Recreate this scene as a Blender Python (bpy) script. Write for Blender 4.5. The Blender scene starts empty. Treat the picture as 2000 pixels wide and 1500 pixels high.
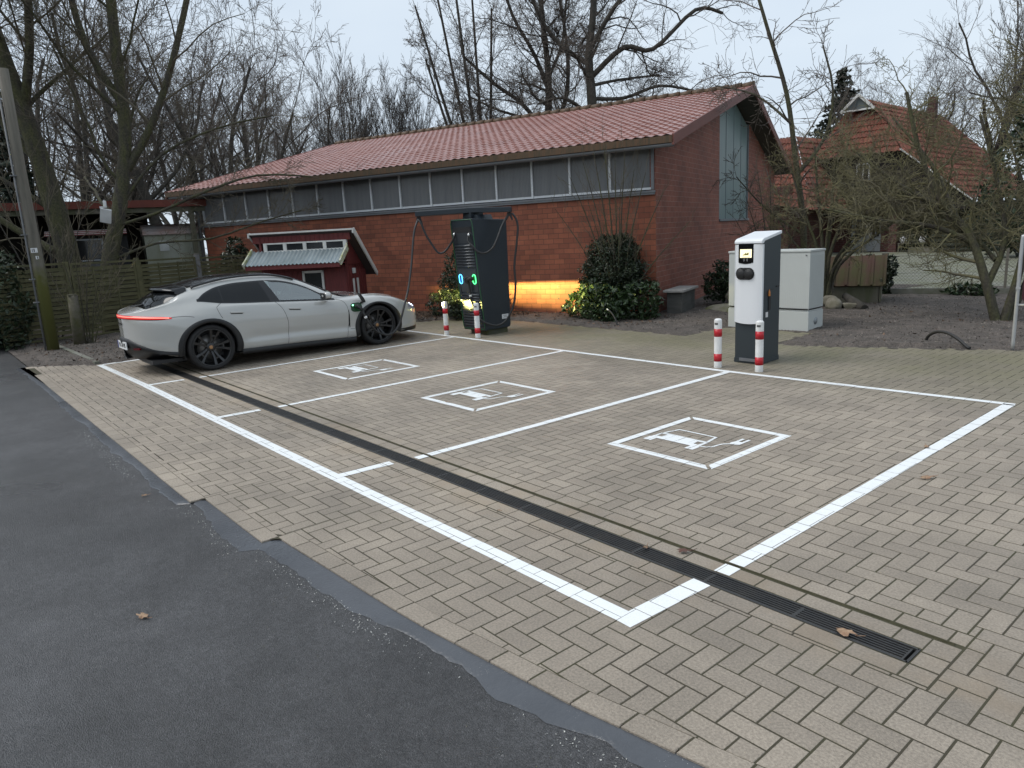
import bpy, bmesh, math, random
import numpy as np
from mathutils import Vector, Matrix
C = bpy.context
SC = C.scene
COL = SC.collection
R = math.radians
# ------------------------------------------------------------------ camera
cam = bpy.data.cameras.new("camera")
cam.lens = 25.2
cam.sensor_width = 36
cam.clip_start = 0.05
cam.clip_end = 1000
camo = bpy.data.objects.new("camera", cam)
COL.objects.link(camo)
RT = Vector((0.644757, 0.762704, -0.050703))
DN = Vector((0.124841, -0.170511, -0.977415))
FW = Vector((-0.754124, 0.623866, -0.205155))
camo.matrix_world = Matrix(((RT.x, -DN.x, -FW.x, 0), (RT.y, -DN.y, -FW.y, 0), (RT.z, -DN.z, -FW.z, 1.85), (0, 0, 0, 1)))
SC.camera = camo
SC.view_settings.view_transform = 'Standard'
SC.view_settings.look = 'None'
SC.view_settings.exposure = 0.40
SC.view_settings.gamma = 1.0
SC.view_settings.use_curve_mapping = False
# ------------------------------------------------------------------ sky and sun (overcast)
W = bpy.data.worlds.new("World")
SC.world = W
W.use_nodes = True
nt = W.node_tree
nt.nodes.clear()
out = nt.nodes.new('ShaderNodeOutputWorld')
bg = nt.nodes.new('ShaderNodeBackground')
sky = nt.nodes.new('ShaderNodeTexSky')
sky.sky_type = 'NISHITA'
sky.sun_disc = False
sky.sun_elevation = R(42)
sky.sun_rotation = R(200)
sky.air_density = 1.0
sky.dust_density = 3.0
tc = nt.nodes.new('ShaderNodeTexCoord')
mp = nt.nodes.new('ShaderNodeMapping')
mp.inputs['Scale'].default_value = (1.0, 1.0, 3.2)
nz = nt.nodes.new('ShaderNodeTexNoise')
nz.inputs['Scale'].default_value = 1.6
nz.inputs['Detail'].default_value = 4
nz.inputs['Roughness'].default_value = 0.5
cr = nt.nodes.new('ShaderNodeValToRGB')
cr.color_ramp.elements[0].position = 0.3
cr.color_ramp.elements[0].color = (5.1, 5.95, 6.95, 1)
cr.color_ramp.elements[1].position = 0.72
cr.color_ramp.elements[1].color = (6.3, 7.05, 7.75, 1)
mx = nt.nodes.new('ShaderNodeMix')
mx.data_type = 'RGBA'
mx.inputs[0].default_value = 0.9
nt.links.new(tc.outputs['Generated'], mp.inputs['Vector'])
nt.links.new(mp.outputs['Vector'], nz.inputs['Vector'])
nt.links.new(nz.outputs['Fac'], cr.inputs['Fac'])
nt.links.new(sky.outputs['Color'], mx.inputs[6])
nt.links.new(cr.outputs['Color'], mx.inputs[7])
nt.links.new(mx.outputs[2], bg.inputs['Color'])
bg.inputs['Strength'].default_value = 0.1
nt.links.new(bg.outputs[0], out.inputs[0])
sl = bpy.data.lights.new("sun", 'SUN')
sl.energy = 1.5
sl.angle = R(35)
sl.color = (1.0, 0.97, 0.93)
so = bpy.data.objects.new("sun", sl)
COL.objects.link(so)
so.rotation_euler = Vector((-0.45, -0.55, 1.0)).to_track_quat('Z', 'Y').to_euler()
so.location = (0, -10, 20)

# ------------------------------------------------------------------ helpers
def lnk(o, parent=None):
    COL.objects.link(o)
    if parent is not None:
        o.parent = parent
    return o

def tag(o, label=None, cat=None, group=None, kind=None):
    if label: o['label'] = label
    if cat: o['category'] = cat
    if group: o['group'] = group
    if kind: o['kind'] = kind
    return o

def thing(name, label, cat, loc=(0, 0, 0), rz=0.0, group=None):
    o = bpy.data.objects.new(name, None)
    o.empty_display_size = 0.2
    lnk(o)
    o.location = loc
    o.rotation_euler = (0, 0, rz)
    return tag(o, label, cat, group)

def dup(o, loc=None, rz=None, parent=None, label=None, scale=None):
    c = o.copy()
    COL.objects.link(c)
    if parent is not None: c.parent = parent
    if loc is not None: c.location = loc
    if rz is not None: c.rotation_euler = (0, 0, rz)
    if scale is not None: c.scale = scale
    if label: c['label'] = label
    for ch in [x for x in bpy.data.objects if x.parent == o]:
        dup(ch, parent=c)
    return c

class MB:
    """collects shapes into one mesh object, box-projected uv in metres"""
    def __init__(s):
        s.v = []; s.f = []; s.mi = []; s.sm = []; s.m = None
    def add(s, vs, fs, mi=0, smooth=False):
        b = len(s.v)
        if s.m is not None:
            vs = [tuple(s.m @ Vector(p)) for p in vs]
        s.v.extend([tuple(p) for p in vs])
        for f in fs:
            s.f.append([b + i for i in f]); s.mi.append(mi); s.sm.append(smooth)
        return s
    def box(s, c, d, mi=0, rz=0.0, bev=0.0):
        x, y, z = c; a, b, h = d[0] / 2, d[1] / 2, d[2] / 2
        cz, sz = math.cos(rz), math.sin(rz)
        def T(px, py, pz): return (x + px * cz - py * sz, y + px * sz + py * cz, z + pz)
        if bev <= 0:
            vs = [T(i * a, j * b, k * h) for k in (-1, 1) for j in (-1, 1) for i in (-1, 1)]
            fs = [(0, 2, 3, 1), (4, 5, 7, 6), (0, 1, 5, 4), (2, 6, 7, 3), (0, 4, 6, 2), (1, 3, 7, 5)]
            return s.add(vs, fs, mi)
        bm = bmesh.new()
        bmesh.ops.create_cube(bm, size=1.0)
        for v in bm.verts: v.co = Vector((v.co.x * 2 * a, v.co.y * 2 * b, v.co.z * 2 * h))
        bmesh.ops.bevel(bm, geom=bm.edges[:], offset=min(bev, a * .9, b * .9, h * .9), segments=2, affect='EDGES', profile=0.5)
        bm.verts.index_update()
        vs = [T(*v.co) for v in bm.verts]
        fs = [[v.index for v in f.verts] for f in bm.faces]
        bm.free()
        return s.add(vs, fs, mi)
    def prism(s, poly, z0, z1, mi=0, M=None, cap=True):
        """poly (x,y) extruded along z; M optional matrix"""
        n = len(poly)
        vs = [(p[0], p[1], z0) for p in poly] + [(p[0], p[1], z1) for p in poly]
        if M is not None: vs = [tuple(M @ Vector(p)) for p in vs]
        fs = [(i, (i + 1) % n, n + (i + 1) % n, n + i) for i in range(n)]
        if cap: fs += [list(range(n))[::-1], list(range(n, 2 * n))]
        return s.add(vs, fs, mi)
    def bar(s, p, q, w, h, mi=0, up=(0, 0, 1)):
        p = Vector(p); q = Vector(q); d = (q - p)
        L = d.length; d.normalize()
        u = Vector(up); sd = d.cross(u)
        if sd.length < 1e-5: sd = d.cross(Vector((1, 0, 0)))
        sd.normalize(); u = sd.cross(d)
        vs = []
        for e in (p, q):
            for a, b in ((-1, -1), (1, -1), (1, 1), (-1, 1)):
                vs.append(tuple(e + sd * (a * w / 2) + u * (b * h / 2)))
        return s.add(vs, [(0, 1, 2, 3), (4, 7, 6, 5), (0, 4, 5, 1), (1, 5, 6, 2), (2, 6, 7, 3), (3, 7, 4, 0)], mi)
    def tube(s, pts, r, n=8, mi=0, cap=True, smooth=True):
        pts = [Vector(p) for p in pts]
        rs = r if isinstance(r, (list, tuple)) else [r] * len(pts)
        vs = []; ref = None
        for i, p in enumerate(pts):
            t = (pts[min(i + 1, len(pts) - 1)] - pts[max(i - 1, 0)]).normalized()
            if ref is None:
                ref = t.cross(Vector((0.13, 0.31, 0.94)))
                if ref.length < 1e-3: ref = t.cross(Vector((1, 0, 0)))
            a = (ref - t * ref.dot(t)).normalized(); ref = a
            b = t.cross(a)
            for k in range(n):
                th = 2 * math.pi * k / n
                vs.append(tuple(p + (a * math.cos(th) + b * math.sin(th)) * rs[i]))
        fs = []
        for i in range(len(pts) - 1):
            for k in range(n):
                fs.append((i * n + k, i * n + (k + 1) % n, (i + 1) * n + (k + 1) % n, (i + 1) * n + k))
        s.add(vs, fs, mi, smooth)
        if cap:
            b = len(s.v) - len(vs)
            s.f.append([b + k for k in range(n)][::-1]); s.mi.append(mi); s.sm.append(False)
            s.f.append([b + (len(pts) - 1) * n + k for k in range(n)]); s.mi.append(mi); s.sm.append(False)
        return s
    def lathe(s, prof, n=24, mi=0, M=None, smooth=True, close=False):
        """prof list of (r, z) turned about z"""
        vs = []
        for r_, z_ in prof:
            for k in range(n):
                th = 2 * math.pi * k / n
                vs.append((r_ * math.cos(th), r_ * math.sin(th), z_))
        if M is not None: vs = [tuple(M @ Vector(p)) for p in vs]
        fs = []
        m = len(prof)
        for i in range(m - 1 if not close else m):
            j = (i + 1) % m
            for k in range(n):
                fs.append((i * n + k, i * n + (k + 1) % n, j * n + (k + 1) % n, j * n + k))
        return s.add(vs, fs, mi, smooth)
    def ell(s, c, rad, n=16, m=10, mi=0):
        vs = []
        for i in range(m + 1):
            ph = math.pi * i / m
            for k in range(n):
                th = 2 * math.pi * k / n
                vs.append((c[0] + rad[0] * math.sin(ph) * math.cos(th), c[1] + rad[1] * math.sin(ph) * math.sin(th), c[2] + rad[2] * math.cos(ph)))
        fs = []
        for i in range(m):
            for k in range(n):
                fs.append((i * n + k, (i + 1) * n + k, (i + 1) * n + (k + 1) % n, i * n + (k + 1) % n))
        return s.add(vs, fs, mi, True)
    def build(s, name, mats, parent=None, loc=None, rz=None, uv=True, bevel=0.0):
        me = bpy.data.meshes.new(name)
        me.from_pydata(s.v, [], s.f)
        if not isinstance(mats, (list, tuple)): mats = [mats]
        for m in mats: me.materials.append(m)
        if s.f:
            me.polygons.foreach_set('material_index', s.mi)
            me.polygons.foreach_set('use_smooth', s.sm)
        if uv and s.f:
            box_uv(me)
        me.update()
        o = bpy.data.objects.new(name, me)
        lnk(o, parent)
        if loc is not None: o.location = loc
        if rz is not None: o.rotation_euler = (0, 0, rz)
        if bevel > 0:
            md = o.modifiers.new('bevel', 'BEVEL')
            md.width = bevel; md.segments = 2; md.limit_method = 'ANGLE'; md.angle_limit = R(50)
        return o

def box_uv(me):
    nv = len(me.vertices); nl = len(me.loops); npoly = len(me.polygons)
    co = np.empty(nv * 3); me.vertices.foreach_get('co', co); co = co.reshape(-1, 3)
    li = np.empty(nl, dtype=np.int32); me.loops.foreach_get('vertex_index', li)
    nr = np.empty(npoly * 3); me.polygons.foreach_get('normal', nr); nr = nr.reshape(-1, 3)
    lt = np.empty(npoly, dtype=np.int32); me.polygons.foreach_get('loop_total', lt)
    an = np.abs(nr); ax = np.argmax(an * np.array([1.0, 1.0, 0.9]), axis=1)
    axl = np.repeat(ax, lt)
    c = co[li]
    uv = np.where((axl == 0)[:, None], c[:, [1, 2]], np.where((axl == 1)[:, None], c[:, [0, 2]], c[:, [0, 1]]))
    l = me.uv_layers.new(name='uv')
    l.data.foreach_set('uv', uv.astype(np.float32).ravel())

def np_mesh(name, V, F, mat, parent=None, smooth=False, mi=None):
    """V (N,3), F (M,k) numpy, one face size"""
    me = bpy.data.meshes.new(name)
    V = np.asarray(V, dtype=np.float32); F = np.asarray(F, dtype=np.int32)
    k = F.shape[1]
    me.vertices.add(len(V)); me.vertices.foreach_set('co', V.ravel())
    me.loops.add(F.size); me.loops.foreach_set('vertex_index', F.ravel())
    me.polygons.add(len(F))
    me.polygons.foreach_set('loop_start', np.arange(0, F.size, k, dtype=np.int32))
    me.polygons.foreach_set('loop_total', np.full(len(F), k, dtype=np.int32))
    me.polygons.foreach_set('use_smooth', np.full(len(F), smooth))
    for m in (mat if isinstance(mat, (list, tuple)) else [mat]): me.materials.append(m)
    if mi is not None: me.polygons.foreach_set('material_index', np.asarray(mi, dtype=np.int32))
    me.update(calc_edges=True)
    me.validate()
    o = bpy.data.objects.new(name, me)
    return lnk(o, parent)

def text(name, s, size, mat, M, parent=None, align='CENTER', ext=0.001, shear=0.0, sx=1.0):
    cu = bpy.data.curves.new(name, 'FONT')
    cu.body = s; cu.size = size; cu.align_x = align; cu.align_y = 'CENTER'; cu.extrude = ext; cu.shear = shear
    cu.materials.append(mat)
    tmp = bpy.data.objects.new(name, cu)
    COL.objects.link(tmp)
    me = bpy.data.meshes.new_from_object(tmp.evaluated_get(C.evaluated_depsgraph_get()))
    bpy.data.objects.remove(tmp)
    me.transform(M @ Matrix.Diagonal((sx, 1, 1, 1)))
    o = bpy.data.objects.new(name, me)
    return lnk(o, parent)

def frame(o, x, y):
    """matrix with local x,y axes and origin o"""
    x = Vector(x).normalized(); y = Vector(y).normalized(); z = x.cross(y)
    return Matrix(((x.x, y.x, z.x, o[0]), (x.y, y.y, z.y, o[1]), (x.z, y.z, z.z, o[2]), (0, 0, 0, 1)))

# ------------------------------------------------------------------ materials
MATS = {}
def mat(name, col, rough=0.6, col2=None, scale=4.0, var=0.5, bump=0.0, bscale=60.0, metal=0.0, coat=0.0, island=0.0,
        emit=None, est=1.0, stretch=(1, 1, 1), fine=0.0, fscale=200.0, detail=5.0, spec=0.5, trans=0.0, rvar=0.0):
    m = bpy.data.materials.new(name)
    m.use_nodes = True
    t = m.node_tree; n = t.nodes; L = t.links
    b = n['Principled BSDF']
    b.inputs['Roughness'].default_value = rough
    b.inputs['Metallic'].default_value = metal
    b.inputs['Coat Weight'].default_value = coat
    b.inputs['Coat Roughness'].default_value = 0.06
    b.inputs['Specular IOR Level'].default_value = spec
    tc = n.new('ShaderNodeTexCoord'); mp = n.new('ShaderNodeMapping')
    mp.inputs['Scale'].default_value = stretch
    L.new(tc.outputs['Object'], mp.inputs['Vector'])
    c2 = col2 if col2 is not None else tuple(c * 0.72 for c in col)
    nz = n.new('ShaderNodeTexNoise')
    nz.inputs['Scale'].default_value = scale; nz.inputs['Detail'].default_value = detail
    nz.inputs['Roughness'].default_value = 0.6
    L.new(mp.outputs['Vector'], nz.inputs['Vector'])
    rp = n.new('ShaderNodeMapRange')
    rp.inputs['From Min'].default_value = 0.5 - 0.25 / max(var, 0.01) * 0.5
    rp.inputs['From Max'].default_value = 0.5 + 0.25 / max(var, 0.01) * 0.5
    L.new(nz.outputs['Fac'], rp.inputs['Value'])
    mx = n.new('ShaderNodeMix'); mx.data_type = 'RGBA'
    mx.inputs[6].default_value = (*col, 1); mx.inputs[7].default_value = (*c2, 1)
    L.new(rp.outputs['Result'], mx.inputs[0])
    cur = mx.outputs[2]
    if island > 0:
        g = n.new('ShaderNodeNewGeometry')
        r2 = n.new('ShaderNodeMapRange'); r2.inputs['To Min'].default_value = 1 - island; r2.inputs['To Max'].default_value = 1 + island
        L.new(g.outputs['Random Per Island'], r2.inputs['Value'])
        mm = n.new('ShaderNodeMix'); mm.data_type = 'RGBA'; mm.blend_type = 'MULTIPLY'; mm.inputs[0].default_value = 1
        L.new(cur, mm.inputs[6]); L.new(r2.outputs['Result'], mm.inputs[7]); cur = mm.outputs[2]
    if fine > 0:
        f = n.new('ShaderNodeTexNoise'); f.inputs['Scale'].default_value = fscale; f.inputs['Detail'].default_value = 3
        L.new(tc.outputs['Object'], f.inputs['Vector'])
        r3 = n.new('ShaderNodeMapRange'); r3.inputs['From Min'].default_value = 0.3; r3.inputs['From Max'].default_value = 0.7
        r3.inputs['To Min'].default_value = 1 - fine; r3.inputs['To Max'].default_value = 1 + fine
        L.new(f.outputs['Fac'], r3.inputs['Value'])
        mm = n.new('ShaderNodeMix'); mm.data_type = 'RGBA'; mm.blend_type = 'MULTIPLY'; mm.inputs[0].default_value = 1
        L.new(cur, mm.inputs[6]); L.new(r3.outputs['Result'], mm.inputs[7]); cur = mm.outputs[2]
    L.new(cur, b.inputs['Base Color'])
    if rvar > 0:
        r4 = n.new('ShaderNodeMapRange'); r4.inputs['From Min'].default_value = 0.35; r4.inputs['From Max'].default_value = 0.65
        r4.inputs['To Min'].default_value = max(0.02, rough - rvar); r4.inputs['To Max'].default_value = min(1, rough + rvar)
        nz4 = n.new('ShaderNodeTexNoise'); nz4.inputs['Scale'].default_value = scale * 0.6; nz4.inputs['Detail'].default_value = 4
        L.new(tc.outputs['Object'], nz4.inputs['Vector'])
        L.new(nz4.outputs['Fac'], r4.inputs['Value']); L.new(r4.outputs['Result'], b.inputs['Roughness'])
    if bump > 0:
        bz = n.new('ShaderNodeTexNoise'); bz.inputs['Scale'].default_value = bscale; bz.inputs['Detail'].default_value = 4
        L.new(mp.outputs['Vector'], bz.inputs['Vector'])
        bp = n.new('ShaderNodeBump'); bp.inputs['Strength'].default_value = bump; bp.inputs['Distance'].default_value = 0.02
        L.new(bz.outputs['Fac'], bp.inputs['Height']); L.new(bp.outputs['Normal'], b.inputs['Normal'])
    if emit is not None:
        b.inputs['Emission Color'].default_value = (*emit, 1); b.inputs['Emission Strength'].default_value = est
    if trans > 0:
        b.inputs['Transmission Weight'].default_value = trans
    MATS[name] = m
    return m

def brick_mat(name, c1, c2, mortar, w=0.25, h=0.1125, mo=0.012):
    m = bpy.data.materials.new(name); m.use_nodes = True
    t = m.node_tree; n = t.nodes; L = t.links
    b = n['Principled BSDF']; b.inputs['Roughness'].default_value = 0.75
    tc = n.new('ShaderNodeTexCoord')
    bt = n.new('ShaderNodeTexBrick')
    bt.inputs['Color1'].default_value = (*c1, 1); bt.inputs['Color2'].default_value = (*c2, 1); bt.inputs['Mortar'].default_value = (*mortar, 1)
    bt.inputs['Scale'].default_value = 1.0; bt.inputs['Mortar Size'].default_value = mo / 2; bt.inputs['Mortar Smooth'].default_value = 0.3
    bt.inputs['Brick Width'].default_value = w; bt.inputs['Row Height'].default_value = h
    L.new(tc.outputs['UV'], bt.inputs['Vector'])
    nz = n.new('ShaderNodeTexNoise'); nz.inputs['Scale'].default_value = 1.3; nz.inputs['Detail'].default_value = 6; nz.inputs['Roughness'].default_value = 0.65
    L.new(tc.outputs['UV'], nz.inputs['Vector'])
    r = n.new('ShaderNodeMapRange'); r.inputs['From Min'].default_value = 0.3; r.inputs['From Max'].default_value = 0.7
    r.inputs['To Min'].default_value = 0.72; r.inputs['To Max'].default_value = 1.22
    L.new(nz.outputs['Fac'], r.inputs['Value'])
    mm = n.new('ShaderNodeMix'); mm.data_type = 'RGBA'; mm.blend_type = 'MULTIPLY'; mm.inputs[0].default_value = 1
    L.new(bt.outputs['Color'], mm.inputs[6]); L.new(r.outputs['Result'], mm.inputs[7])
    L.new(mm.outputs[2], b.inputs['Base Color'])
    nz2 = n.new('ShaderNodeTexNoise'); nz2.inputs['Scale'].default_value = 60
    L.new(tc.outputs['UV'], nz2.inputs['Vector'])
    ma = n.new('ShaderNodeMath'); ma.operation = 'MULTIPLY_ADD'; ma.inputs[1].default_value = 0.25
    L.new(nz2.outputs['Fac'], ma.inputs[0])
    iv = n.new('ShaderNodeMath'); iv.operation = 'SUBTRACT'; iv.inputs[0].default_value = 1.0
    L.new(bt.outputs['Fac'], iv.inputs[1]); L.new(iv.outputs[0], ma.inputs[2])
    bp = n.new('ShaderNodeBump'); bp.inputs['Strength'].default_value = 0.6; bp.inputs['Distance'].default_value = 0.008
    L.new(ma.outputs[0], bp.inputs['Height']); L.new(bp.outputs['Normal'], b.inputs['Normal'])
    MATS[name] = m
    return m

def glass_mat(name, tint, alpha, rough=0.02):
    """thin tinted pane: part mirror, part see-through"""
    m = bpy.data.materials.new(name); m.use_nodes = True
    t = m.node_tree; n = t.nodes; L = t.links
    n.remove(n['Principled BSDF'])
    o = n['Material Output']
    tr = n.new('ShaderNodeBsdfTransparent'); tr.inputs[0].default_value = (*tint, 1)
    gl = n.new('ShaderNodeBsdfGlossy'); gl.inputs['Roughness'].default_value = rough; gl.inputs[0].default_value = (.9, .95, .95, 1)
    fr = n.new('ShaderNodeFresnel'); fr.inputs[0].default_value = 1.5
    ad = n.new('ShaderNodeMath'); ad.operation = 'ADD'; ad.use_clamp = True; ad.inputs[1].default_value = alpha
    L.new(fr.outputs[0], ad.inputs[0])
    mx = n.new('ShaderNodeMixShader')
    L.new(ad.outputs[0], mx.inputs[0]); L.new(tr.outputs[0], mx.inputs[1]); L.new(gl.outputs[0], mx.inputs[2])
    L.new(mx.outputs[0], o.inputs[0])
    MATS[name] = m
    return m

bark = mat('bark', (.070, .062, .050), .9, (.040, .037, .031), 6, .8, .5, 30)
bark_moss = mat('mossy_bark', (.052, .045, .036), .9, (.072, .072, .030), 2.6, .9, 1.0, 22, stretch=(2.5, 2.5, .8), fine=.35, fscale=26)
twig_moss = mat('mossy_twig', (.175, .160, .075), .9, (.105, .092, .062), 3, .9)
twig_dark = mat('dark_twig', (.100, .087, .073), .9, (.130, .106, .088), 3, .5)
twig_brown = mat('brown_twig', (.125, .100, .070), .9, (.09, .085, .055), 3, .5)
leaf_dark = mat('dark_leaf', (.018, .032, .014), .45, (.030, .048, .020), 3, .7, island=.45)
leaf_ivy = mat('ivy_leaf', (.016, .028, .013), .42, (.030, .042, .020), 5, .7, island=.5)
leaf_green = mat('green_leaf', (.016, .036, .011), .4, (.030, .052, .018), 4, .7, island=.45)
needle = mat('needle', (.014, .024, .014), .6, (.022, .032, .018), 3, .7, island=.4)
white_paint = mat('white_paint', (.82, .84, .84), .45, (.76, .78, .78), 3, .4, fine=.06, fscale=120)
anthracite = mat('anthracite', (.012, .019, .026), .42, (.014, .021, .029), 2, .4, coat=.1)
anth_grey = mat('grey_coat', (.030, .040, .046), .45, (.026, .036, .042), 2, .4)
black_rubber = mat('black_rubber', (.012, .012, .013), .6, (.018, .018, .018), 8, .4)
black_gloss = mat('black_gloss', (.006, .006, .007), .10, (.007, .007, .008), 2, .3, coat=.1)
black_matte = mat('black_matte', (.010, .010, .011), .55, (.014, .014, .015), 5, .4)
galv = mat('galvanised', (.42, .44, .46), .45, (.34, .36, .38), 6, .6, metal=.5)
zinc = mat('zinc_trim', (.22, .23, .245), .5, (.17, .18, .19), 5, .5, metal=.35)
wood_grey = mat('weathered_wood', (.16, .145, .12), .85, (.10, .105, .06), 3, .9, .3, 40, stretch=(1, 1, .2))
wood_green = mat('green_stained_wood', (.125, .115, .055), .85, (.078, .076, .036), 2.5, .8, .35, 50, stretch=(1, 1, 3))
red_wood = mat('red_painted_wood', (.135, .020, .019), .65, (.088, .014, .014), 6, .8, .3, 30, stretch=(6, 6, .6))
soil = mat('soil', (.110, .092, .080), .95, (.062, .053, .046), 3, .8, .8, 35, fine=.5, fscale=60)
stone = mat('mossy_stone', (.20, .185, .15), .9, (.10, .105, .045), 4, .9, .5, 14)
# ------------------------------------------------------------------ ground, road, paving
def clip(poly, a, b, c):
    """keep a*x+b*y+c >= 0"""
    o = []
    n = len(poly)
    for i in range(n):
        p, q = poly[i], poly[(i + 1) % n]
        dp = a * p[0] + b * p[1] + c; dq = a * q[0] + b * q[1] + c
        if dp >= 0: o.append(p)
        if (dp > 0 > dq) or (dp < 0 < dq):
            t = dp / (dp - dq)
            o.append((p[0] + t * (q[0] - p[0]), p[1] + t * (q[1] - p[1])))
    return o

def area(p):
    return 0.5 * sum(p[i][0] * p[(i + 1) % len(p)][1] - p[(i + 1) % len(p)][0] * p[i][1] for i in range(len(p))) if len(p) > 2 else 0

def inset(poly, d):
    o = poly
    n = len(poly)
    for i in range(n):
        p, q = poly[i], poly[(i + 1) % n]
        ex, ey = q[0] - p[0], q[1] - p[1]
        l = math.hypot(ex, ey)
        if l < 1e-6: continue
        nx, ny = -ey / l, ex / l
        o = clip(o, nx, ny, -(nx * p[0] + ny * p[1]) - d)
        if len(o) < 3: return []
    return o

def inter(p, q):
    for i in range(len(q)):
        a, b = q[i], q[(i + 1) % len(q)]
        nx, ny = -(b[1] - a[1]), b[0] - a[0]
        p = clip(p, nx, ny, -(nx * a[0] + ny * a[1]))
        if len(p) < 3: return []
    return p

def minus_rect(p, x0, x1, y0, y1):
    if max(v[0] for v in p) <= x0 or min(v[0] for v in p) >= x1 or max(v[1] for v in p) <= y0 or min(v[1] for v in p) >= y1:
        return [p]
    res = [clip(p, -1, 0, x0), clip(p, 1, 0, -x1)]
    m = clip(clip(p, 1, 0, -x0), -1, 0, x1)
    res += [clip(m, 0, -1, y0), clip(m, 0, 1, -y1)]
    return [r for r in res if len(r) > 2 and area(r) > 0.0006]

def inpoly(x, y, P):
    c = False; j = len(P) - 1
    for i in range(len(P)):
        if (P[i][1] > y) != (P[j][1] > y) and x < (P[j][0] - P[i][0]) * (y - P[i][1]) / (P[j][1] - P[i][1]) + P[i][0]: c = not c
        j = i
    return c

def edge_y(x):
    if x < -5.52: return 1.365
    if x < -4.375: return 1.47
    xs = [-4.375, -2.87, -1.88, -1.27, -0.4, 1.5, 4]; ys = [1.575, 1.64, 1.745, 1.85, 2.02, 2.45, 3.1]
    return float(np.interp(x, xs, ys))

PAVE = [(-14.98, 1.3), (-13.98, 2.33), (-13.98, 8.4), (-13.6, 9.15), (-12.9, 9.75), (-11.9, 9.98), (-7.42, 10.02), (-7.42, 11.25), (-5.78, 11.25),
        (-5.72, 10.03), (-5.4, 10.02), (-4.5, 10.38), (-2.84, 11.12), (-1.0, 11.95), (3.2, 13.8), (3.2, 1.3)]
BW = 0.107
# painted marks: convex polygons, counter-clockwise
def line_quad(p, q, w):
    dx, dy = q[0] - p[0], q[1] - p[1]; l = math.hypot(dx, dy); nx, ny = -dy / l * w / 2, dx / l * w / 2
    r = [(p[0] + nx, p[1] + ny), (p[0] - nx, p[1] - ny), (q[0] - nx, q[1] - ny), (q[0] + nx, q[1] + ny)]
    return r if area(r) > 0 else r[::-1]

LINES = []
LW = 0.095
LINES.append(line_quad((-10.98, 2.385), (-2.06, 2.40), LW + .01))
LINES.append(line_quad((-13.88, 2.34), (-10.98, 2.385), LW))
LINES.append(line_quad((-2.105, 2.345), (-2.075, 2.945), LW + .015))
LINES.append(line_quad((-2.06, 3.10), (-2.09, 7.92), LW))
LINES.append(line_quad((-5.19, 2.43), (-5.16, 2.9), LW))
for x0 in (-5.10, -8.07, -11.0):
    LINES.append(line_quad((x0, 3.11), (x0 + .01, 7.74), LW - .01))
LINES.append(line_quad((-8.13, 2.43), (-8.1, 2.9), LW)); LINES.append(line_quad((-11.05, 2.42), (-11.03, 2.9), LW))
LINES.append(line_quad((-13.90, 2.38), (-13.90, 7.7), LW)); 
LINES.append(line_quad((-12.62, 7.76), (-5.0, 7.79), LW - .005)); LINES.append(line_quad((-5.0, 7.79), (-2.05, 7.93), LW - .005))
LINES.append(line_quad((-13.9, 7.7), (-12.62, 7.76), LW - .01))

def symbol(cx, cy):
    S_ = []
    hx, hy, w, g = 0.53, 0.605, 0.072, 0.02
    # frame: four mitred strips with small gaps at two corners
    for (p, q, r, t) in (((-hx, -hy), (hx - g, -hy), (hx - w - g, -hy + w), (-hx + w, -hy + w)), ((hx, -hy + g), (hx, hy), (hx - w, hy - w), (hx - w, -hy + w + g)),
                         ((hx, hy), (-hx + g, hy), (-hx + w + g, hy - w), (hx - w, hy - w)), ((-hx, hy - g), (-hx, -hy), (-hx + w, -hy + w), (-hx + w, hy - w - g))):
        S_.append([p, q, r, t])
    # car seen from the front
    S_.append([(-.40, -.275), (-.315, -.275), (-.315, -.175), (-.40, -.175)])
    S_.append([(.045, -.275), (.13, -.275), (.13, -.175), (.045, -.175)])
    S_.append([(-.39, -.19), (.12, -.19), (.12, -.125), (-.39, -.125)])
    S_.append([(-.385, -.13), (-.372, -.13), (-.372, -.03), (-.385, -.03)]); S_.append([(.095, -.13), (.115, -.13), (.115, -.03), (.095, -.03)])
    S_.append([(-.375, -.045), (.105, -.045), (.10, -.005), (-.37, -.005)])
    S_.append([(-.292, -.135), (.012, -.135), (.012, -.04), (-.292, -.04)])
    for a in (-.335, .055):   # lamp surrounds
        S_.append([(a - .04, -.13), (a - .022, -.13), (a - .034, -.045), (a - .04, -.045)]); S_.append([(a + .022, -.13), (a + .043, -.13), (a + .043, -.045), (a + .034, -.045)])
    S_.append([(-.378, -.02), (-.354, -.02), (-.312, .15), (-.335, .15)])
    S_.append([(.082, -.02), (.112, -.02), (.085, .15), (.058, .15)])
    S_.append([(-.335, .140), (.085, .140), (.078, .162), (-.328, .162)])
    # cable and plug
    pts = [(.11, -.15), (.17, -.135), (.205, -.09), (.21, -.03), (.225, .02), (.255, .05), (.275, .07)]
    for p, q in zip(pts[:-1], pts[1:]): S_.append(line_quad(p, q, .021))
    S_.append([(.27, .055), (.345, .08), (.345, .165), (.265, .165), (.25, .10)])
    S_.append([(.262, .16), (.288, .16), (.288, .26), (.262, .26)]); S_.append([(.32, .16), (.346, .16), (.346, .26), (.32, .26)])
    o = []
    for p in S_:
        q = [(v[0] + cx, v[1] + cy) for v in p]
        o.append(q if area(q) > 0 else q[::-1])
    return o
SYMS = [symbol(-3.615, 5.08), symbol(-6.56, 5.05), symbol(-9.43, 5.02)]
PAINTS = [(LINES, []), (SYMS[0], []), (SYMS[1], []), (SYMS[2], [])]   # (polygons, clipped pieces)
PB = []
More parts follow.
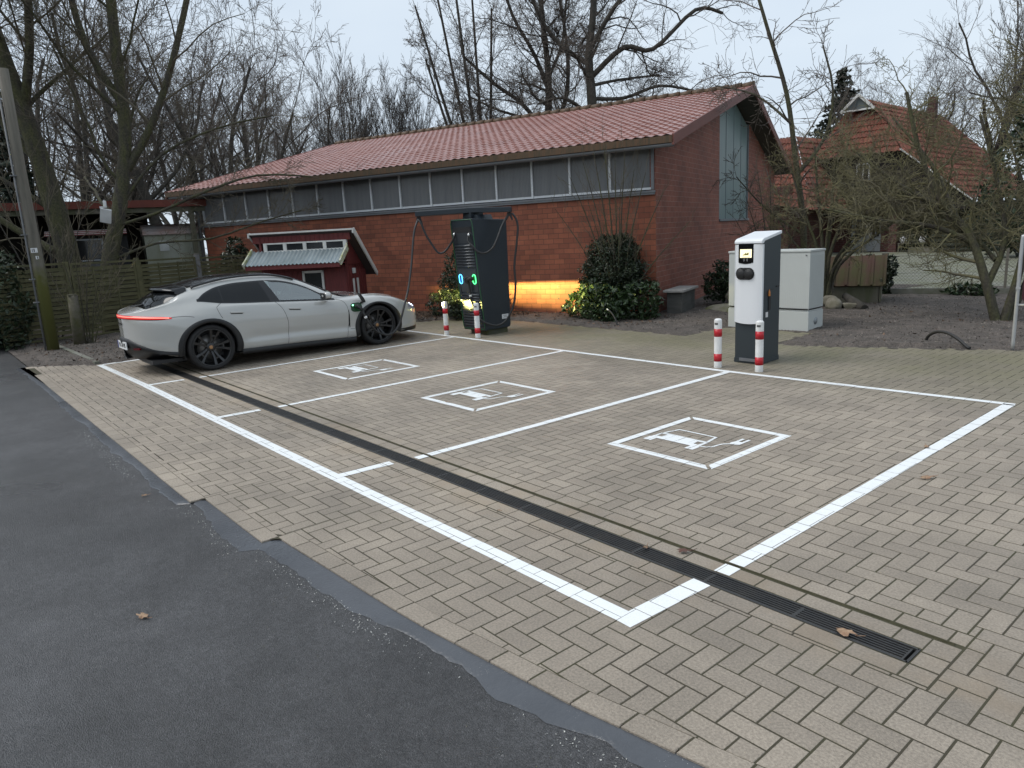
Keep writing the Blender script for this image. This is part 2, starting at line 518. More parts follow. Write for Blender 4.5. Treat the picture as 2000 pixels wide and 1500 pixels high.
for gi, (pl, _) in enumerate(PAINTS):
    for p in pl:
        PB.append((gi, p, min(v[0] for v in p), max(v[0] for v in p), min(v[1] for v in p), max(v[1] for v in p)))

rng = random.Random(4)
PV, PF = [], []          # brick mesh (polygons of any size)
def brick(poly, z=0.0):
    z += rng.uniform(-.0008, .0008)
    a = inset(poly, 0.0026)
    if len(a) < 3 or area(a) < 2e-4: return
    t = inset(a, 0.0030)
    pa_ = inset(poly, .0018)
    if len(t) < 3: return
    b = len(PV); n = len(t)
    if len(a) == n:
        PV.extend([(x, y, z - 0.012) for x, y in a]); PV.extend([(x, y, z - 0.0035) for x, y in a]); PV.extend([(x, y, z) for x, y in t])
        for k in range(n):
            k2 = (k + 1) % n
            PF.append((b + k, b + k2, b + n + k2, b + n + k)); PF.append((b + n + k, b + n + k2, b + 2 * n + k2, b + 2 * n + k))
        PF.append(tuple(b + 2 * n + k for k in range(n)))
    else:
        PV.extend([(x, y, z) for x, y in t]); PF.append(tuple(b + k for k in range(n)))
    x0 = min(v[0] for v in a); x1 = max(v[0] for v in a); y0 = min(v[1] for v in a); y1 = max(v[1] for v in a)
    for gi, p, px0, px1, py0, py1 in PB:
        if px1 < x0 or px0 > x1 or py1 < y0 or py0 > y1: continue
        c = inter(pa_, p)
        if len(c) > 2 and abs(area(c)) > 1e-5:
            PAINTS[gi][1].append(([(v[0], v[1]) for v in c], z + 0.0022 + .0003 * (PAINTS[gi][0].index(p) % 9)))

BANDX0, BANDX1, BY0, BY1 = -13.72, -0.93, 2.835, 3.355
def lay(poly):
    cx = sum(p[0] for p in poly) / len(poly); cy = sum(p[1] for p in poly) / len(poly)
    if not inpoly(cx, cy, PAVE): return
    if cy < 2.2:
        for sx_ in (-5.52, -4.375):
            if min(p[0] for p in poly) < sx_ - .004 and max(p[0] for p in poly) > sx_ + .004:
                for q in (clip(poly, -1, 0, sx_), clip(poly, 1, 0, -sx_)):
                    if len(q) > 2: lay(q)
                return
    if cy < 3.2:
        e = edge_y(cx); s_ = 0.0 if cx < -4.5 else (edge_y(cx + .1) - edge_y(cx - .1)) / .2
        poly = clip(poly, -s_, 1, s_ * cx - e - 0.111)
        if len(poly) < 3 or area(poly) < 1.5e-4: return
    for q in minus_rect(poly, BANDX0, BANDX1, BY0, BY1): brick(q)
i0, i1, j0, j1 = int(-15.2 / BW), int(3.3 / BW), int(1.2 / BW), int(14 / BW)
for i in range(i0, i1):
    for j in range(j0, j1):
        k = (i - j) % 4
        x, y = i * BW, j * BW + .03
        if k == 0: lay([(x, y), (x + 2 * BW, y), (x + 2 * BW, y + BW), (x, y + BW)])
        elif k == 3: lay([(x, y), (x + BW, y), (x + BW, y + 2 * BW), (x, y + 2 * BW)])
# edge course along the road
x = -5.52 - 41 * .229
while x < 3.0:
    l = 0.228
    e0, e1 = edge_y(x + .002), edge_y(min(x + l, x + l) - .002)
    if not (x < -13.98 and e0 + .1 < 1.3 + (x + 14.98)):
        brick([(x, e0), (x + l, e1), (x + l, e1 + .116), (x, e0 + .116)])
    x += l + .001
def course(y0, y1, x0, x1, z=0.0, L=0.228, off=0.0):
    x = x0 - off
    while x < x1:
        a, b = max(x, x0), min(x + L, x1)
        if b - a > .02: brick([(a, y0), (b, y0), (b, y1), (a, y1)], z)
        x += L
course(2.837, 2.95, BANDX0, -1.052, 0, off=.1)
course(3.097, 3.212, BANDX0, -1.05, -.0004)
course(3.240, 3.353, BANDX0, BANDX1, 0, off=.05)
for (a, b, c, d) in ((-1.052, -.931, 2.837, 2.955), (-1.052, -.931, 2.957, 3.075), (-1.052, -.931, 3.077, 3.214)):
    brick([(a, c), (b, c), (b, d), (a, d)], -.0004)

paver = mat('concrete_paver', (.346, .294, .235), .60, (.270, .230, .185), .9, .6, .45, 190, island=.10, fine=.24, fscale=90, rvar=.1)
def add_moss(m):
    t = m.node_tree; n = t.nodes; L = t.links
    b = n['Principled BSDF']
    src = b.inputs['Base Color'].links[0].from_socket
    tc = n.new('ShaderNodeTexCoord'); sp = n.new('ShaderNodeSeparateXYZ'); L.new(tc.outputs['Object'], sp.inputs[0])
    nz = n.new('ShaderNodeTexNoise'); nz.inputs['Scale'].default_value = 1.1; nz.inputs['Detail'].default_value = 5; L.new(tc.outputs['Object'], nz.inputs['Vector'])
    def rng_(sock, a, b_, c=0, d=1):
        r = n.new('ShaderNodeMapRange'); r.inputs[1].default_value = a; r.inputs[2].default_value = b_; r.inputs[3].default_value = c; r.inputs[4].default_value = d
        L.new(sock, r.inputs[0]); return r.outputs[0]
    yy = rng_(sp.outputs[1], 7.2, 9.2)
    nn = rng_(nz.outputs[0], .25, .6, .35, 1)
    mu = n.new('ShaderNodeMath'); mu.operation = 'MULTIPLY'; L.new(yy, mu.inputs[0]); L.new(nn, mu.inputs[1])
    m2 = n.new('ShaderNodeMath'); m2.operation = 'MULTIPLY'; m2.inputs[1].default_value = .8; L.new(mu.outputs[0], m2.inputs[0])
    mx = n.new('ShaderNodeMix'); mx.data_type = 'RGBA'; mx.inputs[7].default_value = (.155, .145, .080, 1)
    L.new(m2.outputs[0], mx.inputs[0]); L.new(src, mx.inputs[6])
    # washed-out sand beside the drain
    ab = n.new('ShaderNodeMath'); ab.operation = 'SUBTRACT'; ab.inputs[1].default_value = 3.02; L.new(sp.outputs[1], ab.inputs[0])
    ab2 = n.new('ShaderNodeMath'); ab2.operation = 'ABSOLUTE'; L.new(ab.outputs[0], ab2.inputs[0])
    dr = rng_(ab2.outputs[0], .12, .38, .55, 0)
    nz2 = n.new('ShaderNodeTexNoise'); nz2.inputs['Scale'].default_value = 3.0; nz2.inputs['Detail'].default_value = 5; L.new(tc.outputs['Object'], nz2.inputs['Vector'])
    d3 = n.new('ShaderNodeMath'); d3.operation = 'MULTIPLY'; L.new(dr, d3.inputs[0]); L.new(rng_(nz2.outputs[0], .42, .6), d3.inputs[1])
    mx2 = n.new('ShaderNodeMix'); mx2.data_type = 'RGBA'; mx2.inputs[7].default_value = (.30, .235, .165, 1)
    L.new(d3.outputs[0], mx2.inputs[0]); L.new(mx.outputs[2], mx2.inputs[6])
    # dark grime stains
    nz3 = n.new('ShaderNodeTexNoise'); nz3.inputs['Scale'].default_value = .55; nz3.inputs['Detail'].default_value = 7; nz3.inputs['Roughness'].default_value = .7; L.new(tc.outputs['Object'], nz3.inputs['Vector'])
    mm = n.new('ShaderNodeMix'); mm.data_type = 'RGBA'; mm.blend_type = 'MULTIPLY'; mm.inputs[0].default_value = 1
    L.new(mx2.outputs[2], mm.inputs[6]); L.new(rng_(nz3.outputs[0], .38, .62, .78, 1.08), mm.inputs[7])
    L.new(mm.outputs[2], b.inputs['Base Color'])
add_moss(paver)
def poly_obj(name, V, F, m):
    me = bpy.data.meshes.new(name); me.from_pydata(V, [], F); me.materials.append(m); me.update()
    o = bpy.data.objects.new(name, me); return lnk(o)
tag(poly_obj('pavement', PV, PF, paver), kind='structure')
joint = mat('joint_moss', (.054, .045, .031), .95, (.056, .053, .026), 2, .9, .6, 80)
JP = PAVE[:-1] + [(3.2, 2.9)] + [(x, edge_y(x) + .02) for x in (3, 1.5, -.4, -1.27, -1.88, -2.87, -4.3, -4.42, -5.47, -5.58, -8, -14.9)]
JP = JP if area(JP) > 0 else JP[::-1]
mid_ = clip(clip(JP, 0, 1, -2.953), 0, -1, 3.092)
JV, JF = [], []
for q in (clip(JP, 0, -1, 2.953), clip(JP, 0, 1, -3.092), clip(mid_, -1, 0, -13.612), clip(mid_, 1, 0, 1.052)):
    b = len(JV); JV += [(x, y, -.0016) for x, y in q]; JF.append(tuple(range(b, b + len(q))))
tag(poly_obj('paving_joints', JV, JF, joint), kind='structure')
def paint_obj(name, pieces):
    V, F = [], []
    for p, z in pieces:
        b = len(V); V += [(x, y, z) for x, y in p]; F.append(tuple(range(b, b + len(p))))
    return tag(poly_obj(name, V, F, white_paint), kind='structure')
paint_obj('parking_lines', PAINTS[0][1])
for k in (1, 2, 3): paint_obj('charging_bay_symbol', PAINTS[k][1])
# mossy groove behind the sunken course
mb = MB(); mbr = random.Random(5)
xs = np.arange(BANDX0, -.93, .05)
mg = []
for x in xs:
    w = mbr.uniform(.006, .014)
    mg.append((x, 3.226 - w, -.004 - mbr.uniform(0, .004))); mg.append((x, 3.226 + mbr.uniform(0, .004), .003 + mbr.uniform(0, .004))); mg.append((x, 3.226 + w, -.003))
F = []
for i in range(len(xs) - 1):
    for k in (0, 1): F.append((i * 3 + k, (i + 1) * 3 + k, (i + 1) * 3 + k + 1, i * 3 + k + 1))
moss = mat('moss', (.045, .043, .020), 1, (.075, .068, .035), 12, .9, 1.0, 150)
tag(poly_obj('moss_strip', mg, F, moss), kind='stuff')

# asphalt
def add_grit(m):
    t = m.node_tree; n = t.nodes; L = t.links; b = n['Principled BSDF']
    src = b.inputs['Base Color'].links[0].from_socket
    tc = n.new('ShaderNodeTexCoord')
    for sc, lo_, hi in ((55, .70, 1.25), (2.2, .82, 1.15), (17, .85, 1.15)):
        nz = n.new('ShaderNodeTexNoise'); nz.inputs['Scale'].default_value = sc; nz.inputs['Detail'].default_value = 3; L.new(tc.outputs['Object'], nz.inputs['Vector'])
        r = n.new('ShaderNodeMapRange'); r.inputs[1].default_value = .32; r.inputs[2].default_value = .68; r.inputs[3].default_value = lo_; r.inputs[4].default_value = hi; L.new(nz.outputs[0], r.inputs[0])
        mm = n.new('ShaderNodeMix'); mm.data_type = 'RGBA'; mm.blend_type = 'MULTIPLY'; mm.inputs[0].default_value = 1
        L.new(src, mm.inputs[6]); L.new(r.outputs[0], mm.inputs[7]); src = mm.outputs[2]
    L.new(src, b.inputs['Base Color'])
asph = mat('asphalt', (.070, .070, .073), .36, (.044, .044, .046), .40, .9, .55, 210, fine=.6, fscale=140, rvar=.19)
tag(poly_obj('road', [(-60, -6, -.022), (40, -6, -.022), (40, 6.0, -.022), (3.2, 2.95, -.022), (1.5, 2.5, -.022), (-1.2, 1.9, -.022), (-4.3, 1.62, -.022), (-5.5, 1.5, -.022), (-15, 1.42, -.022), (-60, 1.42, -.022)], [tuple(range(10))], asph), kind='structure')
# poured bitumen seam between road and paving
bit = mat('bitumen_seam', (.080, .085, .095), .30, (.056, .060, .068), 1.5, .8, .25, 40, rvar=.08)
def chips(m, thr=.66, sc=260, col=(.6, .6, .58)):
    t = m.node_tree; n = t.nodes; L = t.links; b = n['Principled BSDF']
    src = b.inputs['Base Color'].links[0].from_socket
    tc = n.new('ShaderNodeTexCoord'); v = n.new('ShaderNodeTexVoronoi'); v.inputs['Scale'].default_value = sc * .35
    L.new(tc.outputs['Object'], v.inputs['Vector'])
    nz = n.new('ShaderNodeTexNoise'); nz.inputs['Scale'].default_value = 9; nz.inputs['Detail'].default_value = 2; L.new(tc.outputs['Object'], nz.inputs['Vector'])
    a = n.new('ShaderNodeMath'); a.operation = 'LESS_THAN'; L.new(v.outputs['Distance'], a.inputs[0])
    mr = n.new('ShaderNodeMapRange'); mr.inputs[1].default_value = .48; mr.inputs[2].default_value = .75; mr.inputs[3].default_value = 0.0; mr.inputs[4].default_value = thr
    L.new(nz.outputs[0], mr.inputs[0]); L.new(mr.outputs[0], a.inputs[1])
    mx = n.new('ShaderNodeMix'); mx.data_type = 'RGBA'; mx.inputs[7].default_value = (*col, 1)
    L.new(a.outputs[0], mx.inputs[0]); L.new(src, mx.inputs[6]); L.new(mx.outputs[2], b.inputs['Base Color'])
chips(bit, .16, 330)
chips(asph, .20, 300, (.34, .34, .33))
add_grit(asph)
V, F = [], []
br = random.Random(9)
xs = np.arange(-15, 3.2, .06); w = .17
for x in xs:
    w += br.uniform(-.022, .022); w = min(max(w, .08), .155)
    ww = w * (.8 if x < -6 else 1.0)
    V.append((x, edge_y(x) + .03, -.010)); V.append((x, edge_y(x) - .02 - ww * .6, -.013)); V.append((x, edge_y(x) - ww, -.0205))
for i in range(len(xs) - 1):
    for k in (0, 1): F.append((i * 3 + k, i * 3 + k + 1, (i + 1) * 3 + k + 1, (i + 1) * 3 + k))
o = poly_obj('road_seam', V, F, bit); tag(o, kind='structure')
for p in o.data.polygons: p.use_smooth = True

# loose pale chippings along the seam (uncountable)
def seam_grit():
    r = np.random.default_rng(44); n = 2600
    x = r.uniform(-9, 1.2, n); dens = .5 + .5 * np.sin(x * 2.3) * np.sin(x * .9 + 1)
    x = x[r.random(n) < dens]
    y = np.array([edge_y(v) for v in x]) - .17 + r.normal(0, .035, len(x))
    return np.stack([x, y, np.full(len(x), -.0175)], 1)
GRIT = seam_grit()

# terrain: far sheet and near relief
far = mat('far_ground', (.050, .052, .030), .95, (.040, .034, .024), .3, .8)
tag(poly_obj('terrain', [(-300, -300, -.09), (300, -300, -.09), (300, 300, -.09), (-300, 300, -.09)], [(0, 1, 2, 3)], far), kind='structure')
nr = np.random.default_rng(3)
def vnoise(x, y, s, seed):
    g = np.random.default_rng(seed).random((64, 64))
    u, v = x / s, y / s
    iu, iv = np.floor(u).astype(int), np.floor(v).astype(int); fu, fv = u - iu, v - iv
    fu = fu * fu * (3 - 2 * fu); fv = fv * fv * (3 - 2 * fv)
    a = g[iu % 64, iv % 64]; b = g[(iu + 1) % 64, iv % 64]; c = g[iu % 64, (iv + 1) % 64]; d = g[(iu + 1) % 64, (iv + 1) % 64]
    return (a * (1 - fu) + b * fu) * (1 - fv) + (c * (1 - fu) + d * fu) * fv
st = .09
gx = np.arange(-26, 5, st); gy = np.arange(1.42, 20, st)
X, Y = np.meshgrid(gx, gy, indexing='ij')
Z = -.012 + .05 * vnoise(X, Y, 1.3, 1) * 1.0 + .022 * vnoise(X, Y, .3, 2) + .014 * nr.random(X.shape)
inside = np.array([[inpoly(x, y, PAVE) for y in gy] for x in gx])
near = inside.copy()
for dx in (-1, 0, 1):
    for dy in (-1, 0, 1):
        near |= np.roll(np.roll(inside, dx, 0), dy, 1)
Z = np.where(near, -.006 + .010 * nr.random(X.shape), Z)
Z = np.where(Y < 1.7, np.minimum(Z, -.015 + .02 * nr.random(X.shape)), Z)
V = np.stack([X.ravel(), Y.ravel(), Z.ravel()], 1)
ny = len(gy)
ii, jj = np.meshgrid(np.arange(len(gx) - 1), np.arange(ny - 1), indexing='ij')
allin = inside[:-1, :-1] & inside[1:, :-1] & inside[:-1, 1:] & inside[1:, 1:]
keep = ~allin
a = (ii * ny + jj)[keep]
Fq = np.stack([a, a + ny, a + ny + 1, a + 1], 1)
chips(soil, .30, 160, (.16, .14, .12))
tag(np_mesh('soil', V, Fq, soil, smooth=False), kind='structure')
# leaf litter, bark chips and stones lying on the soil (uncountable)
def scatter_quads(name, pts, size, mat_, seed, lift=.01, flat=.5):
    r = np.random.default_rng(seed); n = len(pts)
    d = r.normal(size=(n, 3)); d[:, 2] *= (1 - flat); d /= np.linalg.norm(d, axis=1)[:, None]
    up = r.normal(size=(n, 3)) * (1 - flat); up[:, 2] += 1
    sd = np.cross(d, up); sd /= np.linalg.norm(sd, axis=1)[:, None]
    s = (size * r.uniform(.5, 1.4, n))[:, None]
    nn = np.cross(d, sd)
    A = pts + d * s; B = pts + sd * s * .5 + nn * s * .18; Cc = pts - d * s; D = pts - sd * s * .5 + nn * s * .18
    V = np.stack([A, B, Cc, D], 1).reshape(-1, 3)
    b = np.arange(n) * 4
    Fv = np.concatenate([np.stack([b, b + 1, b + 2, b + 3], 1)])
    return np_mesh(name, V, Fv, mat_)
def bed_points(n, x0, x1, y0, y1, seed, fn=None):
    r = np.random.default_rng(seed); o = []
    while len(o) < n:
        x, y = r.uniform(x0, x1), r.uniform(y0, y1)
        if inpoly(x, y, PAVE) or (fn and not fn(x, y)): continue
        ix, iy = int((x + 26) / st), int((y - 1.42) / st)
        o.append((x, y, Z[min(ix, Z.shape[0] - 1), min(iy, Z.shape[1] - 1)] + .006))
    return np.array(o)
litter = mat('leaf_litter', (.135, .085, .055), .9, (.07, .046, .032), 3, .9, island=.6)
chipm = mat('bark_chip', (.105, .088, .077), .95, (.19, .17, .145), 5, .8, island=.7)
tag(scatter_quads('leaf_litter', bed_points(5200, -17.5, -12.2, 8.6, 11.2, 5, lambda x, y: y < 10.9 + (x + 12.86) * .37), .032, litter, 6), kind='stuff')
tag(scatter_quads('bark_chips', np.concatenate([bed_points(15000, -10.5, 2.5, 10.0, 17.2, 7), bed_points(3500, -20, -14, 1.5, 3.6, 8)]), .016, chipm, 9), kind='stuff')
tag(scatter_quads('fallen_leaves', np.concatenate([bed_points(260, -19.5, -14, 1.6, 3.5, 18), bed_points(220, -9, 1.5, 10.2, 17, 19), bed_points(500, -13, -9, 9.9, 11.9, 20)]), .034, litter, 10), kind='stuff')

tag(scatter_quads('road_chippings', GRIT, .0045, mat('pale_chipping', (.5, .5, .47), .7, island=.4), 45, flat=.3), kind='stuff')
# courtyard beyond the chain-link fence
yard = mat('courtyard_paving', (.200, .200, .165), .7, (.140, .145, .085), 1.2, .8, .3, 50, fine=.3, fscale=25)
tag(poly_obj('courtyard', [(-11, 17.2, .03), (-5.2, 18.25, .03), (2.5, 21, .03), (3, 37, .03), (-22, 37, .03), (-14, 22, .03)], [tuple(range(6))], yard), kind='structure')
conc = mat('concrete', (.20, .195, .175), .85, (.12, .125, .09), 3, .8, .3, 40)
mb = MB(); mb.bar((-7.35, 17.5, .05), (2.2, 20.9, .05), .10, .2); tag(mb.build('kerb', conc), kind='structure')
mb = MB(); mb.bar((-18.2, 2.2, .02), (-14.05, 2.33, .0), .08, .1); tag(mb.build('kerb', conc), kind='structure')

# ------------------------------------------------------------------ drainage channel
dr = thing('drain_channel', 'long black slotted drainage channel across the paved bays', 'drain', (-13.6, 3.0225, 0))
iron = mat('cast_iron', (.022, .023, .025), .45, (.036, .034, .032), 7, .7, .3, 90)
void = mat('drain_black', (.006, .006, .006), .95)  # near-black colour for the channel bed below the grates
mb = MB()
for sgn in (-1, 1): mb.box((6.27, sgn * .064, -.035), (12.54, .010, .07))
for ex_ in (0, 12.54): mb.box((ex_, 0, -.035), (.012, .136, .07))
mb.build('channel_frame', iron, dr)
mb = MB(); mb.box((6.27, 0, -.065), (12.54, .118, .01)); mb.build('channel_bed', void, dr)
mb = MB()
for k in range(6): mb.box((.25, -.048 + k * .0192, -.012), (.49, .0085, .016))
for k in range(6): mb.box((.008 + k * .0968, 0, -.0165), (.010, .112, .012))
for k in range(2): mb.box((.004 + .4915 * k, 0, -.0125), (.008, .114, .018))
g0 = mb.build('grate', iron, dr)
for k in range(1, 25):
    g = g0.copy(); COL.objects.link(g); g.parent = dr; g.location = (.02 + k * .5, 0, 0)
g0.location = (.02, 0, 0)
# ------------------------------------------------------------------ brick hall (long wall along local x, gable along local y)
BA = R(20.5)
hall = thing('brick_hall', 'long low red brick hall with pinkish tiled roof and a strip of grey panes', 'building', (-9.71, 12.13, 0), BA)
brick_f = brick_mat('red_brick', (.30, .095, .050), (.195, .060, .034), (.085, .045, .030), mo=.011)
brick_g = brick_mat('gable_brick', (.245, .080, .052), (.185, .060, .040), (.30, .21, .165), mo=.009)
tile = mat('roof_tile', (.37, .195, .168), .33, (.285, .135, .112), 1.0, .6, .1, 90, fine=.15, fscale=30, rvar=.08)
fascia_m = mat('fascia_brown', (.105, .052, .022), .6, (.05, .036, .016), 3, .9, .15, 30, stretch=(9, 9, .8))
barge_m = mat('bargeboard', (.17, .055, .040), .55, (.13, .042, .03), 2, .5, stretch=(.6, .6, 6))
poly_m = mat('polycarbonate', (.15, .155, .16), .22, (.19, .195, .20), .9, .8, .05, 30, stretch=(6, 6, .5), rvar=.08)
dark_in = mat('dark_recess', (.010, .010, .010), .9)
HL = -14.05
RV, RZ, EV, EZ, BV, BZ = 7.0, 5.50, -.52, 3.54, 13.95, 3.60
sl = (RZ - EZ) / (RV - EV)
# long wall
mb = MB()
mb.box((HL / 2, .15, 1.27), (-HL, .30, 2.60)); 
mb.build('wall', brick_f, hall)
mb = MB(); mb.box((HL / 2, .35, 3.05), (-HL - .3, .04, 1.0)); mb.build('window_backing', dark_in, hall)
mb = MB(); mb.box((HL + .15, 7, 1.6), (.30, 13.3, 3.4)); mb.box((HL / 2, 13.5, 1.6), (-HL, .3, 3.4)); mb.build('rear_wall', brick_f, hall)
# gable wall with the tall glazed opening
def zr(v): return (EZ + (v - EV) * sl if v < RV else RZ - (v - RV) * (RZ - BZ) / (BV - RV)) - .16
def gpoly(pts, x0, x1): 
    M = Matrix(((0, 0, 1, 0), (1, 0, 0, 0), (0, 1, 0, 0), (0, 0, 0, 1)))
    return pts, x0, x1, M
mb = MB()
M_ = Matrix(((0, 0, 1, 0), (1, 0, 0, 0), (0, 1, 0, 0), (0, 0, 0, 1)))
P0, P1 = 5.36, 9.1
mb.prism([(.301, -.05), (P0, -.05), (P0, zr(P0)), (.301, zr(.301))], -.30, 0, M=M_)
mb.prism([(P1, -.05), (13.6, -.05), (13.6, zr(13.6)), (P1, zr(P1))], -.30, 0, M=M_)
mb.prism([(P0, -.05), (P1, -.05), (P1, 1.88), (P0, 1.88)], -.30, 0, M=M_)
mb.prism([(.0, 2.571), (.30, 2.571), (.30, zr(.15)), (0, zr(.0))], -.12, 0, M=M_)
mb.prism([(-.001, -.03), (.30, -.03), (.30, 2.571), (-.001, 2.571)], 0, .0025, M=M_)
mb.build('wall', brick_g, hall)
gp = mat('gable_glazing', (.150, .215, .215), .30, (.20, .265, .26), .7, .8, stretch=(3, 3, .4))
mb = MB(); mb.prism([(P0 + .05, 1.95), (P1 - .05, 1.95), (P1 - .05, zr(P1) - .05), (RV, zr(RV) - .06), (P0 + .05, zr(P0) - .05)], -.08, -.05, M=M_)
gpo = mb.build('glazed_panel', gp, hall)
mb = MB()
mb.bar((-.04, P0 + .03, 1.88), (-.04, P0 + .03, zr(P0)), .05, .07); mb.bar((-.04, P1 - .03, 1.88), (-.04, P1 - .03, zr(P1)), .05, .07)
mb.bar((-.02, P0, 1.92), (-.02, P1, 1.92), .12, .06)
for k in range(1, 4): mb.bar((-.05, P0 + k * (P1 - P0) / 4, 1.95), (-.05, P0 + k * (P1 - P0) / 4, zr(P0 + k * (P1 - P0) / 4) - .05), .02, .02)
mb.build('panel_frame', zinc, gpo)
# strip windows: 15 bays, each a frame with a pane
alu = mat('aluminium_frame', (.72, .74, .76), .45, (.60, .62, .64), 8, .6, metal=.15, stretch=(1, 1, 3))
mb = MB(); pw = .9265
mb.box((0, 0, 0), (.045, .05, .90)); mb.box((pw / 2, .012, -.425), (pw - .045, .04, .045))
w0 = mb.build('window', alu, hall); w0.location = (-.06 - pw * 15, -.02, 3.04)
mb = MB()
mb.box((pw / 2, .02, .02), (pw - .045, .012, .88))
for k in range(24): mb.box((.04 + k * (pw - .08) / 23, .012, .02), (.004, .004, .88))
p0_ = mb.build('pane', poly_m, w0)
for k in range(1, 15):
    w = w0.copy(); COL.objects.link(w); w.parent = hall; w.location = (-.06 - pw * (15 - k), -.02, 3.04)
    p = p0_.copy(); COL.objects.link(p); p.parent = w; p.rotation_euler = (math.sin(k * 7.3) * .010, 0, math.sin(k * 3.7) * .014)
mb = MB(); mb.box((-.055, -.02, 3.04), (.06, .05, .90)); mb.box((HL / 2 - .03, -.035, 2.555), (-HL + .06, .09, .035)); mb.box((HL / 2 - .03, -.03, 2.515), (-HL + .04, .05, .045)); mb.build('window_sill', zinc, hall)
# tiled roof: wave and step relief
def tiled(name, x0, x1, v0, z0, v1, z1, m, tw=.30, th=.345, amp=.028, step=.026, parent=None, n=7):
    Lr = math.hypot(v1 - v0, z1 - z0); nc = int((x1 - x0) / tw); rows = int(Lr / th)
    tw = (x1 - x0) / nc; th = Lr / rows
    dv, dz = (v1 - v0) / Lr, (z1 - z0) / Lr
    nv, nz_ = -dz, dv
    if nz_ < 0: nv, nz_ = -nv, -nz_
    us = np.arange(nc * n + 1) / n
    ph = us % 1.0
    wave = np.where(ph < .62, np.sin(ph / .62 * math.pi) * amp * 1.0, -np.sin((ph - .62) / .38 * math.pi) * amp * .45)
    V = []; r_ = np.random.default_rng(2)
    for r in range(rows):
        for (s_, h) in ((r * th, step), ((r + .5) * th, step * .6), ((r + 1) * th - .001, step * .12)):
            col_off = np.repeat(r_.uniform(-.003, .003, nc + 1), n)[:len(us)]
            hh = wave + h + col_off
            V.append(np.stack([x0 + us * tw, v0 + dv * s_ + nv * hh, z0 + dz * s_ + nz_ * hh], 1))
    V = np.concatenate(V); W_ = len(us); Rn = rows * 3
    i, j = np.meshgrid(np.arange(Rn - 1), np.arange(W_ - 1), indexing='ij')
    a = (i * W_ + j).ravel()
    return np_mesh(name, V, np.stack([a, a + 1, a + 1 + W_, a + W_], 1), m, parent, smooth=False)
RX0, RX1 = -14.85, .55
rf = tiled('roof', RX0, RX1, EV - .03, EZ + .0, RV, RZ, tile, tw=.205, th=.33, amp=.018, parent=hall)
mb = MB()
M2 = Matrix(((0, 0, 1, 0), (1, 0, 0, 0), (0, 1, 0, 0), (0, 0, 0, 1)))
mb.prism([(EV, EZ - .03), (RV, RZ - .03), (RV, RZ - .14), (EV, EZ - .14)], RX0 + .02, RX1 - .03, M=M2)
mb.prism([(RV, RZ - .03), (BV, BZ - .03), (BV, BZ - .14), (RV, RZ - .14)], RX0 + .02, RX1 - .03, M=M2)
soff = mat('soffit_board', (.055, .048, .038), .8, (.035, .032, .026), 3, .8, stretch=(1, 6, 1))
mb.build('roof_deck', soff, rf)
tiled('roof', RX0, RX1, BV, BZ, RV, RZ, tile, tw=.205, th=.33, amp=.018, parent=hall, n=5)
mb = MB()
x = RX0
while x < RX1 - .1:
    mb.tube([(x, RV, RZ + .01), (x + .36, RV, RZ + .025)], [.095, .115], 10); x += .35
mb.build('ridge_cap', fascia_m, rf)
mb = MB(); mb.box(((RX0 + RX1) / 2, EV - .045, EZ - .055), (RX1 - RX0, .03, .135)); mb.build('fascia', fascia_m, rf)
mb = MB()
mb.prism([(EV - .06, EZ + .035), (RV, RZ + .05), (RV, RZ - .17), (EV - .06, EZ - .17)], RX1 - .03, RX1 + .012, M=M2)
mb.prism([(RV, RZ + .05), (BV, BZ + .05), (BV, BZ - .17), (RV, RZ - .17)], RX1 - .03, RX1 + .012, M=M2)
mb.build('bargeboard', barge_m, rf)
mb = MB(); mb.prism([(EV - .06, EZ + .035), (RV, RZ + .05), (RV, RZ - .17), (EV - .06, EZ - .17)], RX0 - .012, RX0 + .03, M=M2)
mb.build('bargeboard', barge_m, rf)
mb = MB()   # half-round gutter
pr = [(.062 * math.cos(a), .062 * math.sin(a)) for a in np.linspace(math.pi, 2 * math.pi, 9)] + [(.055 * math.cos(a), .055 * math.sin(a)) for a in np.linspace(2 * math.pi, math.pi, 9)]
mb.prism([(EV + .02 + p[0], EZ - .125 + p[1] - .01) for p in pr], RX0 + .1, RX1 - .02, M=M2)
mb.build('gutter', zinc, rf)
mb = MB(); mb.tube([(HL - .12, EV + .02, EZ - .18), (HL - .12, EV + .02, EZ - .3), (HL - .12, -.07, EZ - .62), (HL - .12, -.07, .1)], .045, 10)
for z in (1, 2.1): mb.lathe([(.05, -.02), (.055, -.02), (.055, .02), (.05, .02)], 12, M=Matrix.Translation((HL - .12, -.07, z)))
mb.build('downpipe', zinc, hall)
mb = MB(); mb.box((-3.6, -.004, 1.1), (.03, .012, .03)); mb.build('wall_vent', black_matte, hall)
for zz in (.62, .35):
    mb = MB(); mb.box((-2.3, -.004, zz), (.03, .012, .04)); mb.build('wall_vent', black_matte, hall)

# concrete light-shaft box at the corner, with a slab lid
box_ = thing('light_shaft', 'grey concrete light-shaft box with pale lid at the hall corner', 'shaft', (-9.535, 12.74, 0), BA)
mb = MB(); mb.box((0, 0, .22), (.33, .98, .50), bev=.01); mb.build('body', mat('shaft_concrete', (.10, .10, .095), .85, (.065, .065, .06), 3, .8, .3, 30, stretch=(1, 1, 5)), box_)
mb = MB(); mb.box((0, 0, .50), (.44, 1.16, .05), bev=.008); mb.build('lid', mat('lid_stone', (.36, .35, .33), .7), box_)

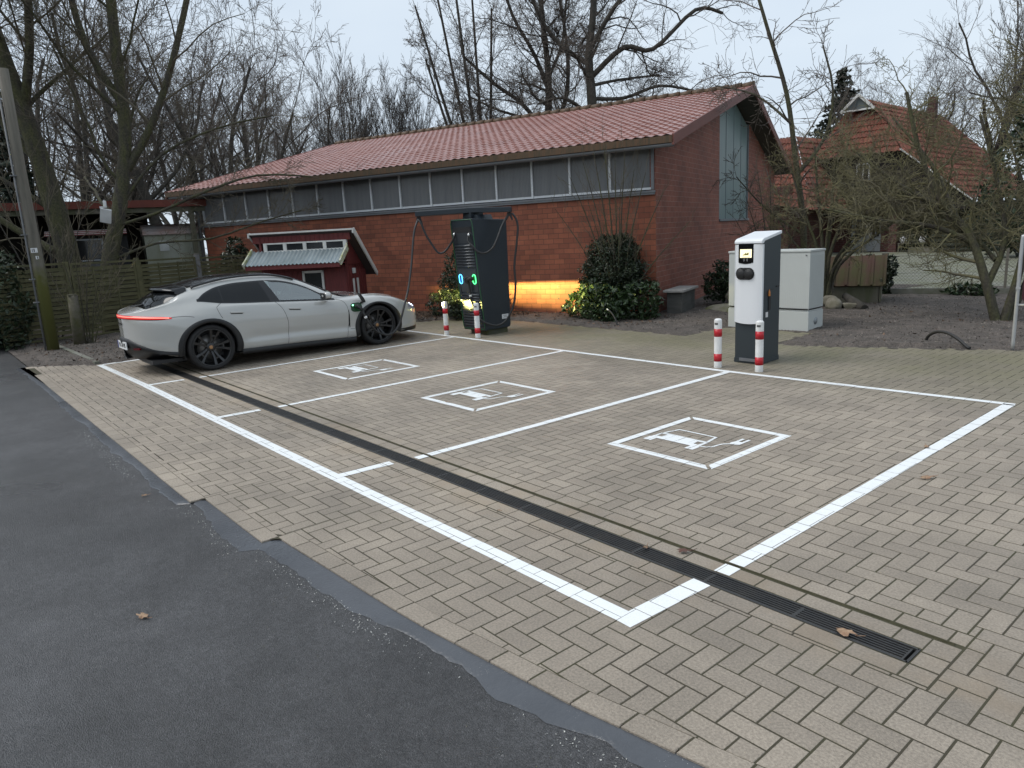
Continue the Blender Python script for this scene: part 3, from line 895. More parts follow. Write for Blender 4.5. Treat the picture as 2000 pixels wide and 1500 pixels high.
# stones beside the shaft and behind the cabinet
def rock(name, loc, r, seed, m=stone, squash=.6, rz=0, label=None):
    bm = bmesh.new(); bmesh.ops.create_icosphere(bm, subdivisions=3, radius=1.0)
    rr = np.random.default_rng(seed); ph = rr.uniform(0, 6, (5, 3)); fr = rr.uniform(1, 3, (5, 3))
    cut = [(Vector(rr.normal(size=3)).normalized(), rr.uniform(.55, .85)) for _ in range(7)]
    for v in bm.verts:
        c = v.co.copy()
        for nrm, d in cut:
            e = c.dot(nrm) - d
            if e > 0: c -= nrm * e * .9
        k = 1 + .07 * sum(math.sin(fr[i, 0] * c.x + ph[i, 0]) * math.sin(fr[i, 1] * c.y * 1.3 + ph[i, 1]) * math.sin(fr[i, 2] * c.z + ph[i, 2]) for i in range(5))
        v.co = Vector((c.x * k * r[0], c.y * k * r[1], c.z * k * r[2]))
    me = bpy.data.meshes.new(name); bm.to_mesh(me); bm.free(); me.materials.append(m)
    for p in me.polygons: p.use_smooth = True
    o = bpy.data.objects.new(name, me); lnk(o); o.location = loc; o.rotation_euler = (0, 0, rz)
    return tag(o, label, 'stone', 'stones edging the bed by the brick hall')
stone2 = mat('pale_stone', (.24, .22, .18), .9, (.14, .13, .09), 4, .9, .5, 14)
rk = [((-8.55, 13.15, .02), (.66, .30, .17), 'long flat mossy slab of stone beside the light-shaft box'),
      ((-8.83, 13.85, .28), (.30, .24, .20), 'highest greenish boulder of the rock heap under the dark shrub'),
      ((-8.20, 13.75, .12), (.26, .22, .17), 'pale rounded boulder in front of the rock heap nearest the grey cabinet'),
      ((-8.42, 13.95, .26), (.22, .18, .15), 'small upper boulder in the middle of the rock heap beside the cabinet'),
      ((-8.02, 14.1, .24), (.22, .20, .20), 'tan boulder half hidden behind the left edge of the grey cabinet'),
      ((-8.62, 13.6, .11), (.20, .17, .13), 'small dark boulder between the flat slab and the rock heap'),
      ((-7.0, 14.35, .10), (.20, .17, .15), 'pale boulder at the foot of the mossy shrub by the wooden hutch'),
      ((-6.75, 14.55, .06), (.22, .16, .10), 'flat cream stone right of the shrub stem by the wooden hutch'),
      ((-7.2, 14.65, .14), (.17, .15, .14), 'rounded brown stone between the cabinet and the shrub stem')]
for k, (l, r_, lab) in enumerate(rk): rock('stone', l, r_, 11 + k, stone if k in (0, 1, 5) else stone2, label=lab)
mb = MB(); mb.tube([(-7.05, 15.0, .22), (-6.75, 14.75, .12), (-6.4, 14.45, .03)], [.07, .10, .09], 9)
tag(mb.build('log', bark), 'short grey log lying against the stones by the hutch', 'log')

# ------------------------------------------------------------------ red timber playhouse
HT = R(40)
hut = thing('playhouse', 'small dark red timber playhouse with corrugated metal porch roof and white windows', 'playhouse', (-15.985, 5.787, 0), HT)
white_trim = mat('white_trim', (.62, .62, .60), .55, (.5, .5, .47), 5, .6)
glass_dk = mat('dark_window', (.014, .016, .018), .1, (.02, .022, .025), 3, .4, coat=.3)
corr = mat('corrugated_sheet', (.30, .35, .37), .42, (.20, .24, .25), 2.5, .8, metal=.55, stretch=(2, .5, 1))
# local: x along the front, y into the house; porch roof front edge at y=0
mb = MB()
mb.box((1.18, .42, .62), (1.95, .06, 1.5)); mb.box((2.19, .92, .62), (.05, 1.05, 1.5)); mb.box((.2, .92, .62), (.05, 1.05, 1.5)); mb.box((1.18, 1.42, .62), (2.0, .05, 1.24))
for k in range(18): mb.box((.25 + k * .109, .386, .62), (.012, .012, 1.5))
for k in range(9): mb.box((2.219, .48 + k * .115, .62), (.012, .012, 1.5))
mb.box((1.18, .43, 2.005), (2.3, .05, .19))
for k in range(19): mb.box((.2 + k * .109, .40, 1.98), (.012, .012, .21))
M3 = Matrix(((0, 0, 1, 0), (1, 0, 0, 0), (0, 1, 0, 0), (0, 0, 0, 1)))
for xx in (.175, 2.165): mb.prism([(.40, 1.36), (1.44, 1.2), (1.44, 1.25), (.55, 2.0), (.40, 2.0)], xx, xx + .05, M=M3)
mb.build('wall', red_wood, hut)
mb = MB()   # clerestory window band
mb.box((1.26, .405, 1.895), (1.95, .05, .03)); mb.box((1.26, .405, 1.725), (1.95, .05, .03))
for k in range(5): mb.box((.33 + k * .47, .404, 1.81), (.08, .06, .19))
wbn = mb.build('window', white_trim, hut)
mb = MB()
for k in range(4): mb.box((.565 + k * .47, .41, 1.81), (.39, .02, .14))
mb.build('pane', glass_dk, wbn)
mb = MB(); nx = 96
for i in range(nx + 1):
    x = .02 + i * 2.22 / nx; dz = .014 * math.sin(i / 4 * 2 * math.pi * 1.0)
    for (y, z) in ((-.04, 1.44), (.40, 1.735)): mb.v.append((x, y, z + dz))
for i in range(nx): mb.f.append([2 * i, 2 * i + 2, 2 * i + 3, 2 * i + 1]); mb.mi.append(0); mb.sm.append(True)
mb.build('porch_roof', corr, hut)
lich = mat('lichen_white', (.52, .52, .45), .8, (.30, .31, .12), 9, .9)
for xx in (.0, 2.25):
    mb = MB(); mb.bar((xx, -.06, 1.43), (xx, .41, 1.75), .035, .12); mb.build('verge_board', lich, hut)
mb = MB(); mb.box((1.12, -.01, 1.385), (2.2, .03, .085)); mb.box((1.12, .2, 1.42), (2.15, .4, .02)); mb.build('porch_fascia', red_wood, hut)
mb = MB(); mb.prism([(.36, 2.09), (.40, 2.13), (1.62, 1.14), (1.58, 1.08)], -.02, 2.42, M=M3); mb.build('roof', mat('felt_roof', (.045, .03, .028), .9), hut)
mb = MB()
for xx in (-.04, 2.42): mb.prism([(.33, 2.04), (.33, 2.13), (.42, 2.15), (1.64, 1.14), (1.60, 1.05), (.40, 2.03)], xx, xx + .03, M=M3)
mb.box((1.2, .345, 2.125), (2.48, .03, .035)); mb.build('roof_trim', white_trim, hut)
mb = MB()
mb.box((1.4, .375, 1.245), (.5, .03, .05)); mb.box((1.4, .375, .82), (.5, .03, .05)); 
for xx in (1.175, 1.625): mb.box((xx, .375, 1.03), (.05, .03, .48))
wn = mb.build('window', white_trim, hut); mb = MB(); mb.box((1.4, .382, 1.03), (.40, .012, .40)); mb.build('pane', glass_dk, wn)
mb = MB(); mb.box((1.93, .378, .65), (.5, .02, 1.3)); mb.build('door', red_wood, hut)
mb = MB(); mb.box((2.235, .70, 1.22), (.05, .11, .12), bev=.01); mb.build('wall_lamp', mat('lamp_housing', (.55, .57, .56), .4), hut)
for yy in (.62, .86):
    mb = MB(); mb.box((2.235, yy, .55), (.04, .04, 1.0)); mb.build('trim_post', white_trim, hut)

# ------------------------------------------------------------------ timber fence behind the car
fa = R(103)
fx, fy = math.cos(fa), math.sin(fa)
fence = thing('timber_fence', 'weathered green lamella fence panels on posts behind the parked car', 'fence', (-18.7, 2.7, 0), fa)
def panel(w, h):
    mb = MB()
    for sx_ in (0.03, w - .03): mb.box((sx_, 0, h / 2 + .03), (.05, .045, h))
    mb.box((w / 2, 0, h + .02), (w - .01, .05, .045)); mb.box((w / 2, 0, .06), (w - .02, .045, .045))
    nS = 16
    for k in range(nS):
        z = .12 + k * (h - .18) / nS + .05
        # gently woven boards
        n = 12
        ph = k % 2
        for i in range(n):
            x0, x1 = .05 + (w - .1) * i / n, .05 + (w - .1) * (i + 1) / n
            y0 = .027 * math.sin(x0 / w * math.pi * 3) * (1 if ph else -1); y1 = .027 * math.sin(x1 / w * math.pi * 3) * (1 if ph else -1)
            mb.bar((x0, y0, z), (x1, y1, z), .009, (h - .18) / nS * .84)
    for k in (1, 2): mb.box((w * k / 3, -.006, h / 2), (.03, .05, h - .1))
    return mb
pn = panel(1.46, 1.66).build('panel', wood_green, fence); pn.location = (.19, 0, 0)
for k in (-1, 1, 2, 3):
    p = pn.copy(); COL.objects.link(p); p.parent = fence; p.location = (.19 + 1.53 * k, 0, -.02 * k)
for px_ in (.12, 1.685, 4.75):
    mb = MB(); mb.box((px_, 0, .87), (.09, .09, 1.74)); mb.build('post', wood_green, fence)
mb = MB(); mb.box((3.215, -.01, .87), (.10, .10, 1.78)); mb.build('post', mat('grey_post', (.20, .20, .20), .6), fence)

# ------------------------------------------------------------------ open shed, kiosk and trailer behind the fence
shed = thing('open_shed', 'long open shed with red fascia behind the fence and trees', 'shed', (-22.9, 7.2, 0), R(78.5))
mb = MB(); mb.box((-4.5, 1.6, 3.30), (11, 3.6, .06)); mb.build('roof', soff, shed)
red_fascia = mat('red_fascia', (.20, .040, .022), .6, (.13, .03, .018), 2, .7)
mb = MB(); mb.box((-4.5, -.22, 3.22), (11, .04, .20)); mb.build('fascia', red_fascia, shed)
mb = MB(); mb.box((-4.5, -.1, 3.05), (11, .12, .14)); mb.build('beam', wood_grey, shed)
for k in (0, 3.4, 6.8):
    mb = MB(); mb.box((-k - .3, -.1, 1.49), (.14, .13, 2.98)); mb.build('post', wood_grey, shed)
mb = MB(); mb.box((-5.6, 3.3, 1.6), (8.5, .06, 3.3)); mb.build('wall', mat('dark_boards', (.022, .018, .014), .9, (.03, .026, .02), 2, .8, stretch=(6, 6, .5)), shed)
kio = thing('kiosk', 'dark sales kiosk with red and white awning under the open shed', 'kiosk', (-23.6, 4.2, 0), R(78.5))
mb = MB(); mb.box((0, .5, 1.2), (2.0, 1.0, 2.3)); mb.build('body', mat('kiosk_dark', (.02, .02, .02), .8), kio)
mb = MB()
aw_w = mat('awning_white', (.55, .52, .50), .7); aw_r = mat('awning_red', (.22, .03, .03), .7)
for k in range(6): mb.bar((-1.0, -.06 - k * .07, 2.54 - k * .025), (1.0, -.06 - k * .07, 2.54 - k * .025), .07, .02, mi=k % 2)
mb.build('awning', [aw_w, aw_r], kio)
mb = MB(); mb.box((-.1, -.03, 2.0), (.95, .05, .62)); kw = mb.build('window', galv, kio); mb = MB(); mb.box((-.1, -.06, 2.0), (.86, .02, .54)); mb.build('pane', glass_dk, kw)
mb = MB()
kr = random.Random(3)
for k in range(14): mb.box((-.5 + k * .07, -.08 - kr.random() * .08, 1.45 + kr.uniform(-.12, .12)), (.14, .02, .24), rz=kr.uniform(-.5, .5))
mb.build('hanging_cloth', mat('grey_cloth', (.17, .165, .16), .9, (.07, .07, .07), 5, .8), kio)
tr = thing('metal_trailer', 'pale corrugated metal trailer with rounded roof beside the brick hall', 'trailer', (-23.35, 6.45, 0), R(78.5))
mb = MB()
for k in range(38): mb.box((-.78 + k * .0425, 0, 1.5), (.022, .018, 1.7))
mb.box((0, .02, 1.5), (1.62, .02, 1.7)); mb.box((-.8, .8, 1.5), (.02, 1.6, 1.7)); mb.box((.8, .8, 1.5), (.02, 1.6, 1.7)); mb.box((0, 1.6, 1.5), (1.6, .02, 1.7))
mb.build('body', mat('pale_corrugated', (.42, .44, .38), .55, (.30, .31, .22), 2, .9, stretch=(1, 1, .4)), tr)
mb = MB(); ar = [(-.08 + .85 * (1 - math.cos(a)), 2.35 + .32 * math.sin(a)) for a in np.linspace(0, math.pi, 12)]
mb.prism(ar, -.84, .84, M=M3)
mb.build('roof', mat('trailer_roof', (.40, .38, .38), .5, (.38, .24, .20), 1.5, .9), tr)
mb = MB(); mb.box((-.3, -.02, 2.02), (.26, .02, .3)); mb.build('window', mat('frosted', (.6, .62, .6), .3), tr)
mb = MB()
for xx in (-.5, .5):
    mb = MB(); mb.lathe([(.0, -.08), (.3, -.08), (.32, -.05), (.32, .05), (.3, .08), (0, .08)], 18, M=Matrix.Translation((xx, .3, .32)) @ Matrix.Rotation(R(90), 4, 'X')); mb.build('wheel', black_rubber, tr)

# ------------------------------------------------------------------ farmhouse far right
house = thing('farmhouse', 'old brick farmhouse with half-hipped orange tiled roof beyond the courtyard', 'house', (-17, 37.2, 0), R(3))
otile = mat('orange_tile', (.20, .064, .038), .8, (.13, .046, .030), 1.2, .8, .1, 40, fine=.3, fscale=8)
hbrick = brick_mat('farm_brick', (.10, .032, .024), (.07, .025, .02), (.13, .11, .10))
dwood = mat('dark_timber', (.020, .016, .013), .85, (.032, .026, .022), 2, .8, stretch=(4, 4, .5))
# gable front in local xz at y=0; depth +y 16 m
mb = MB(); mb.prism([(-2.9, 1.9), (-2.2, 4.9), (1.95, 4.9), (5.0, 2.4), (5.0, 1.9)], 0, .25, M=Matrix(((1, 0, 0, 0), (0, 0, 1, 0), (0, 1, 0, 0), (0, 0, 0, 1)))); mb.build('wall', dwood, house)
mb = MB(); mb.box((-1.9, 1.2, .95), (2.2, .3, 1.9)); mb.build('wall', hbrick, house)
mb = MB(); mb.box((1.78, -.15, .95), (.36, .36, 1.9)); mb.build('pillar', hbrick, house)
mb = MB(); mb.box((1.2, 1.0, .95), (.8, .25, 1.9)); mb.build('wall', hbrick, house)
mb = MB(); mb.box((4.2, 2.2, 1.1), (6.4, .2, 2.2)); mb.box((1.15, 1.3, .95), (.5, .1, 1.9)); mb.box((-.95, 1.2, .95), (.35, .1, 1.9)); mb.box((0.1, 1.3, 1.83), (2.6, .1, .25)); mb.build('porch_wall', dark_in, house)
def slope(name, p, q, nrow, ncol, m, parent, amp=.05):
    """tiled slope between lower edge p0-p1 and upper edge q0-q1"""
    p0, p1 = map(Vector, p); q0, q1 = map(Vector, q)
    nm = (p1 - p0).cross(q0 - p0).normalized()
    if nm.z < 0: nm = -nm
    V = []; Fq = []; nc = ncol * 4
    for r in range(nrow):
        for e, hh in ((0, amp), (.98, .0)):
            t = (r + e) / nrow
            for c in range(nc + 1):
                s_ = c / nc
                a = p0.lerp(p1, s_); b = q0.lerp(q1, s_)
                V.append(a.lerp(b, t) + nm * (hh + .03 * math.sin(c / 4 * 2 * math.pi)))
    for r in range(nrow * 2 - 1):
        for c in range(nc): Fq.append((r * (nc + 1) + c, r * (nc + 1) + c + 1, (r + 1) * (nc + 1) + c + 1, (r + 1) * (nc + 1) + c))
    return np_mesh(name, [tuple(v) for v in V], Fq, m, parent)
hr = slope('roof', ((-2.3, -.45, 4.72), (2.0, -.45, 4.72)), ((-1.35, 1.3, 7.05), (.25, 1.3, 7.05)), 8, 18, otile, house)
slope('roof', ((5.0, -.35, 2.35), (5.0, 13, 2.35)), ((-.55, 1.0, 7.6), (-.55, 13, 7.6)), 18, 34, otile, house)
slope('roof', ((-2.9, -.35, 1.95), (-5.8, 13, 1.95)), ((-.56, 1.0, 7.6), (-.56, 13, 7.6)), 18, 34, otile, house)
# right roof continues down over the hip side
slope('roof', ((4.95, -.4, 2.38), (2.0, -.42, 4.72)), ((5.0, .1, 2.38), (.25, 1.25, 7.05)), 2, 6, otile, house)
mb = MB(); mb.prism([(-1.4, 7.03), (.15, 7.03), (-.6, 7.72)], .95, 1.05, M=Matrix(((1, 0, 0, 0), (0, 0, 1, 0), (0, 1, 0, 0), (0, 0, 0, 1)))); mb.build('owl_hole_gable', mat('owl_grey', (.12, .14, .14), .8), hr)
mb = MB(); mb.bar((-1.45, .85, 7.0), (-.6, .85, 7.75), .1, .12); mb.bar((.2, .85, 7.0), (-.6, .85, 7.75), .1, .12); mb.bar((-1.4, .85, 7.03), (.2, .85, 7.03), .06, .08)
mb.build('bargeboard', white_trim, hr)
mb = MB(); mb.bar((1.95, -.5, 4.83), (5.1, -.5, 2.3), .05, .06); mb.build('verge_board', white_trim, hr)
mb = MB(); mb.box((1.82, 4, 6.55), (.36, .4, 1.9)); mb.build('chimney', hbrick, hr)
mb = MB(); mb.box((-1.7, 4, 6.9), (.5, .5, 1.3)); mb.build('chimney', hbrick, hr)
mb = MB()
for zz in (3.55, 4.33): mb.box((.14, -.03, zz), (.62, .06, .07))
for xx in (-.15, .14, .43): mb.box((xx, -.03, 3.94), (.06, .06, .78))
hw = mb.build('window', white_trim, house); mb = MB(); mb.box((.14, -.005, 3.94), (.58, .02, .74)); mb.build('pane', glass_dk, hw)
wdoor = mat('white_door', (.34, .36, .36), .5)
mb = MB(); mb.box((.06, 1.0, .9), (1.5, .06, 1.75))
hd = mb.build('door', wdoor, house)
mb = MB()
for k in (-.45, -.15, .35, .55): mb.box((k + .06, .96, 1.15), (.14, .02, .75))
mb.build('pane', glass_dk, hd)
bn = thing('garden_bench', 'wooden garden bench with white cushions in the farmhouse porch', 'bench', (-14.3, 37.0, 0.03), R(3))
mb = MB(); mb.box((0, 0, .4), (1.15, .45, .04)); mb.build('seat', wood_grey, bn)
for xx, yy, hh in ((-.53, -.18, .4), (.53, -.18, .4), (-.53, .2, .8), (.53, .2, .8)):
    mb = MB(); mb.box((xx, yy, hh / 2), (.06, .06, hh)); mb.build('leg', wood_grey, bn)
mb = MB(); mb.tube([(-.55, .22, .68), (-.2, .22, .76), (0, .22, .78), (.2, .22, .76), (.55, .22, .68)], .03, 6); mb.box((0, .22, .5), (1.1, .03, .05))
for k in range(7): mb.box((-.4 + k * .133, .22, .6), (.03, .02, .2))
mb.build('backrest', wood_grey, bn)
cush = mat('white_cushion', (.62, .62, .62), .8)
for xx, lab in ((-.42, 'white cushion leaning at the left end of the porch bench'), (.45, 'white cushion leaning at the right end of the porch bench')):
    mb = MB(); mb.ell((0, 0, 0), (.17, .07, .17)); o = tag(mb.build('cushion', cush), lab, 'cushion', 'cushions on the porch bench'); o.location = (-14.3 + xx, 37.03, .60)
ls = thing('log_stack', 'stack of dark green horizontal logs forming a wall beside the porch', 'log wall', (-12.3, 36.6, 0), R(3))
mb = MB()
for k in range(7): mb.tube([(-1.0, 0, .12 + k * .21), (3.2, 0, .12 + k * .21)], .115, 10)
mb.build('logs', mat('dark_log', (.022, .026, .018), .85, (.035, .04, .025), 2, .8), ls)
mb = MB(); mb.box((-1.25, -.3, .1), (1.1, .5, .35)); mb.build('base', wood_grey, ls)
fw = thing('tiled_outbuilding', 'low orange tiled outbuilding between the brick hall and the farmhouse', 'outbuilding', (-20.8, 33, 0), R(3))
mb = MB(); mb.box((0, 3.2, 1.7), (4.4, 6, 3.4)); mb.build('wall', hbrick, fw)
slope('roof', ((-2.6, -.3, 3.3), (3.6, -.3, 2.2)), ((-2.6, 3.2, 6.0), (1.0, 3.2, 6.0)), 10, 22, otile, fw)
slope('roof', ((3.6, -.3, 2.2), (3.6, 7, 2.2)), ((1.0, 3.2, 6.0), (1.0, 7, 6.0)), 12, 18, otile, fw)

# ------------------------------------------------------------------ wooden hutch, chain-link fence
ht = thing('wooden_hutch', 'low wooden hutch with mossy board roof beside the ivy post', 'hutch', (-7.35, 15.7, 0), R(22))
mossy_board = mat('mossy_board', (.115, .060, .045), .85, (.085, .095, .030), 1.6, .95, .3, 40, stretch=(2, .6, 1))
mb = MB()
for k in range(6):
    x = -.62 + k * .245
    mb.bar((x, -.30, .38), (x, .38, .98), .225, .022, up=(0, -.66, .75)); mb.bar((x + .122, -.31, .40), (x + .122, .39, 1.0), .045, .04, up=(0, -.66, .75))
mb.build('roof', mossy_board, ht)
mb = MB(); mb.box((0, -.2, .18), (1.25, .04, .36)); mb.box((.66, .1, .28), (.04, .65, .5)); mb.box((-.64, .1, .28), (.04, .65, .5)); mb.box((0, .42, .45), (1.3, .04, .9)); mb.build('wall', wood_grey, ht)

cl = thing('chain_link_fence', 'low chain-link wire fence along the gravel bed before the courtyard', 'fence', (-7.33, 17.5, 0), math.atan2(3.4, 9.5))
mb = MB(); mb.box((0, 0, .48), (.14, .14, .98)); mb.build('post', wood_grey, cl)
for xx in (2.35, 4.7, 7.1):
    mb = MB(); mb.box((xx, 0, .5), (.05, .05, 1.0)); mb.build('post', wood_grey, cl)
wire = mat('wire', (.09, .10, .09), .6, metal=.4)
mb = MB()
Hm, Lm, c_ = .78, 7.1, .075
k = -Hm
while k < Lm:
    for sgn in (1, -1):
        x0, x1 = k, k + Hm; z0, z1 = (.12, .12 + Hm) if sgn > 0 else (.12 + Hm, .12)
        if x0 < 0: z0 += (z1 - z0) * (-x0) / Hm; x0 = 0
        if x1 > Lm: z1 = z0 + (z1 - z0) * (Lm - x0) / (x1 - x0); x1 = Lm
        mb.tube([(x0, .003 * sgn, z0), (x1, .003 * sgn, z1)], .0022, 3, cap=False)
    k += c_
for z in (.13, .5, .89): mb.tube([(0, 0, z), (Lm, 0, z)], .003, 4, cap=False)
mb.build('wire_mesh', wire, cl)
# ------------------------------------------------------------------ bollards
red_refl = mat('red_band', (.50, .010, .022), .4, (.42, .010, .02), 6, .5)
wh_boll = mat('bollard_white', (.78, .78, .77), .4, (.68, .68, .66), 5, .7)
lab_grey = mat('grey_label', (.12, .12, .12), .5)
lab_white = mat('white_label', (.75, .75, .75), .5)
def bollard(loc, rz, label):
    b = thing('bollard', label, 'bollard', loc, rz, 'red and white bollards before the chargers')
    r = .049
    mb = MB(); mb.lathe([(r * 1.01, 0), (r, .02), (r, .615), (r * .98, .628), (r * .7, .640), (0, .644)], 28); mb.build('post', wh_boll, b)
    for z0, z1 in ((.085, .185), (.410, .510)):
        mb = MB(); mb.lathe([(r - .001, z0), (r + .0012, z0), (r + .0012, z1), (r - .001, z1)], 28); mb.build('red_band', red_refl, b)
    mb = MB()
    for k in range(5):
        a0, a1 = R(-118 + k * 11), R(-107 + k * 11)
        q = r + .0016
        mb.add([(q * math.cos(a0), q * math.sin(a0), .565), (q * math.cos(a1), q * math.sin(a1), .565), (q * math.cos(a1), q * math.sin(a1), .592), (q * math.cos(a0), q * math.sin(a0), .592)], [(0, 1, 2, 3)])
    mb.build('label', lab_grey, b)
    return b
bollard((-11.40, 7.86, 0), R(30), 'red and white bollard beside the nose of the parked car')
bollard((-10.50, 7.93, 0), R(35), 'red and white bollard in front of the tall dark charger')
bollard((-5.37, 7.95, 0), R(5), 'red and white bollard to the left of the white charger')
bollard((-4.81, 8.01, 0), R(15), 'red and white bollard overlapping the right corner of the white charger')

# ------------------------------------------------------------------ tall dark fast charger
ch = thing('fast_charger', 'tall dark blue-grey fast charger with two hanging cables and overhead arms', 'charging station', (-11.18, 8.14, 0), R(2))
W_, H_ = .625, 2.12
green_trim = mat('green_trim', (.012, .085, .028), .4, (.010, .06, .02), 3, .4, emit=(.02, .22, .06), est=.05)
# side outline (y,z): front leans forward at the top
def rounded(pts, r, n=5):
    o = []
    m = len(pts)
    for i in range(m):
        p, a, b = Vector(pts[i]), Vector(pts[i - 1]), Vector(pts[(i + 1) % m])
        da, db = (a - p).normalized(), (b - p).normalized()
        rr = min(r, (a - p).length * .45, (b - p).length * .45)
        s_, e_ = p + da * rr, p + db * rr
        for k in range(n + 1):
            t = k / n
            o.append(tuple(s_.lerp(p, t).lerp(p.lerp(e_, t), t)))
    return o
side = rounded([(.0, .10), (.64, .10), (.66, H_), (-.17, H_ + .03)], .07)
M3x = Matrix(((0, 0, 1, 0), (1, 0, 0, 0), (0, 1, 0, 0), (0, 0, 0, 1)))
mb = MB(); mb.prism(side, 0.03, W_, M=M3x)
mb.build('body', anthracite, ch, bevel=.012)
mb = MB(); mb.prism(rounded([(-.012, .09), (.05, .09), (-.115, H_ + .03), (-.182, H_ + .035)], .02), 0, W_ + .003, M=M3x)
front_frame = mb.build('front_frame', anthracite, ch, bevel=.01)
# front plane helper: point on leaning front face at (x, z)
LEAN = (-.17) / (H_ - .07)
def fy_(z): return -.012 + LEAN * (z - .10)
FN = Vector((0, -1, LEAN)).normalized()
def fp(x, z, o=0.0): return Vector((x, fy_(z), z)) + FN * o
mb = MB()    # green glowing rim around the front
rim = [(.02, .12), (.0, .16), (-.001, H_ - .04), (.03, H_ + .02), (W_ - .03, H_ + .02), (W_ + .003, H_ - .04), (W_ + .003, .16), (W_ - .02, .12)]
rim = [(x, z) for x, z in rim]
mb.tube([fp(x, z, .002) for x, z in rim] + [fp(*rim[0], .002)], .007, 6)
mb.build('green_rim', green_trim, ch)
panel_m = mat('charger_panel', (.050, .056, .064), .34, (.042, .048, .055), 2, .4, metal=.25)
mb = MB()
def fquad(x0, x1, z0, z1, o0, o1):
    a = [fp(x0, z0, o0), fp(x1, z0, o0), fp(x1, z1, o0), fp(x0, z1, o0)]; b = [fp(x0, z0, o1), fp(x1, z0, o1), fp(x1, z1, o1), fp(x0, z1, o1)]
    mb.add([tuple(v) for v in a + b], [(4, 5, 6, 7), (0, 1, 5, 4), (1, 2, 6, 5), (2, 3, 7, 6), (3, 0, 4, 7)])
fquad(.06, W_ - .05, .82, 1.24, 0, .007); fquad(.06, W_ - .05, 1.72, 2.0, -.04, .002)
mb.build('front_panel', panel_m, ch)
mb = MB(); fquad(.045, W_ - .045, 1.91, 2.01, .0, .006); mb.build('cable_recess', black_matte, ch)
for z0, z1, st_ in ((.17, .80, .052), (1.27, 1.70, .054)):
    mb = MB(); z = z0
    while z + .03 < z1:
        vs = []
        for x in (.055, W_ - .05):
            for k in range(5):
                t = k / 4
                vs.append(tuple(fp(x, z + t * .044, .002 + .020 * math.sin(t * math.pi))))
        mb.add(vs, [(k, 5 + k, 6 + k, 1 + k) for k in range(4)] + [(0, 1, 2, 3, 4), (9, 8, 7, 6, 5)], smooth=True)
        z += st_
    mb.build('louvre_panel', panel_m, ch)
blue_em = mat('blue_light', (.02, .2, .5), .3, emit=(.10, .55, 1.0), est=2.6)
green_em = mat('green_light', (.02, .4, .1), .3, emit=(.10, 1.0, .30), est=2.2)
blue_in = mat('blue_socket', (.01, .03, .16), .3, emit=(.01, .05, .30), est=.5)
green_in = mat('green_socket', (.01, .16, .02), .3, emit=(.01, .32, .03), est=.6)
def stadium(cx, cz, w, h, n=8):
    r = w / 2
    o = [(cx + r * math.cos(a), cz + h / 2 - r + r * math.sin(a)) for a in np.linspace(0, math.pi, n)] + [(cx + r * math.cos(a), cz - h / 2 + r + r * math.sin(a)) for a in np.linspace(math.pi, 2 * math.pi, n)]
    return o
for cx, em, inn in ((.105, blue_em, blue_in), (W_ - .12, green_em, green_in)):
    st_ = stadium(cx, 1.06, .085, .17)
    mb = MB(); mb.tube([fp(x, z, .011) for x, z in st_ + [st_[0]]], .0085, 6); rg = mb.build('light_ring', em, ch)
    s2 = stadium(cx, 1.06, .07, .155)
    mb = MB(); mb.add([tuple(fp(x, z, .0085)) for x, z in s2], [tuple(range(len(s2)))]); mb.build('socket', inn, rg)
mb = MB(); fquad(.07, .085, .78, .92, .0, .0125); mb.build('card_slot', black_gloss, ch)
# top mast and swinging arms
mb = MB(); mb.prism([(.06, 0), (W_ - .04, 0), (W_ - .10, .10), (.14, .10)], 0, .34, M=Matrix(((1, 0, 0, 0), (0, 0, 1, .03), (0, 1, 0, H_ + .0), (0, 0, 0, 1)))); mb.box((.31, .12, H_ + .10), (.22, .30, .10)); mb.build('top_housing', anthracite, ch)
for a, b in (((.33, .0, H_ + .185), (-.49, -.60, H_ + .175)), ((.30, -.02, H_ + .19), (.99, .47, H_ + .16))):
    mb = MB(); mb.bar(a, b, .13, .095); ar_ = mb.build('cable_arm', anthracite, ch, bevel=.01)
    mb = MB(); d = (Vector(b) - Vector(a)).normalized(); e = Vector(b) - d * .05
    mb.prism([(-.07, -.16), (-.045, -.165), (0, -.07), (.045, -.165), (.07, -.16), (.03, -.02), (-.03, -.02)], -.02, .02, M=frame(e - Vector((0, 0, .03)), (.75, .66, 0), (0, 0, 1)))
    mb.build('cable_guide', black_matte, ar_)
ch_inv = Matrix.Translation((-11.18, 8.14, 0)) @ Matrix.Rotation(R(2), 4, 'Z')
ci = ch_inv.inverted()
def smooth_path(P, n=8):
    P = [Vector(p) for p in P]; o = []
    for i in range(len(P) - 1):
        p0, p1, p2, p3 = P[max(i - 1, 0)], P[i], P[i + 1], P[min(i + 2, len(P) - 1)]
        for k in range(n):
            t = k / n
            o.append(.5 * ((2 * p1) + (p2 - p0) * t + (2 * p0 - 5 * p1 + 4 * p2 - p3) * t * t + (3 * p1 - p0 - 3 * p2 + p3) * t ** 3))
    o.append(P[-1]); return o
cab_m = mat('cable_rubber', (.016, .016, .017), .45, (.024, .024, .024), 5, .4)
steel = mat('steel_gland', (.6, .6, .6), .25, metal=.9)
GL, GR = (.10, 1.89), (W_ - .10, 1.865)
armL = Vector((-.44, -.59, H_ + .08))
wL = [fp(*GL, .03), fp(.09, 1.80, .06), Vector((.004, -.21, 1.72)), Vector((-.083, -.30, 1.58)), Vector((-.162, -.38, 1.565)), Vector((-.234, -.45, 1.70)), Vector((-.301, -.535, 1.90)), Vector((-.37, -.585, 2.12)), armL]
CABLE_CAR = []   # car end filled in below
mb = MB(); mb.tube(smooth_path(wL), .020, 10); mb.build('cable', cab_m, ch)
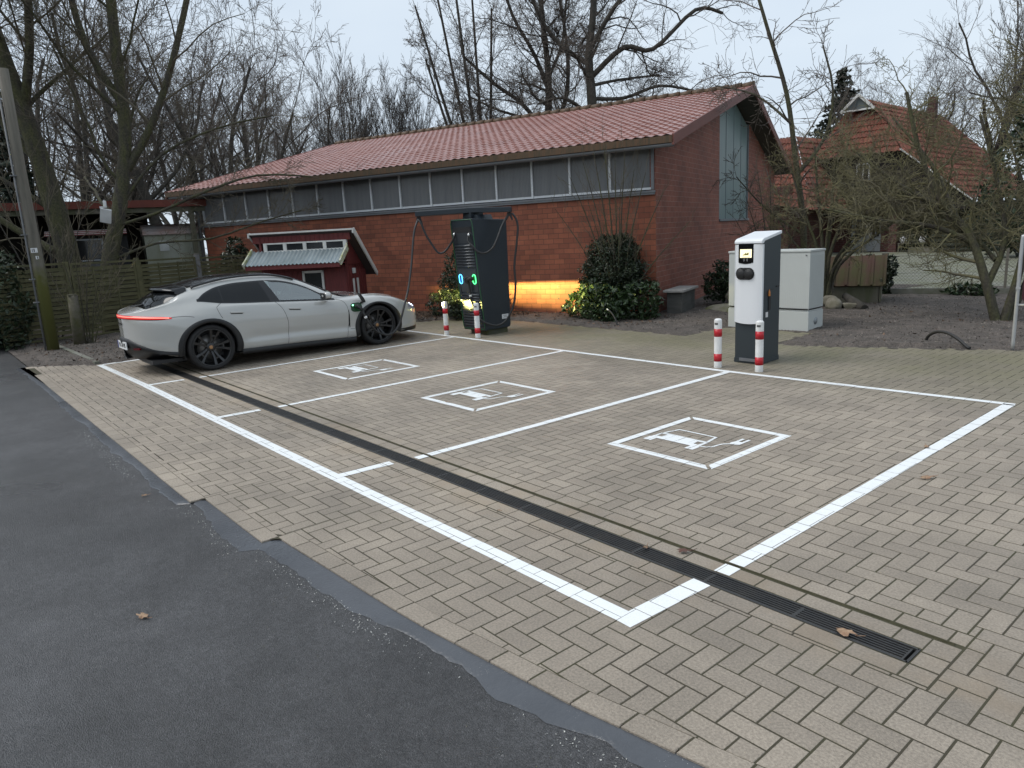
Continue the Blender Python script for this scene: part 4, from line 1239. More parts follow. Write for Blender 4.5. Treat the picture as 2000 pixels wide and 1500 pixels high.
wR = [fp(*GR, .03), fp(W_ - .09, 1.76, .07), Vector((.63, -.19, 1.66)), Vector((.68, -.14, 1.57)), Vector((.76, -.03, 1.53)), Vector((.84, .08, 1.60)), Vector((.86, .2, 1.77)), Vector((.88, .32, 2.0)), Vector((.934, .43, 2.18)), Vector((1.0, .50, 2.185)), Vector((1.05, .548, 2.0)), Vector((1.037, .517, 1.69)), Vector((1.0, .464, 1.27)),
      Vector((1.01, .462, .95)), Vector((.994, .429, .635)), Vector((.95, .366, .424)), Vector((.88, .273, .258)), Vector((.785, .15, .19)), Vector((.70, .0, .235)), Vector((.64, -.09, .30)), fp(.52, .40, .07), fp(.45, .52, .05), fp(.40, .64, .05), fp(.385, .78, .05), fp(.38, .93, .05), fp(.40, 1.02, .07)]
mb = MB(); mb.tube(smooth_path(wR), .020, 10); mb.build('cable', cab_m, ch)
for g in (GL, GR):
    mb = MB(); mb.tube([fp(g[0], g[1] + .035, .005), fp(g[0], g[1], .03), fp(g[0] - .005, g[1] - .035, .035)], [.02, .026, .022], 10); mb.build('cable_gland', steel, ch)
mb = MB(); mb.tube([fp(.383, .74, .05), fp(.383, .775, .05)], .027, 10); mb.build('cable_clamp', lab_white, ch)
mb = MB()
mb.tube([fp(.40, .99, .07), fp(.40, 1.06, .085), fp(.46, 1.08, .055), fp(.50, 1.07, .012)], [.024, .032, .038, .036], 10)
mb.tube([fp(.40, .99, .07), fp(.34, 1.00, .08), fp(.33, 1.08, .09), fp(.40, 1.11, .08), fp(.46, 1.09, .06)], .013, 8)
mb.build('plug', black_matte, ch)
mb = MB(); mb.box((W_ + .004, .50, .315), (.004, .16, .085)); mb.build('type_plate', lab_white, ch)
mb = MB()
for zz, l in ((.335, .10), (.318, .07), (.300, .11)): mb.box((W_ + .0065, .50, zz), (.002, l, .006))
mb.build('type_print', lab_grey, ch)
mb = MB(); mb.box((.33, .34, .05), (.5, .5, .10)); mb.build('plinth', mat('plinth', (.06, .06, .05), .9, (.07, .075, .03), 3, .9), ch)

# ------------------------------------------------------------------ white two-socket charger
wc = thing('white_charger', 'slim white and dark grey charging post with lit screen and two sockets', 'charging station', (-5.41, 8.385, 0), R(1.5))
cw, cd = .385, .47
wplastic = mat('white_plastic', (.74, .76, .78), .35, (.70, .72, .74), 2, .4, coat=.15)
mb = MB(); mb.prism(rounded([(.012, .035), (cd, .035), (cd, 1.672), (.03, 1.592), (.012, 1.57)], .015), 0.004, cw - .004, M=M3x); mb.build('body', anth_grey, wc, bevel=.004)
mb = MB(); mb.box((cw / 2, cd / 2 + .006, .035), (cw + .004, cd, .06)); mb.build('base', anth_grey, wc)
mb = MB(); mb.box((cw / 2 + .02, -.002, .05), (cw - .12, .01, .04)); mb.build('base_strip', zinc, wc)
mb = MB()   # bowed white front shell, lower edge curved
n = 12
rows_ = [.53, .57, .8, 1.0, 1.3, 1.56]
vs = []
for z in rows_:
    for k in range(n + 1):
        t = k / n * 2 - 1
        zz = z + (.022 * (t * t) if z < .55 else 0)
        vs.append((cw / 2 + t * (cw / 2 + .002), -.022 + .026 * t * t * t * t, zz))
fs = []
for r_ in range(len(rows_) - 1):
    for k in range(n): fs.append((r_ * (n + 1) + k, r_ * (n + 1) + k + 1, (r_ + 1) * (n + 1) + k + 1, (r_ + 1) * (n + 1) + k))
mb.add(vs, fs, smooth=True)
for sx_ in (-.0005, cw + .0005): mb.box((sx_, .018, 1.055), (.006, .04, 1.0))
vs = [(cw / 2 + (k / n * 2 - 1) * (cw / 2 + .002), -.022 + .026 * (k / n * 2 - 1) ** 4, .53 + .022 * (k / n * 2 - 1) ** 2) for k in range(n + 1)] + [(0, .02, .552), (cw, .02, .552)]
mb.add(vs, [tuple(range(n + 1)) + (n + 2, n + 1)])
mb.build('front_shell', wplastic, wc)
capM = Matrix(((0, 0, 1, 0), (1, 0, 0, 0), (0, 1, 0, 0), (0, 0, 0, 1)))
mb = MB(); mb.prism(rounded([(-.022, 1.566), (-.018, 1.605), (.03, 1.632), (cd + .012, 1.715), (cd + .012, 1.675), (.05, 1.596), (.03, 1.567)], .014), -.003, cw + .003, M=capM); mb.build('cap', wplastic, wc, bevel=.006)
mb = MB()   # glossy display window with a curved lower edge
x0, x1 = .062, .272
lo = [(x0 + (x1 - x0) * k / 8, 1.328 - .018 * math.sin(k / 8 * math.pi)) for k in range(9)]
pl = lo + [(x1, 1.562), (x0, 1.562)]
MF = Matrix(((1, 0, 0, 0), (0, 0, -1, -.0215), (0, 1, 0, 0), (0, 0, 0, 1)))
mb.prism(pl, 0.0, .0045, M=MF); dsp = mb.build('display', black_gloss, wc)
scr = mat('screen_light', (.8, .75, .55), .3, emit=(1.0, .88, .55), est=.8)
mb = MB(); mb.box((.167, -.0265, 1.445), (.165, .002, .108)); mb.build('screen', scr, dsp)
olive = mat('screen_print', (.32, .28, .07), .5)
mb = MB()
mb.add([(.122, -.0282, 1.420), (.205, -.0282, 1.423), (.213, -.0282, 1.465), (.196, -.0282, 1.447), (.186, -.0282, 1.457), (.176, -.0282, 1.441), (.162, -.0282, 1.457), (.15, -.0282, 1.438), (.128, -.0282, 1.431)], [tuple(range(9))])
mb.box((.17, -.0282, 1.400), (.11, .001, .004)); mb.build('screen_drawing', olive, dsp)
rf_w = mat('rfid_grey', (.36, .36, .38), .5)
mb = MB()
for sgn in (-1, 1):
    for rr in (.014, .022, .030):
        mb.tube([(.165 + sgn * rr * math.cos(a), -.0275, 1.362 + rr * math.sin(a)) for a in np.linspace(-.75, .75, 7)], .0022, 5)
mb.build('contactless_sign', rf_w, dsp)
st_ = stadium(0, 0, .155, .30)
mb = MB(); mb.prism([(.158 + z * .88, 1.185 + x) for x, z in st_], 0, .010, M=MF); skt = mb.build('socket_plate', black_matte, wc, bevel=.003)
for cx in (.100, .215):
    mb = MB(); mb.lathe([(.062, -.01), (.064, .016), (.058, .026), (0, .028)], 24, M=Matrix.Translation((cx, -.026, 1.185)) @ Matrix.Rotation(R(90), 4, 'X')); mb.box((cx, -.0555, 1.215), (.03, .002, .004), mi=1); mb.build('socket', [black_rubber, lab_grey], skt)
mb = MB(); mb.box((cw - .002, .20, .80), (.030, .055, .20), bev=.01); mb.build('lock_cover', black_matte, wc)
orange = mat('orange_tip', (.55, .20, .04), .5)
mb = MB(); mb.lathe([(.016, 0), (.014, .05), (.004, .085), (0, .09)], 10, M=Matrix.Translation((cw + .012, .17, .885))); mb.build('seal', orange, wc)
mb = MB(); mb.box((cw - .001, .40, .995), (.014, .07, .018), bev=.004); mb.box((cw - .001, .24, .965), (.008, .10, .006)); mb.build('handle', black_matte, wc)
mb = MB(); mb.box((cw - .002, .14, .645), (.006, .055, .065)); mb.build('seal_label', lab_white, wc)

# ------------------------------------------------------------------ grey distribution cabinet
cb = thing('distribution_cabinet', 'large light grey ribbed electrical cabinet behind the white charger', 'cabinet', (-7.43, 11.31, 0), R(1.5))
cab_g = mat('cabinet_grey', (.50, .52, .50), .55, (.46, .48, .46), 2, .5)
LW_, LD_, LH_ = 1.50, .52, 1.345
mb = MB(); mb.box((LW_ / 2, LD_ / 2, .16), (LW_, LD_, .34)); mb.box((LW_ / 2, LD_ / 2, .3425), (LW_ - .02, LD_ - .02, .02)); mb.build('plinth', cab_g, cb, bevel=.006)
mb = MB(); mb.box((LW_ / 2, LD_ / 2, .836), (LW_ - .012, LD_ - .012, .94))
for k in range(46): mb.box((.035 + k * (LW_ - .07) / 45, -.0000 + .006, .82), (.010, .003, .86))
for k in range(15): mb.box((LW_ - .006, .035 + k * (LD_ - .07) / 14, .82), (.008, .010, .86))
mb.build('body', cab_g, cb)
mb = MB(); mb.box((LW_ / 2, LD_ / 2, 1.327), (LW_ + .015, LD_ + .015, .035)); mb.build('lid', cab_g, cb, bevel=.006)
mb = MB(); mb.box((LW_ / 2, -.003, .375), (LW_ * .98, .008, .012)); mb.box((LW_ - .002, LD_ / 2, .375), (.008, LD_ * .96, .012)); mb.build('shadow_gap', black_matte, cb)
mb = MB(); mb.lathe([(0, 0), (.06, 0), (.062, .006), (0, .008)], 24, M=Matrix.Translation((LW_, .25, .16)) @ Matrix.Rotation(R(90), 4, 'Y')); mb.build('knockout', mat('knockout_grey', (.36, .39, .40), .5), cb)
mb = MB(); mb.lathe([(0, 0), (.012, 0), (.012, .006), (0, .008)], 12, M=Matrix.Translation((LW_ - .07, 0, 1.26)) @ Matrix.Rotation(R(90), 4, 'X')); mb.build('lock', zinc, cb)

# ------------------------------------------------------------------ sign frame at the right edge
sg = thing('sign_stand', 'galvanised tube sign stand with white board at the bed edge', 'sign', (-2.95, 11.08, 0), R(12))
galv_l = mat('sign_tube', (.50, .51, .52), .38, (.40, .41, .42), 5, .5, metal=.4)
mb = MB(); mb.tube(smooth_path([(0, 0, 0), (0, 0, .7), (0, 0, 1.42), (.02, 0, 1.485), (.08, 0, 1.51), (.5, 0, 1.51), (1.02, 0, 1.51), (1.08, 0, 1.485), (1.10, 0, 1.42), (1.10, 0, .7), (1.1, 0, 0)], 5), .022, 12); mb.tube([(0, 0, .60), (1.1, 0, .60)], .016, 10); mb.build('tube_frame', galv_l, sg)
mb = MB(); mb.prism(rounded([(.05, .66), (1.05, .66), (1.05, 1.45), (.05, 1.45)], .04), -.006, .006, M=Matrix(((1, 0, 0, 0), (0, 0, 1, 0), (0, 1, 0, 0), (0, 0, 0, 1)))); sb = mb.build('board', mat('sign_dark', (.06, .012, .02), .4), sg)
mb = MB(); mb.box((.55, -.0085, .88), (.94, .004, .40)); mb.build('board_print', lab_white, sb)
mb = MB(); mb.box((.0, 0, .82), (.05, .05, .03)); mb.build('clamp', galv_l, sg)

# ------------------------------------------------------------------ wooden pole, old post, hoses
pole_m = mat('old_pole', (.185, .170, .140), .9, (.10, .092, .075), 2.2, .9, .4, 40, stretch=(3, 3, .25))
def pole_moss(m):
    t = m.node_tree; n = t.nodes; L = t.links; b = n['Principled BSDF']; src = b.inputs['Base Color'].links[0].from_socket
    tc = n.new('ShaderNodeTexCoord'); sp = n.new('ShaderNodeSeparateXYZ'); L.new(tc.outputs['Object'], sp.inputs[0])
    nz = n.new('ShaderNodeTexNoise'); nz.inputs['Scale'].default_value = 5; nz.inputs['Detail'].default_value = 5; L.new(tc.outputs['Object'], nz.inputs['Vector'])
    a = n.new('ShaderNodeMath'); a.operation = 'MULTIPLY_ADD'; a.inputs[1].default_value = 1.6; L.new(nz.outputs[0], a.inputs[0]); L.new(sp.outputs[2], a.inputs[2])
    r = n.new('ShaderNodeMapRange'); r.inputs[1].default_value = 2.9; r.inputs[2].default_value = 2.0; L.new(a.outputs[0], r.inputs[0])
    mx = n.new('ShaderNodeMix'); mx.data_type = 'RGBA'; mx.inputs[7].default_value = (.080, .082, .016, 1)
    L.new(r.outputs[0], mx.inputs[0]); L.new(src, mx.inputs[6]); L.new(mx.outputs[2], b.inputs['Base Color'])
pole_moss(pole_m)
pl_ = thing('wooden_pole', 'tall weathered wooden pole with mossy foot and a cable conduit', 'pole', (-16.84, 2.07, 0))
mb = MB(); mb.tube([(0, 0, -.1), (.01, .01, 1.5), (-.01, 0, 3.5), (-.02, .02, 5.32)], [.110, .105, .097, .088], 16); mb.build('shaft', pole_m, pl_)
mb = MB(); mb.tube([(.01, -.132, 0), (.02, -.125, 2), (0, -.118, 5.0)], .018, 8)
for z in (1.0, 1.45, 2.3, 3.4): mb.box((.0, -.12, z), (.10, .13, .02))
mb.build('conduit', mat('grey_conduit', (.16, .165, .17), .6), pl_)
mb = MB(); mb.box((.105, -.03, 2.0), (.006, .11, .09)); mb.box((.106, .0, 1.86), (.006, .05, .06)); mb.build('tag_plate', lab_white, pl_)
mb = MB(); mb.box((.110, -.03, 2.0), (.002, .02, .06)); mb.box((.110, -.06, 2.0), (.002, .012, .06)); mb.box((.111, 0, 1.86), (.002, .012, .04)); mb.build('tag_print', lab_grey, pl_)
mb = MB(); mb.tube([(0, 0, -.05), (.02, .0, .6), (-.01, .01, 1.06)], [.125, .105, .10], 12); mb.box((0, 0, 1.07), (.17, .15, .03))
o = mb.build('tree_stump', mat('stump_bark', (.12, .105, .085), .9, (.075, .075, .03), 5, .9, .6, 25)); o.location = (-17.3, 2.62, 0); tag(o, 'cut grey trunk stump with young shoots beside the wooden pole', 'stump')
mb = MB(); mb.tube(smooth_path([(-4.07, 11.22, -.02), (-4.03, 11.20, .09), (-3.9, 11.14, .17), (-3.72, 11.04, .175), (-3.55, 10.95, .11), (-3.42, 10.88, .03), (-3.38, 10.86, .02)]), .021, 10)
tag(mb.build('hose', black_rubber), 'black corrugated hose arching out of the gravel at the paving edge', 'hose')
ps_ = thing('conduit_end', 'thin black conduit with white tip sticking out under the rhododendron', 'conduit', (-9.32, 10.45, 0))
mb = MB(); mb.tube(smooth_path([(0, 0, -.02), (-.09, .03, .12), (-.2, .06, .22), (-.30, .08, .27)]), .016, 8); mb.build('pipe', black_rubber, ps_)
mb = MB(); mb.tube([(-.30, .08, .27), (-.36, .09, .295)], .014, 8); mb.build('tip', lab_white, ps_)

# ------------------------------------------------------------------ single fallen leaves on paving and road
lf_m = mat('dry_leaf', (.36, .25, .16), .8, (.24, .14, .085), 30, .8)
lf_d = mat('wet_leaf', (.11, .045, .030), .6, (.07, .035, .025), 30, .8)
def leaf(x, y, s, rz, m, label, seed, z=.006):
    r = random.Random(seed); n = 14; mb = MB(); vs = [(0, 0, .012)]
    for k in range(n):
        a = 2 * math.pi * k / n; rr = s * (.5 + .5 * abs(math.cos(a * 2.5)) ** .7) * (1.25 if k == 0 else 1) * r.uniform(.8, 1.1)
        vs.append((rr * math.cos(a), rr * math.sin(a) * .62, r.uniform(0, .016)))
    mb.add(vs, [(0, 1 + k, 1 + (k + 1) % n) for k in range(n)])
    mb.tube([(s, 0, .004), (s * 1.8, s * .2, .014)], .0018, 4)
    o = mb.build('fallen_leaf', m); o.location = (x, y, z); o.rotation_euler = (0, 0, rz)
    tag(o, label, 'leaf', 'single fallen leaves on the paving and road')
LEAFS = [((-3.93, .66), .058, .3, lf_m, 'dry leaf lying alone on the dark asphalt'), ((-5.99, 1.16), .035, 1, lf_m, 'tiny pale leaf on the asphalt near the bitumen seam'),
         ((-1.86, 5.30), .075, .9, lf_m, 'curled tan leaf right of the outer white line'), ((-2.13, 6.04), .05, 2, lf_m, 'pale leaf lying on the outer white line'),
         ((-1.26, 5.85), .06, .2, lf_m, 'brown leaf on bare pavers far right of the outer white line'), ((-1.34, 2.98), .07, .1, lf_m, 'orange-brown leaf at the edge of the drain grate near its end'),
         ((-2.36, 3.17), .06, .8, lf_d, 'dark red wet leaves on the mossy groove beside the drain'), ((-2.55, 3.06), .035, 1.8, lf_m, 'pink-beige leaf on the drain grate'),
         ((-6.62, 4.50), .035, .3, lf_m, 'brown crumpled leaf on the frame of the middle bay symbol'), ((-3.63, 2.83), .02, .3, lf_m, 'tiny beige leaf scrap by the drain left of the front corner')]
for k, ((x, y), s, a, m, lab) in enumerate(LEAFS): leaf(x, y, s * .72, a, m, lab, k, z=-.016 if y < 1.3 else .006)
# ------------------------------------------------------------------ parked estate car (x right, y forward, origin under the rear axle)
car = thing('parked_car', 'light grey electric estate car with black wheels plugged in and charging', 'car', (-12.405, 3.47, 0))
car.scale = (1.016, 1.016, 1.016)
def pchip(keys):
    xs = np.array([k[0] for k in keys], float); ys = np.array([k[1] for k in keys], float)
    h = np.diff(xs); d = np.diff(ys) / h
    m = np.zeros_like(xs)
    for i in range(1, len(xs) - 1):
        if d[i - 1] * d[i] > 0:
            w1, w2 = 2 * h[i] + h[i - 1], h[i] + 2 * h[i - 1]
            m[i] = (w1 + w2) / (w1 / d[i - 1] + w2 / d[i])
    m[0], m[-1] = d[0], d[-1]
    def f(x):
        x = min(max(x, xs[0]), xs[-1]); i = min(int(np.searchsorted(xs, x, 'right')) - 1, len(h) - 1)
        t = (x - xs[i]) / h[i]; t2, t3 = t * t, t * t * t
        return (2 * t3 - 3 * t2 + 1) * ys[i] + (t3 - 2 * t2 + t) * h[i] * m[i] + (-2 * t3 + 3 * t2) * ys[i + 1] + (t3 - t2) * h[i] * m[i + 1]
    return f
cW = pchip([(-.99, .10), (-.98, .20), (-.955, .34), (-.91, .47), (-.82, .62), (-.70, .735), (-.5, .855), (-.3, .925), (-.1, .968), (.03, .980), (.3, .972), (.8, .948), (1.5, .934), (2.1, .938), (2.5, .955), (2.9, .968), (3.25, .957), (3.5, .925), (3.7, .855), (3.82, .75), (3.89, .61), (3.93, .44)])
cZB = pchip([(-.99, .44), (-.9, .38), (-.6, .30), (-.4, .26), (.4, .235), (1.5, .215), (2.5, .18), (3.3, .17), (3.7, .20), (3.93, .26)])
cZM = pchip([(-.99, .72), (-.5, .72), (0, .70), (1.2, .64), (2.2, .62), (2.9, .64), (3.5, .55), (3.93, .45)])
cZS = pchip([(-.99, .87), (-.8, .885), (-.5, .915), (0, .945), (.5, .94), (1.2, .895), (1.9, .855), (2.4, .845), (2.9, .855), (3.2, .825), (3.5, .735), (3.75, .62), (3.93, .49)])
cDS = pchip([(-.99, .02), (-.8, .05), (-.5, .09), (0, .065), (.5, .045), (1.9, .045), (2.4, .06), (2.9, .10), (3.5, .09), (3.93, .06)])
cZT = pchip([(-.99, .905), (-.93, .935), (-.8, .955), (-.4, 1.02), (-.05, 1.05), (.3, 1.005), (1.16, .943), (1.9, .895), (2.2, .880), (2.5, .885), (2.9, .890), (3.25, .845), (3.5, .755), (3.75, .635), (3.93, .505)])
cDT = pchip([(-.99, .03), (-.9, .07), (-.5, .16), (-.2, .17), (0, .155), (.5, .10), (1.2, .085), (1.9, .085), (2.3, .12), (2.9, .24), (3.3, .26), (3.6, .25), (3.93, .16)])
cZR = pchip([(-.99, .915), (-.93, .945), (-.8, .975), (-.5, 1.06), (-.25, 1.18), (0, 1.255), (.4, 1.325), (.8, 1.345), (1.2, 1.328), (1.6, 1.235), (1.9, 1.10), (2.2, .95), (2.4, .893), (2.5, .893), (2.9, .893), (3.3, .845), (3.6, .72), (3.93, .515)])
cWR = pchip([(-.99, .05), (-.93, .27), (-.8, .47), (-.5, .61), (-.25, .615), (0, .60), (.4, .585), (.8, .58), (1.2, .585), (1.6, .615), (1.9, .665), (2.2, .725), (2.4, .74), (2.9, .55), (3.3, .5), (3.6, .45), (3.93, .2)])
cZC = pchip([(-.99, .92), (-.93, .95), (-.75, 1.01), (-.55, 1.15), (-.4, 1.235), (-.2, 1.29), (0, 1.33), (.4, 1.39), (.8, 1.405), (1.2, 1.385), (1.6, 1.305), (2.0, 1.145), (2.3, 1.0), (2.46, .915), (2.7, .905), (3.0, .88), (3.3, .825), (3.6, .73), (3.8, .625), (3.93, .53)])
NS = 56
def section(y):
    w, zb, zs, zt, zr, wr, zc = cW(y), cZB(y), cZS(y), cZT(y), cZR(y), cWR(y), cZC(y)
    zm = cZM(y)
    k = min(max((y - .45) / .25, 0), 1) * min(max((2.5 - y) / .25, 0), 1)       # door crease only between the wheels
    P = [(w - .10, zb), (w - .035, zb + .03), (w - .004 - .010 * k, zb + .12), (w - .030 * k - .004, zb + .20), (w - .012 * k, zm - .12 if zm - .12 > zb + .24 else zb + .26), (w, zm), (w - .25 * cDS(y), (zm + zs) / 2 + .02), (w - cDS(y), zs), (w - cDT(y), zt), ((w - cDT(y) + wr) / 2 + .018, (zt + zr) / 2 + .012), (wr, zr), (.78 * wr, zr + .55 * (zc - zr)), (.45 * wr, zr + .86 * (zc - zr)), (0, zc)]
    A = np.array(P); m = len(P)
    o = []
    per = 4
    for i in range(m - 1):
        p0, p1, p2, p3 = A[max(i - 1, 0)], A[i], A[i + 1], A[min(i + 2, m - 1)]
        if i == m - 2: p3 = A[m - 1] * 2 - A[m - 2]; p3 = np.array([-A[m - 2][0], A[m - 2][1]])
        for kk in range(per):
            t = kk / per
            q = .5 * ((2 * p1) + (p2 - p0) * t * .85 + (2 * p0 - 5 * p1 + 4 * p2 - p3 + .15 * (p2 - p0) * 0) * t * t + (3 * p1 - p0 - 3 * p2 + p3) * t ** 3) if False else None
            # cardinal spline, tension .35
            c_ = .42
            m1, m2 = (p2 - p0) * c_, (p3 - p1) * c_
            t2, t3 = t * t, t ** 3
            q = (2 * t3 - 3 * t2 + 1) * p1 + (t3 - 2 * t2 + t) * m1 + (-2 * t3 + 3 * t2) * p2 + (t3 - t2) * m2
            o.append(q)
    o.append(A[-1])
    return np.array(o)
YS = np.concatenate([np.linspace(-.99, -.85, 22)[:-1], np.linspace(-.85, 3.7, 150)[:-1], np.linspace(3.7, 3.93, 16)])
SEC = np.array([section(y) for y in YS])          # (ny, np, 2)
NP_ = SEC.shape[1]
def sec_at(y):
    y = min(max(y, YS[0]), YS[-1]); i = min(int(np.searchsorted(YS, y, 'right')) - 1, len(YS) - 2)
    t = (y - YS[i]) / (YS[i + 1] - YS[i]); return SEC[i] * (1 - t) + SEC[i + 1] * t
def side_x(y, z):
    s_ = sec_at(y); zz = np.maximum.accumulate(s_[:, 1]); return float(np.interp(z, zz + np.arange(NP_) * 1e-7, s_[:, 0]))
def top_z(y, x):
    s_ = sec_at(y)[20:][::-1]; return float(np.interp(abs(x), np.maximum.accumulate(s_[:, 0]) + np.arange(len(s_)) * 1e-7, s_[:, 1]))
zt_k = pchip([(-.06, 1.072), (.05, 1.15), (.3, 1.238), (.6, 1.272), (.93, 1.276), (1.23, 1.258), (1.47, 1.208), (1.73, 1.105), (1.9, 1.005), (2.12, .884)])
zb_k = pchip([(-.06, 1.066), (.0, 1.058), (.27, 1.012), (1.16, .948), (1.9, .897), (2.12, .882)])
RW, FWH = (0.0, .352), (2.904, .352)
paint = mat('car_paint', (.43, .43, .41), .14, (.415, .415, .395), .8, .3, coat=1.0, metal=.0)
blk = mat('car_black_trim', (.010, .010, .011), .5, (.014, .014, .014), 8, .4)
seam = mat('panel_gap', (.004, .004, .004), .8)
dglass = mat('privacy_glass', (.006, .007, .008), .05, (.007, .008, .009), 3, .3, spec=.35)
cglass = glass_mat('car_glass', (.62, .74, .72), .22)
keepv = {}
V, Fs = [], []
for sgn in (1, -1):
    b = len(V)
    for i, y in enumerate(YS):
        for j in range(NP_): V.append((sgn * SEC[i, j, 0], y, SEC[i, j, 1]))
    for i in range(len(YS) - 1):
        for j in range(NP_ - 1):
            c = (SEC[i, j] + SEC[i + 1, j] + SEC[i, j + 1] + SEC[i + 1, j + 1]) / 4; yc = (YS[i] + YS[i + 1]) / 2
            if c[0] > .55 and min(math.hypot(yc - RW[0] - .02, c[1] - RW[1]), math.hypot(yc - FWH[0] - .01, c[1] - FWH[1])) < .405: continue
            if c[0] > .5 and 1.1 < yc < 2.03 and zb_k(yc) + .006 < c[1] < zt_k(yc) - .006 and j < 40 and (yc - 1.02) > (1.276 - c[1]) * .4: continue
            if 1.52 < yc < 2.36 and c[0] < cWR(yc) - .075 and j > 36: continue
            f = (b + i * NP_ + j, b + (i + 1) * NP_ + j, b + (i + 1) * NP_ + j + 1, b + i * NP_ + j + 1)
            Fs.append(f if sgn > 0 else f[::-1])
me = bpy.data.meshes.new('body')
nb = len(YS) * NP_
caps = []
for i in (0, len(YS) - 1):
    base = i * NP_
    ring = [base + j for j in range(NP_)] + [nb + base + j for j in range(NP_ - 2, -1, -1)]
    caps.append(tuple(ring if i == 0 else ring[::-1]))
me.from_pydata(V, [], Fs + caps); me.materials.append(paint)
bm = bmesh.new(); bm.from_mesh(me); bmesh.ops.remove_doubles(bm, verts=bm.verts, dist=.0004); bmesh.ops.recalc_face_normals(bm, faces=bm.faces)
for f in bm.faces: f.smooth = len(f.verts) < 5
bm.to_mesh(me); bm.free()
body = lnk(bpy.data.objects.new('body', me), car)

def sheet(name, grid, m, parent, both=True, smooth=True, thick=0.0):
    """grid[i][j] points; mirrored to the left side when both"""
    n0, n1 = len(grid), len(grid[0]); mb = MB()
    for sgn in ((1, -1) if both else (1,)):
        vs = [(sgn * p[0], p[1], p[2]) for row in grid for p in row]
        fs = [(i * n1 + j, (i + 1) * n1 + j, (i + 1) * n1 + j + 1, i * n1 + j + 1) for i in range(n0 - 1) for j in range(n1 - 1)]
        mb.add(vs, fs if sgn > 0 else [f[::-1] for f in fs], smooth=smooth)
    return mb
def side_patch(ybot, ytop, zlo, zhi, n, rows, off):
    g = []
    for i in range(n + 1):
        t = i / n; a = ybot[0] + (ybot[1] - ybot[0]) * t; b = ytop[0] + (ytop[1] - ytop[0]) * t
        za, zb = zlo(a), zhi(b); row = []
        for r in range(rows + 1):
            s_ = r / rows; y = a + (b - a) * s_; z = za + (zb - za) * s_
            row.append((side_x(y, z) + off, y, z))
        g.append(row)
    return g
def one_side(name, g, m, parent, label=None):
    """a right and a left piece, each its own part"""
    o = []
    for sgn in (1, -1):
        mb = MB(); n0, n1 = len(g), len(g[0])
        vs = [(sgn * p[0], p[1], p[2]) for row in g for p in row]
        fs = [(i * n1 + j, (i + 1) * n1 + j, (i + 1) * n1 + j + 1, i * n1 + j + 1) for i in range(n0 - 1) for j in range(n1 - 1)]
        mb.add(vs, fs if sgn > 0 else [f[::-1] for f in fs], smooth=True)
        o.append(mb.build(name, m, parent))
    return o
up = lambda d: (lambda y: zt_k(y) + d)
lo = lambda d: (lambda y: zb_k(y) + d)
one_side('window_surround', side_patch((-.075, 1.20), (-.075, 1.04), lo(-.012), up(.014), 40, 8, .0035), black_gloss, car)
one_side('window_surround', side_patch((1.16, 2.15), (1.03, 2.15), up(-.016), up(.014), 30, 2, .0035), black_gloss, car)
one_side('window_surround', side_patch((1.16, 2.15), (1.16, 2.15), lo(-.013), lo(.012), 30, 1, .0035), black_gloss, car)
one_side('window_surround', side_patch((1.96, 2.13), (1.96, 2.12), lo(0), up(0), 6, 3, .0045), black_gloss, car)
one_side('rear_window', side_patch((.31, 1.035), (.31, .945), lo(.010), up(-.010), 24, 6, .0065), dglass, car)
one_side('quarter_window', side_patch((-.045, .29), (-.045, .29), lo(.006), up(-.008), 14, 6, .0065), dglass, car)
one_side('front_window', side_patch((1.165, 1.97), (1.03, 1.97), lo(.004), up(-.006), 24, 6, .002), cglass, car)
def top_patch(y0, y1, xe, n, m_, off, xi=None):
    g = []
    for i in range(n + 1):
        y = y0 + (y1 - y0) * i / n; e = xe(y); row = []
        for k in range(m_ + 1):
            x = -e + 2 * e * k / m_
            row.append((x, y, top_z(y, x) + off))
        g.append(row)
    return g
def patch_obj(name, g, m, parent):
    mb = MB(); n0, n1 = len(g), len(g[0])
    mb.add([p for row in g for p in row], [(i * n1 + j, i * n1 + j + 1, (i + 1) * n1 + j + 1, (i + 1) * n1 + j) for i in range(n0 - 1) for j in range(n1 - 1)], smooth=True)
    return mb.build(name, m, parent)
patch_obj('roof_glass', top_patch(-.12, 1.44, lambda y: .535, 40, 12, .004), black_gloss, car)
ws = patch_obj('windscreen', top_patch(1.47, 2.40, lambda y: cWR(y) - .03, 24, 14, .002), cglass, car)
mb = MB()
for sgn in (-1, 1):
    g = [[(sgn * (cWR(y) - d), y, top_z(y, cWR(y) - d) + .0045) for d in (.095, .055, .018)] for y in np.linspace(1.44, 2.42, 24)]
    mb.add([p for r in g for p in r], [(i * 3 + j, i * 3 + j + 1, (i + 1) * 3 + j + 1, (i + 1) * 3 + j) for i in range(23) for j in range(2)], smooth=True)
mb.build('windscreen_edge', black_gloss, ws)
patch_obj('cowl', top_patch(2.36, 2.50, lambda y: cWR(y) - .04, 6, 12, .005), blk, car)
patch_obj('rear_screen', top_patch(-.745, -.19, lambda y: min(cWR(y) + .005, .45 + .35 * (y + .745) ** .5), 20, 14, .005), dglass, car)
sp = []
for i in range(9):
    row = []
    for k in range(13):
        x = (-.60 + .02 * (1 - i / 8)) * (1 - 2 * k / 12) * 1.0
        y = -.515 + .20 * (abs(x) / .58) ** 2.2; y = y + (-.15 - y) * i / 8
        row.append((x, y, 1.268 + .045 * (i / 8) - .05 * (abs(x) / .6) ** 2.5 - (.012 if i == 0 else 0)))
    sp.append(row)
spo = patch_obj('spoiler', [[(p[0], p[1], p[2] + .006) for p in r] for r in sp], black_gloss, car)
md = spo.modifiers.new('thickness', 'SOLIDIFY'); md.thickness = .02; md.offset = -1
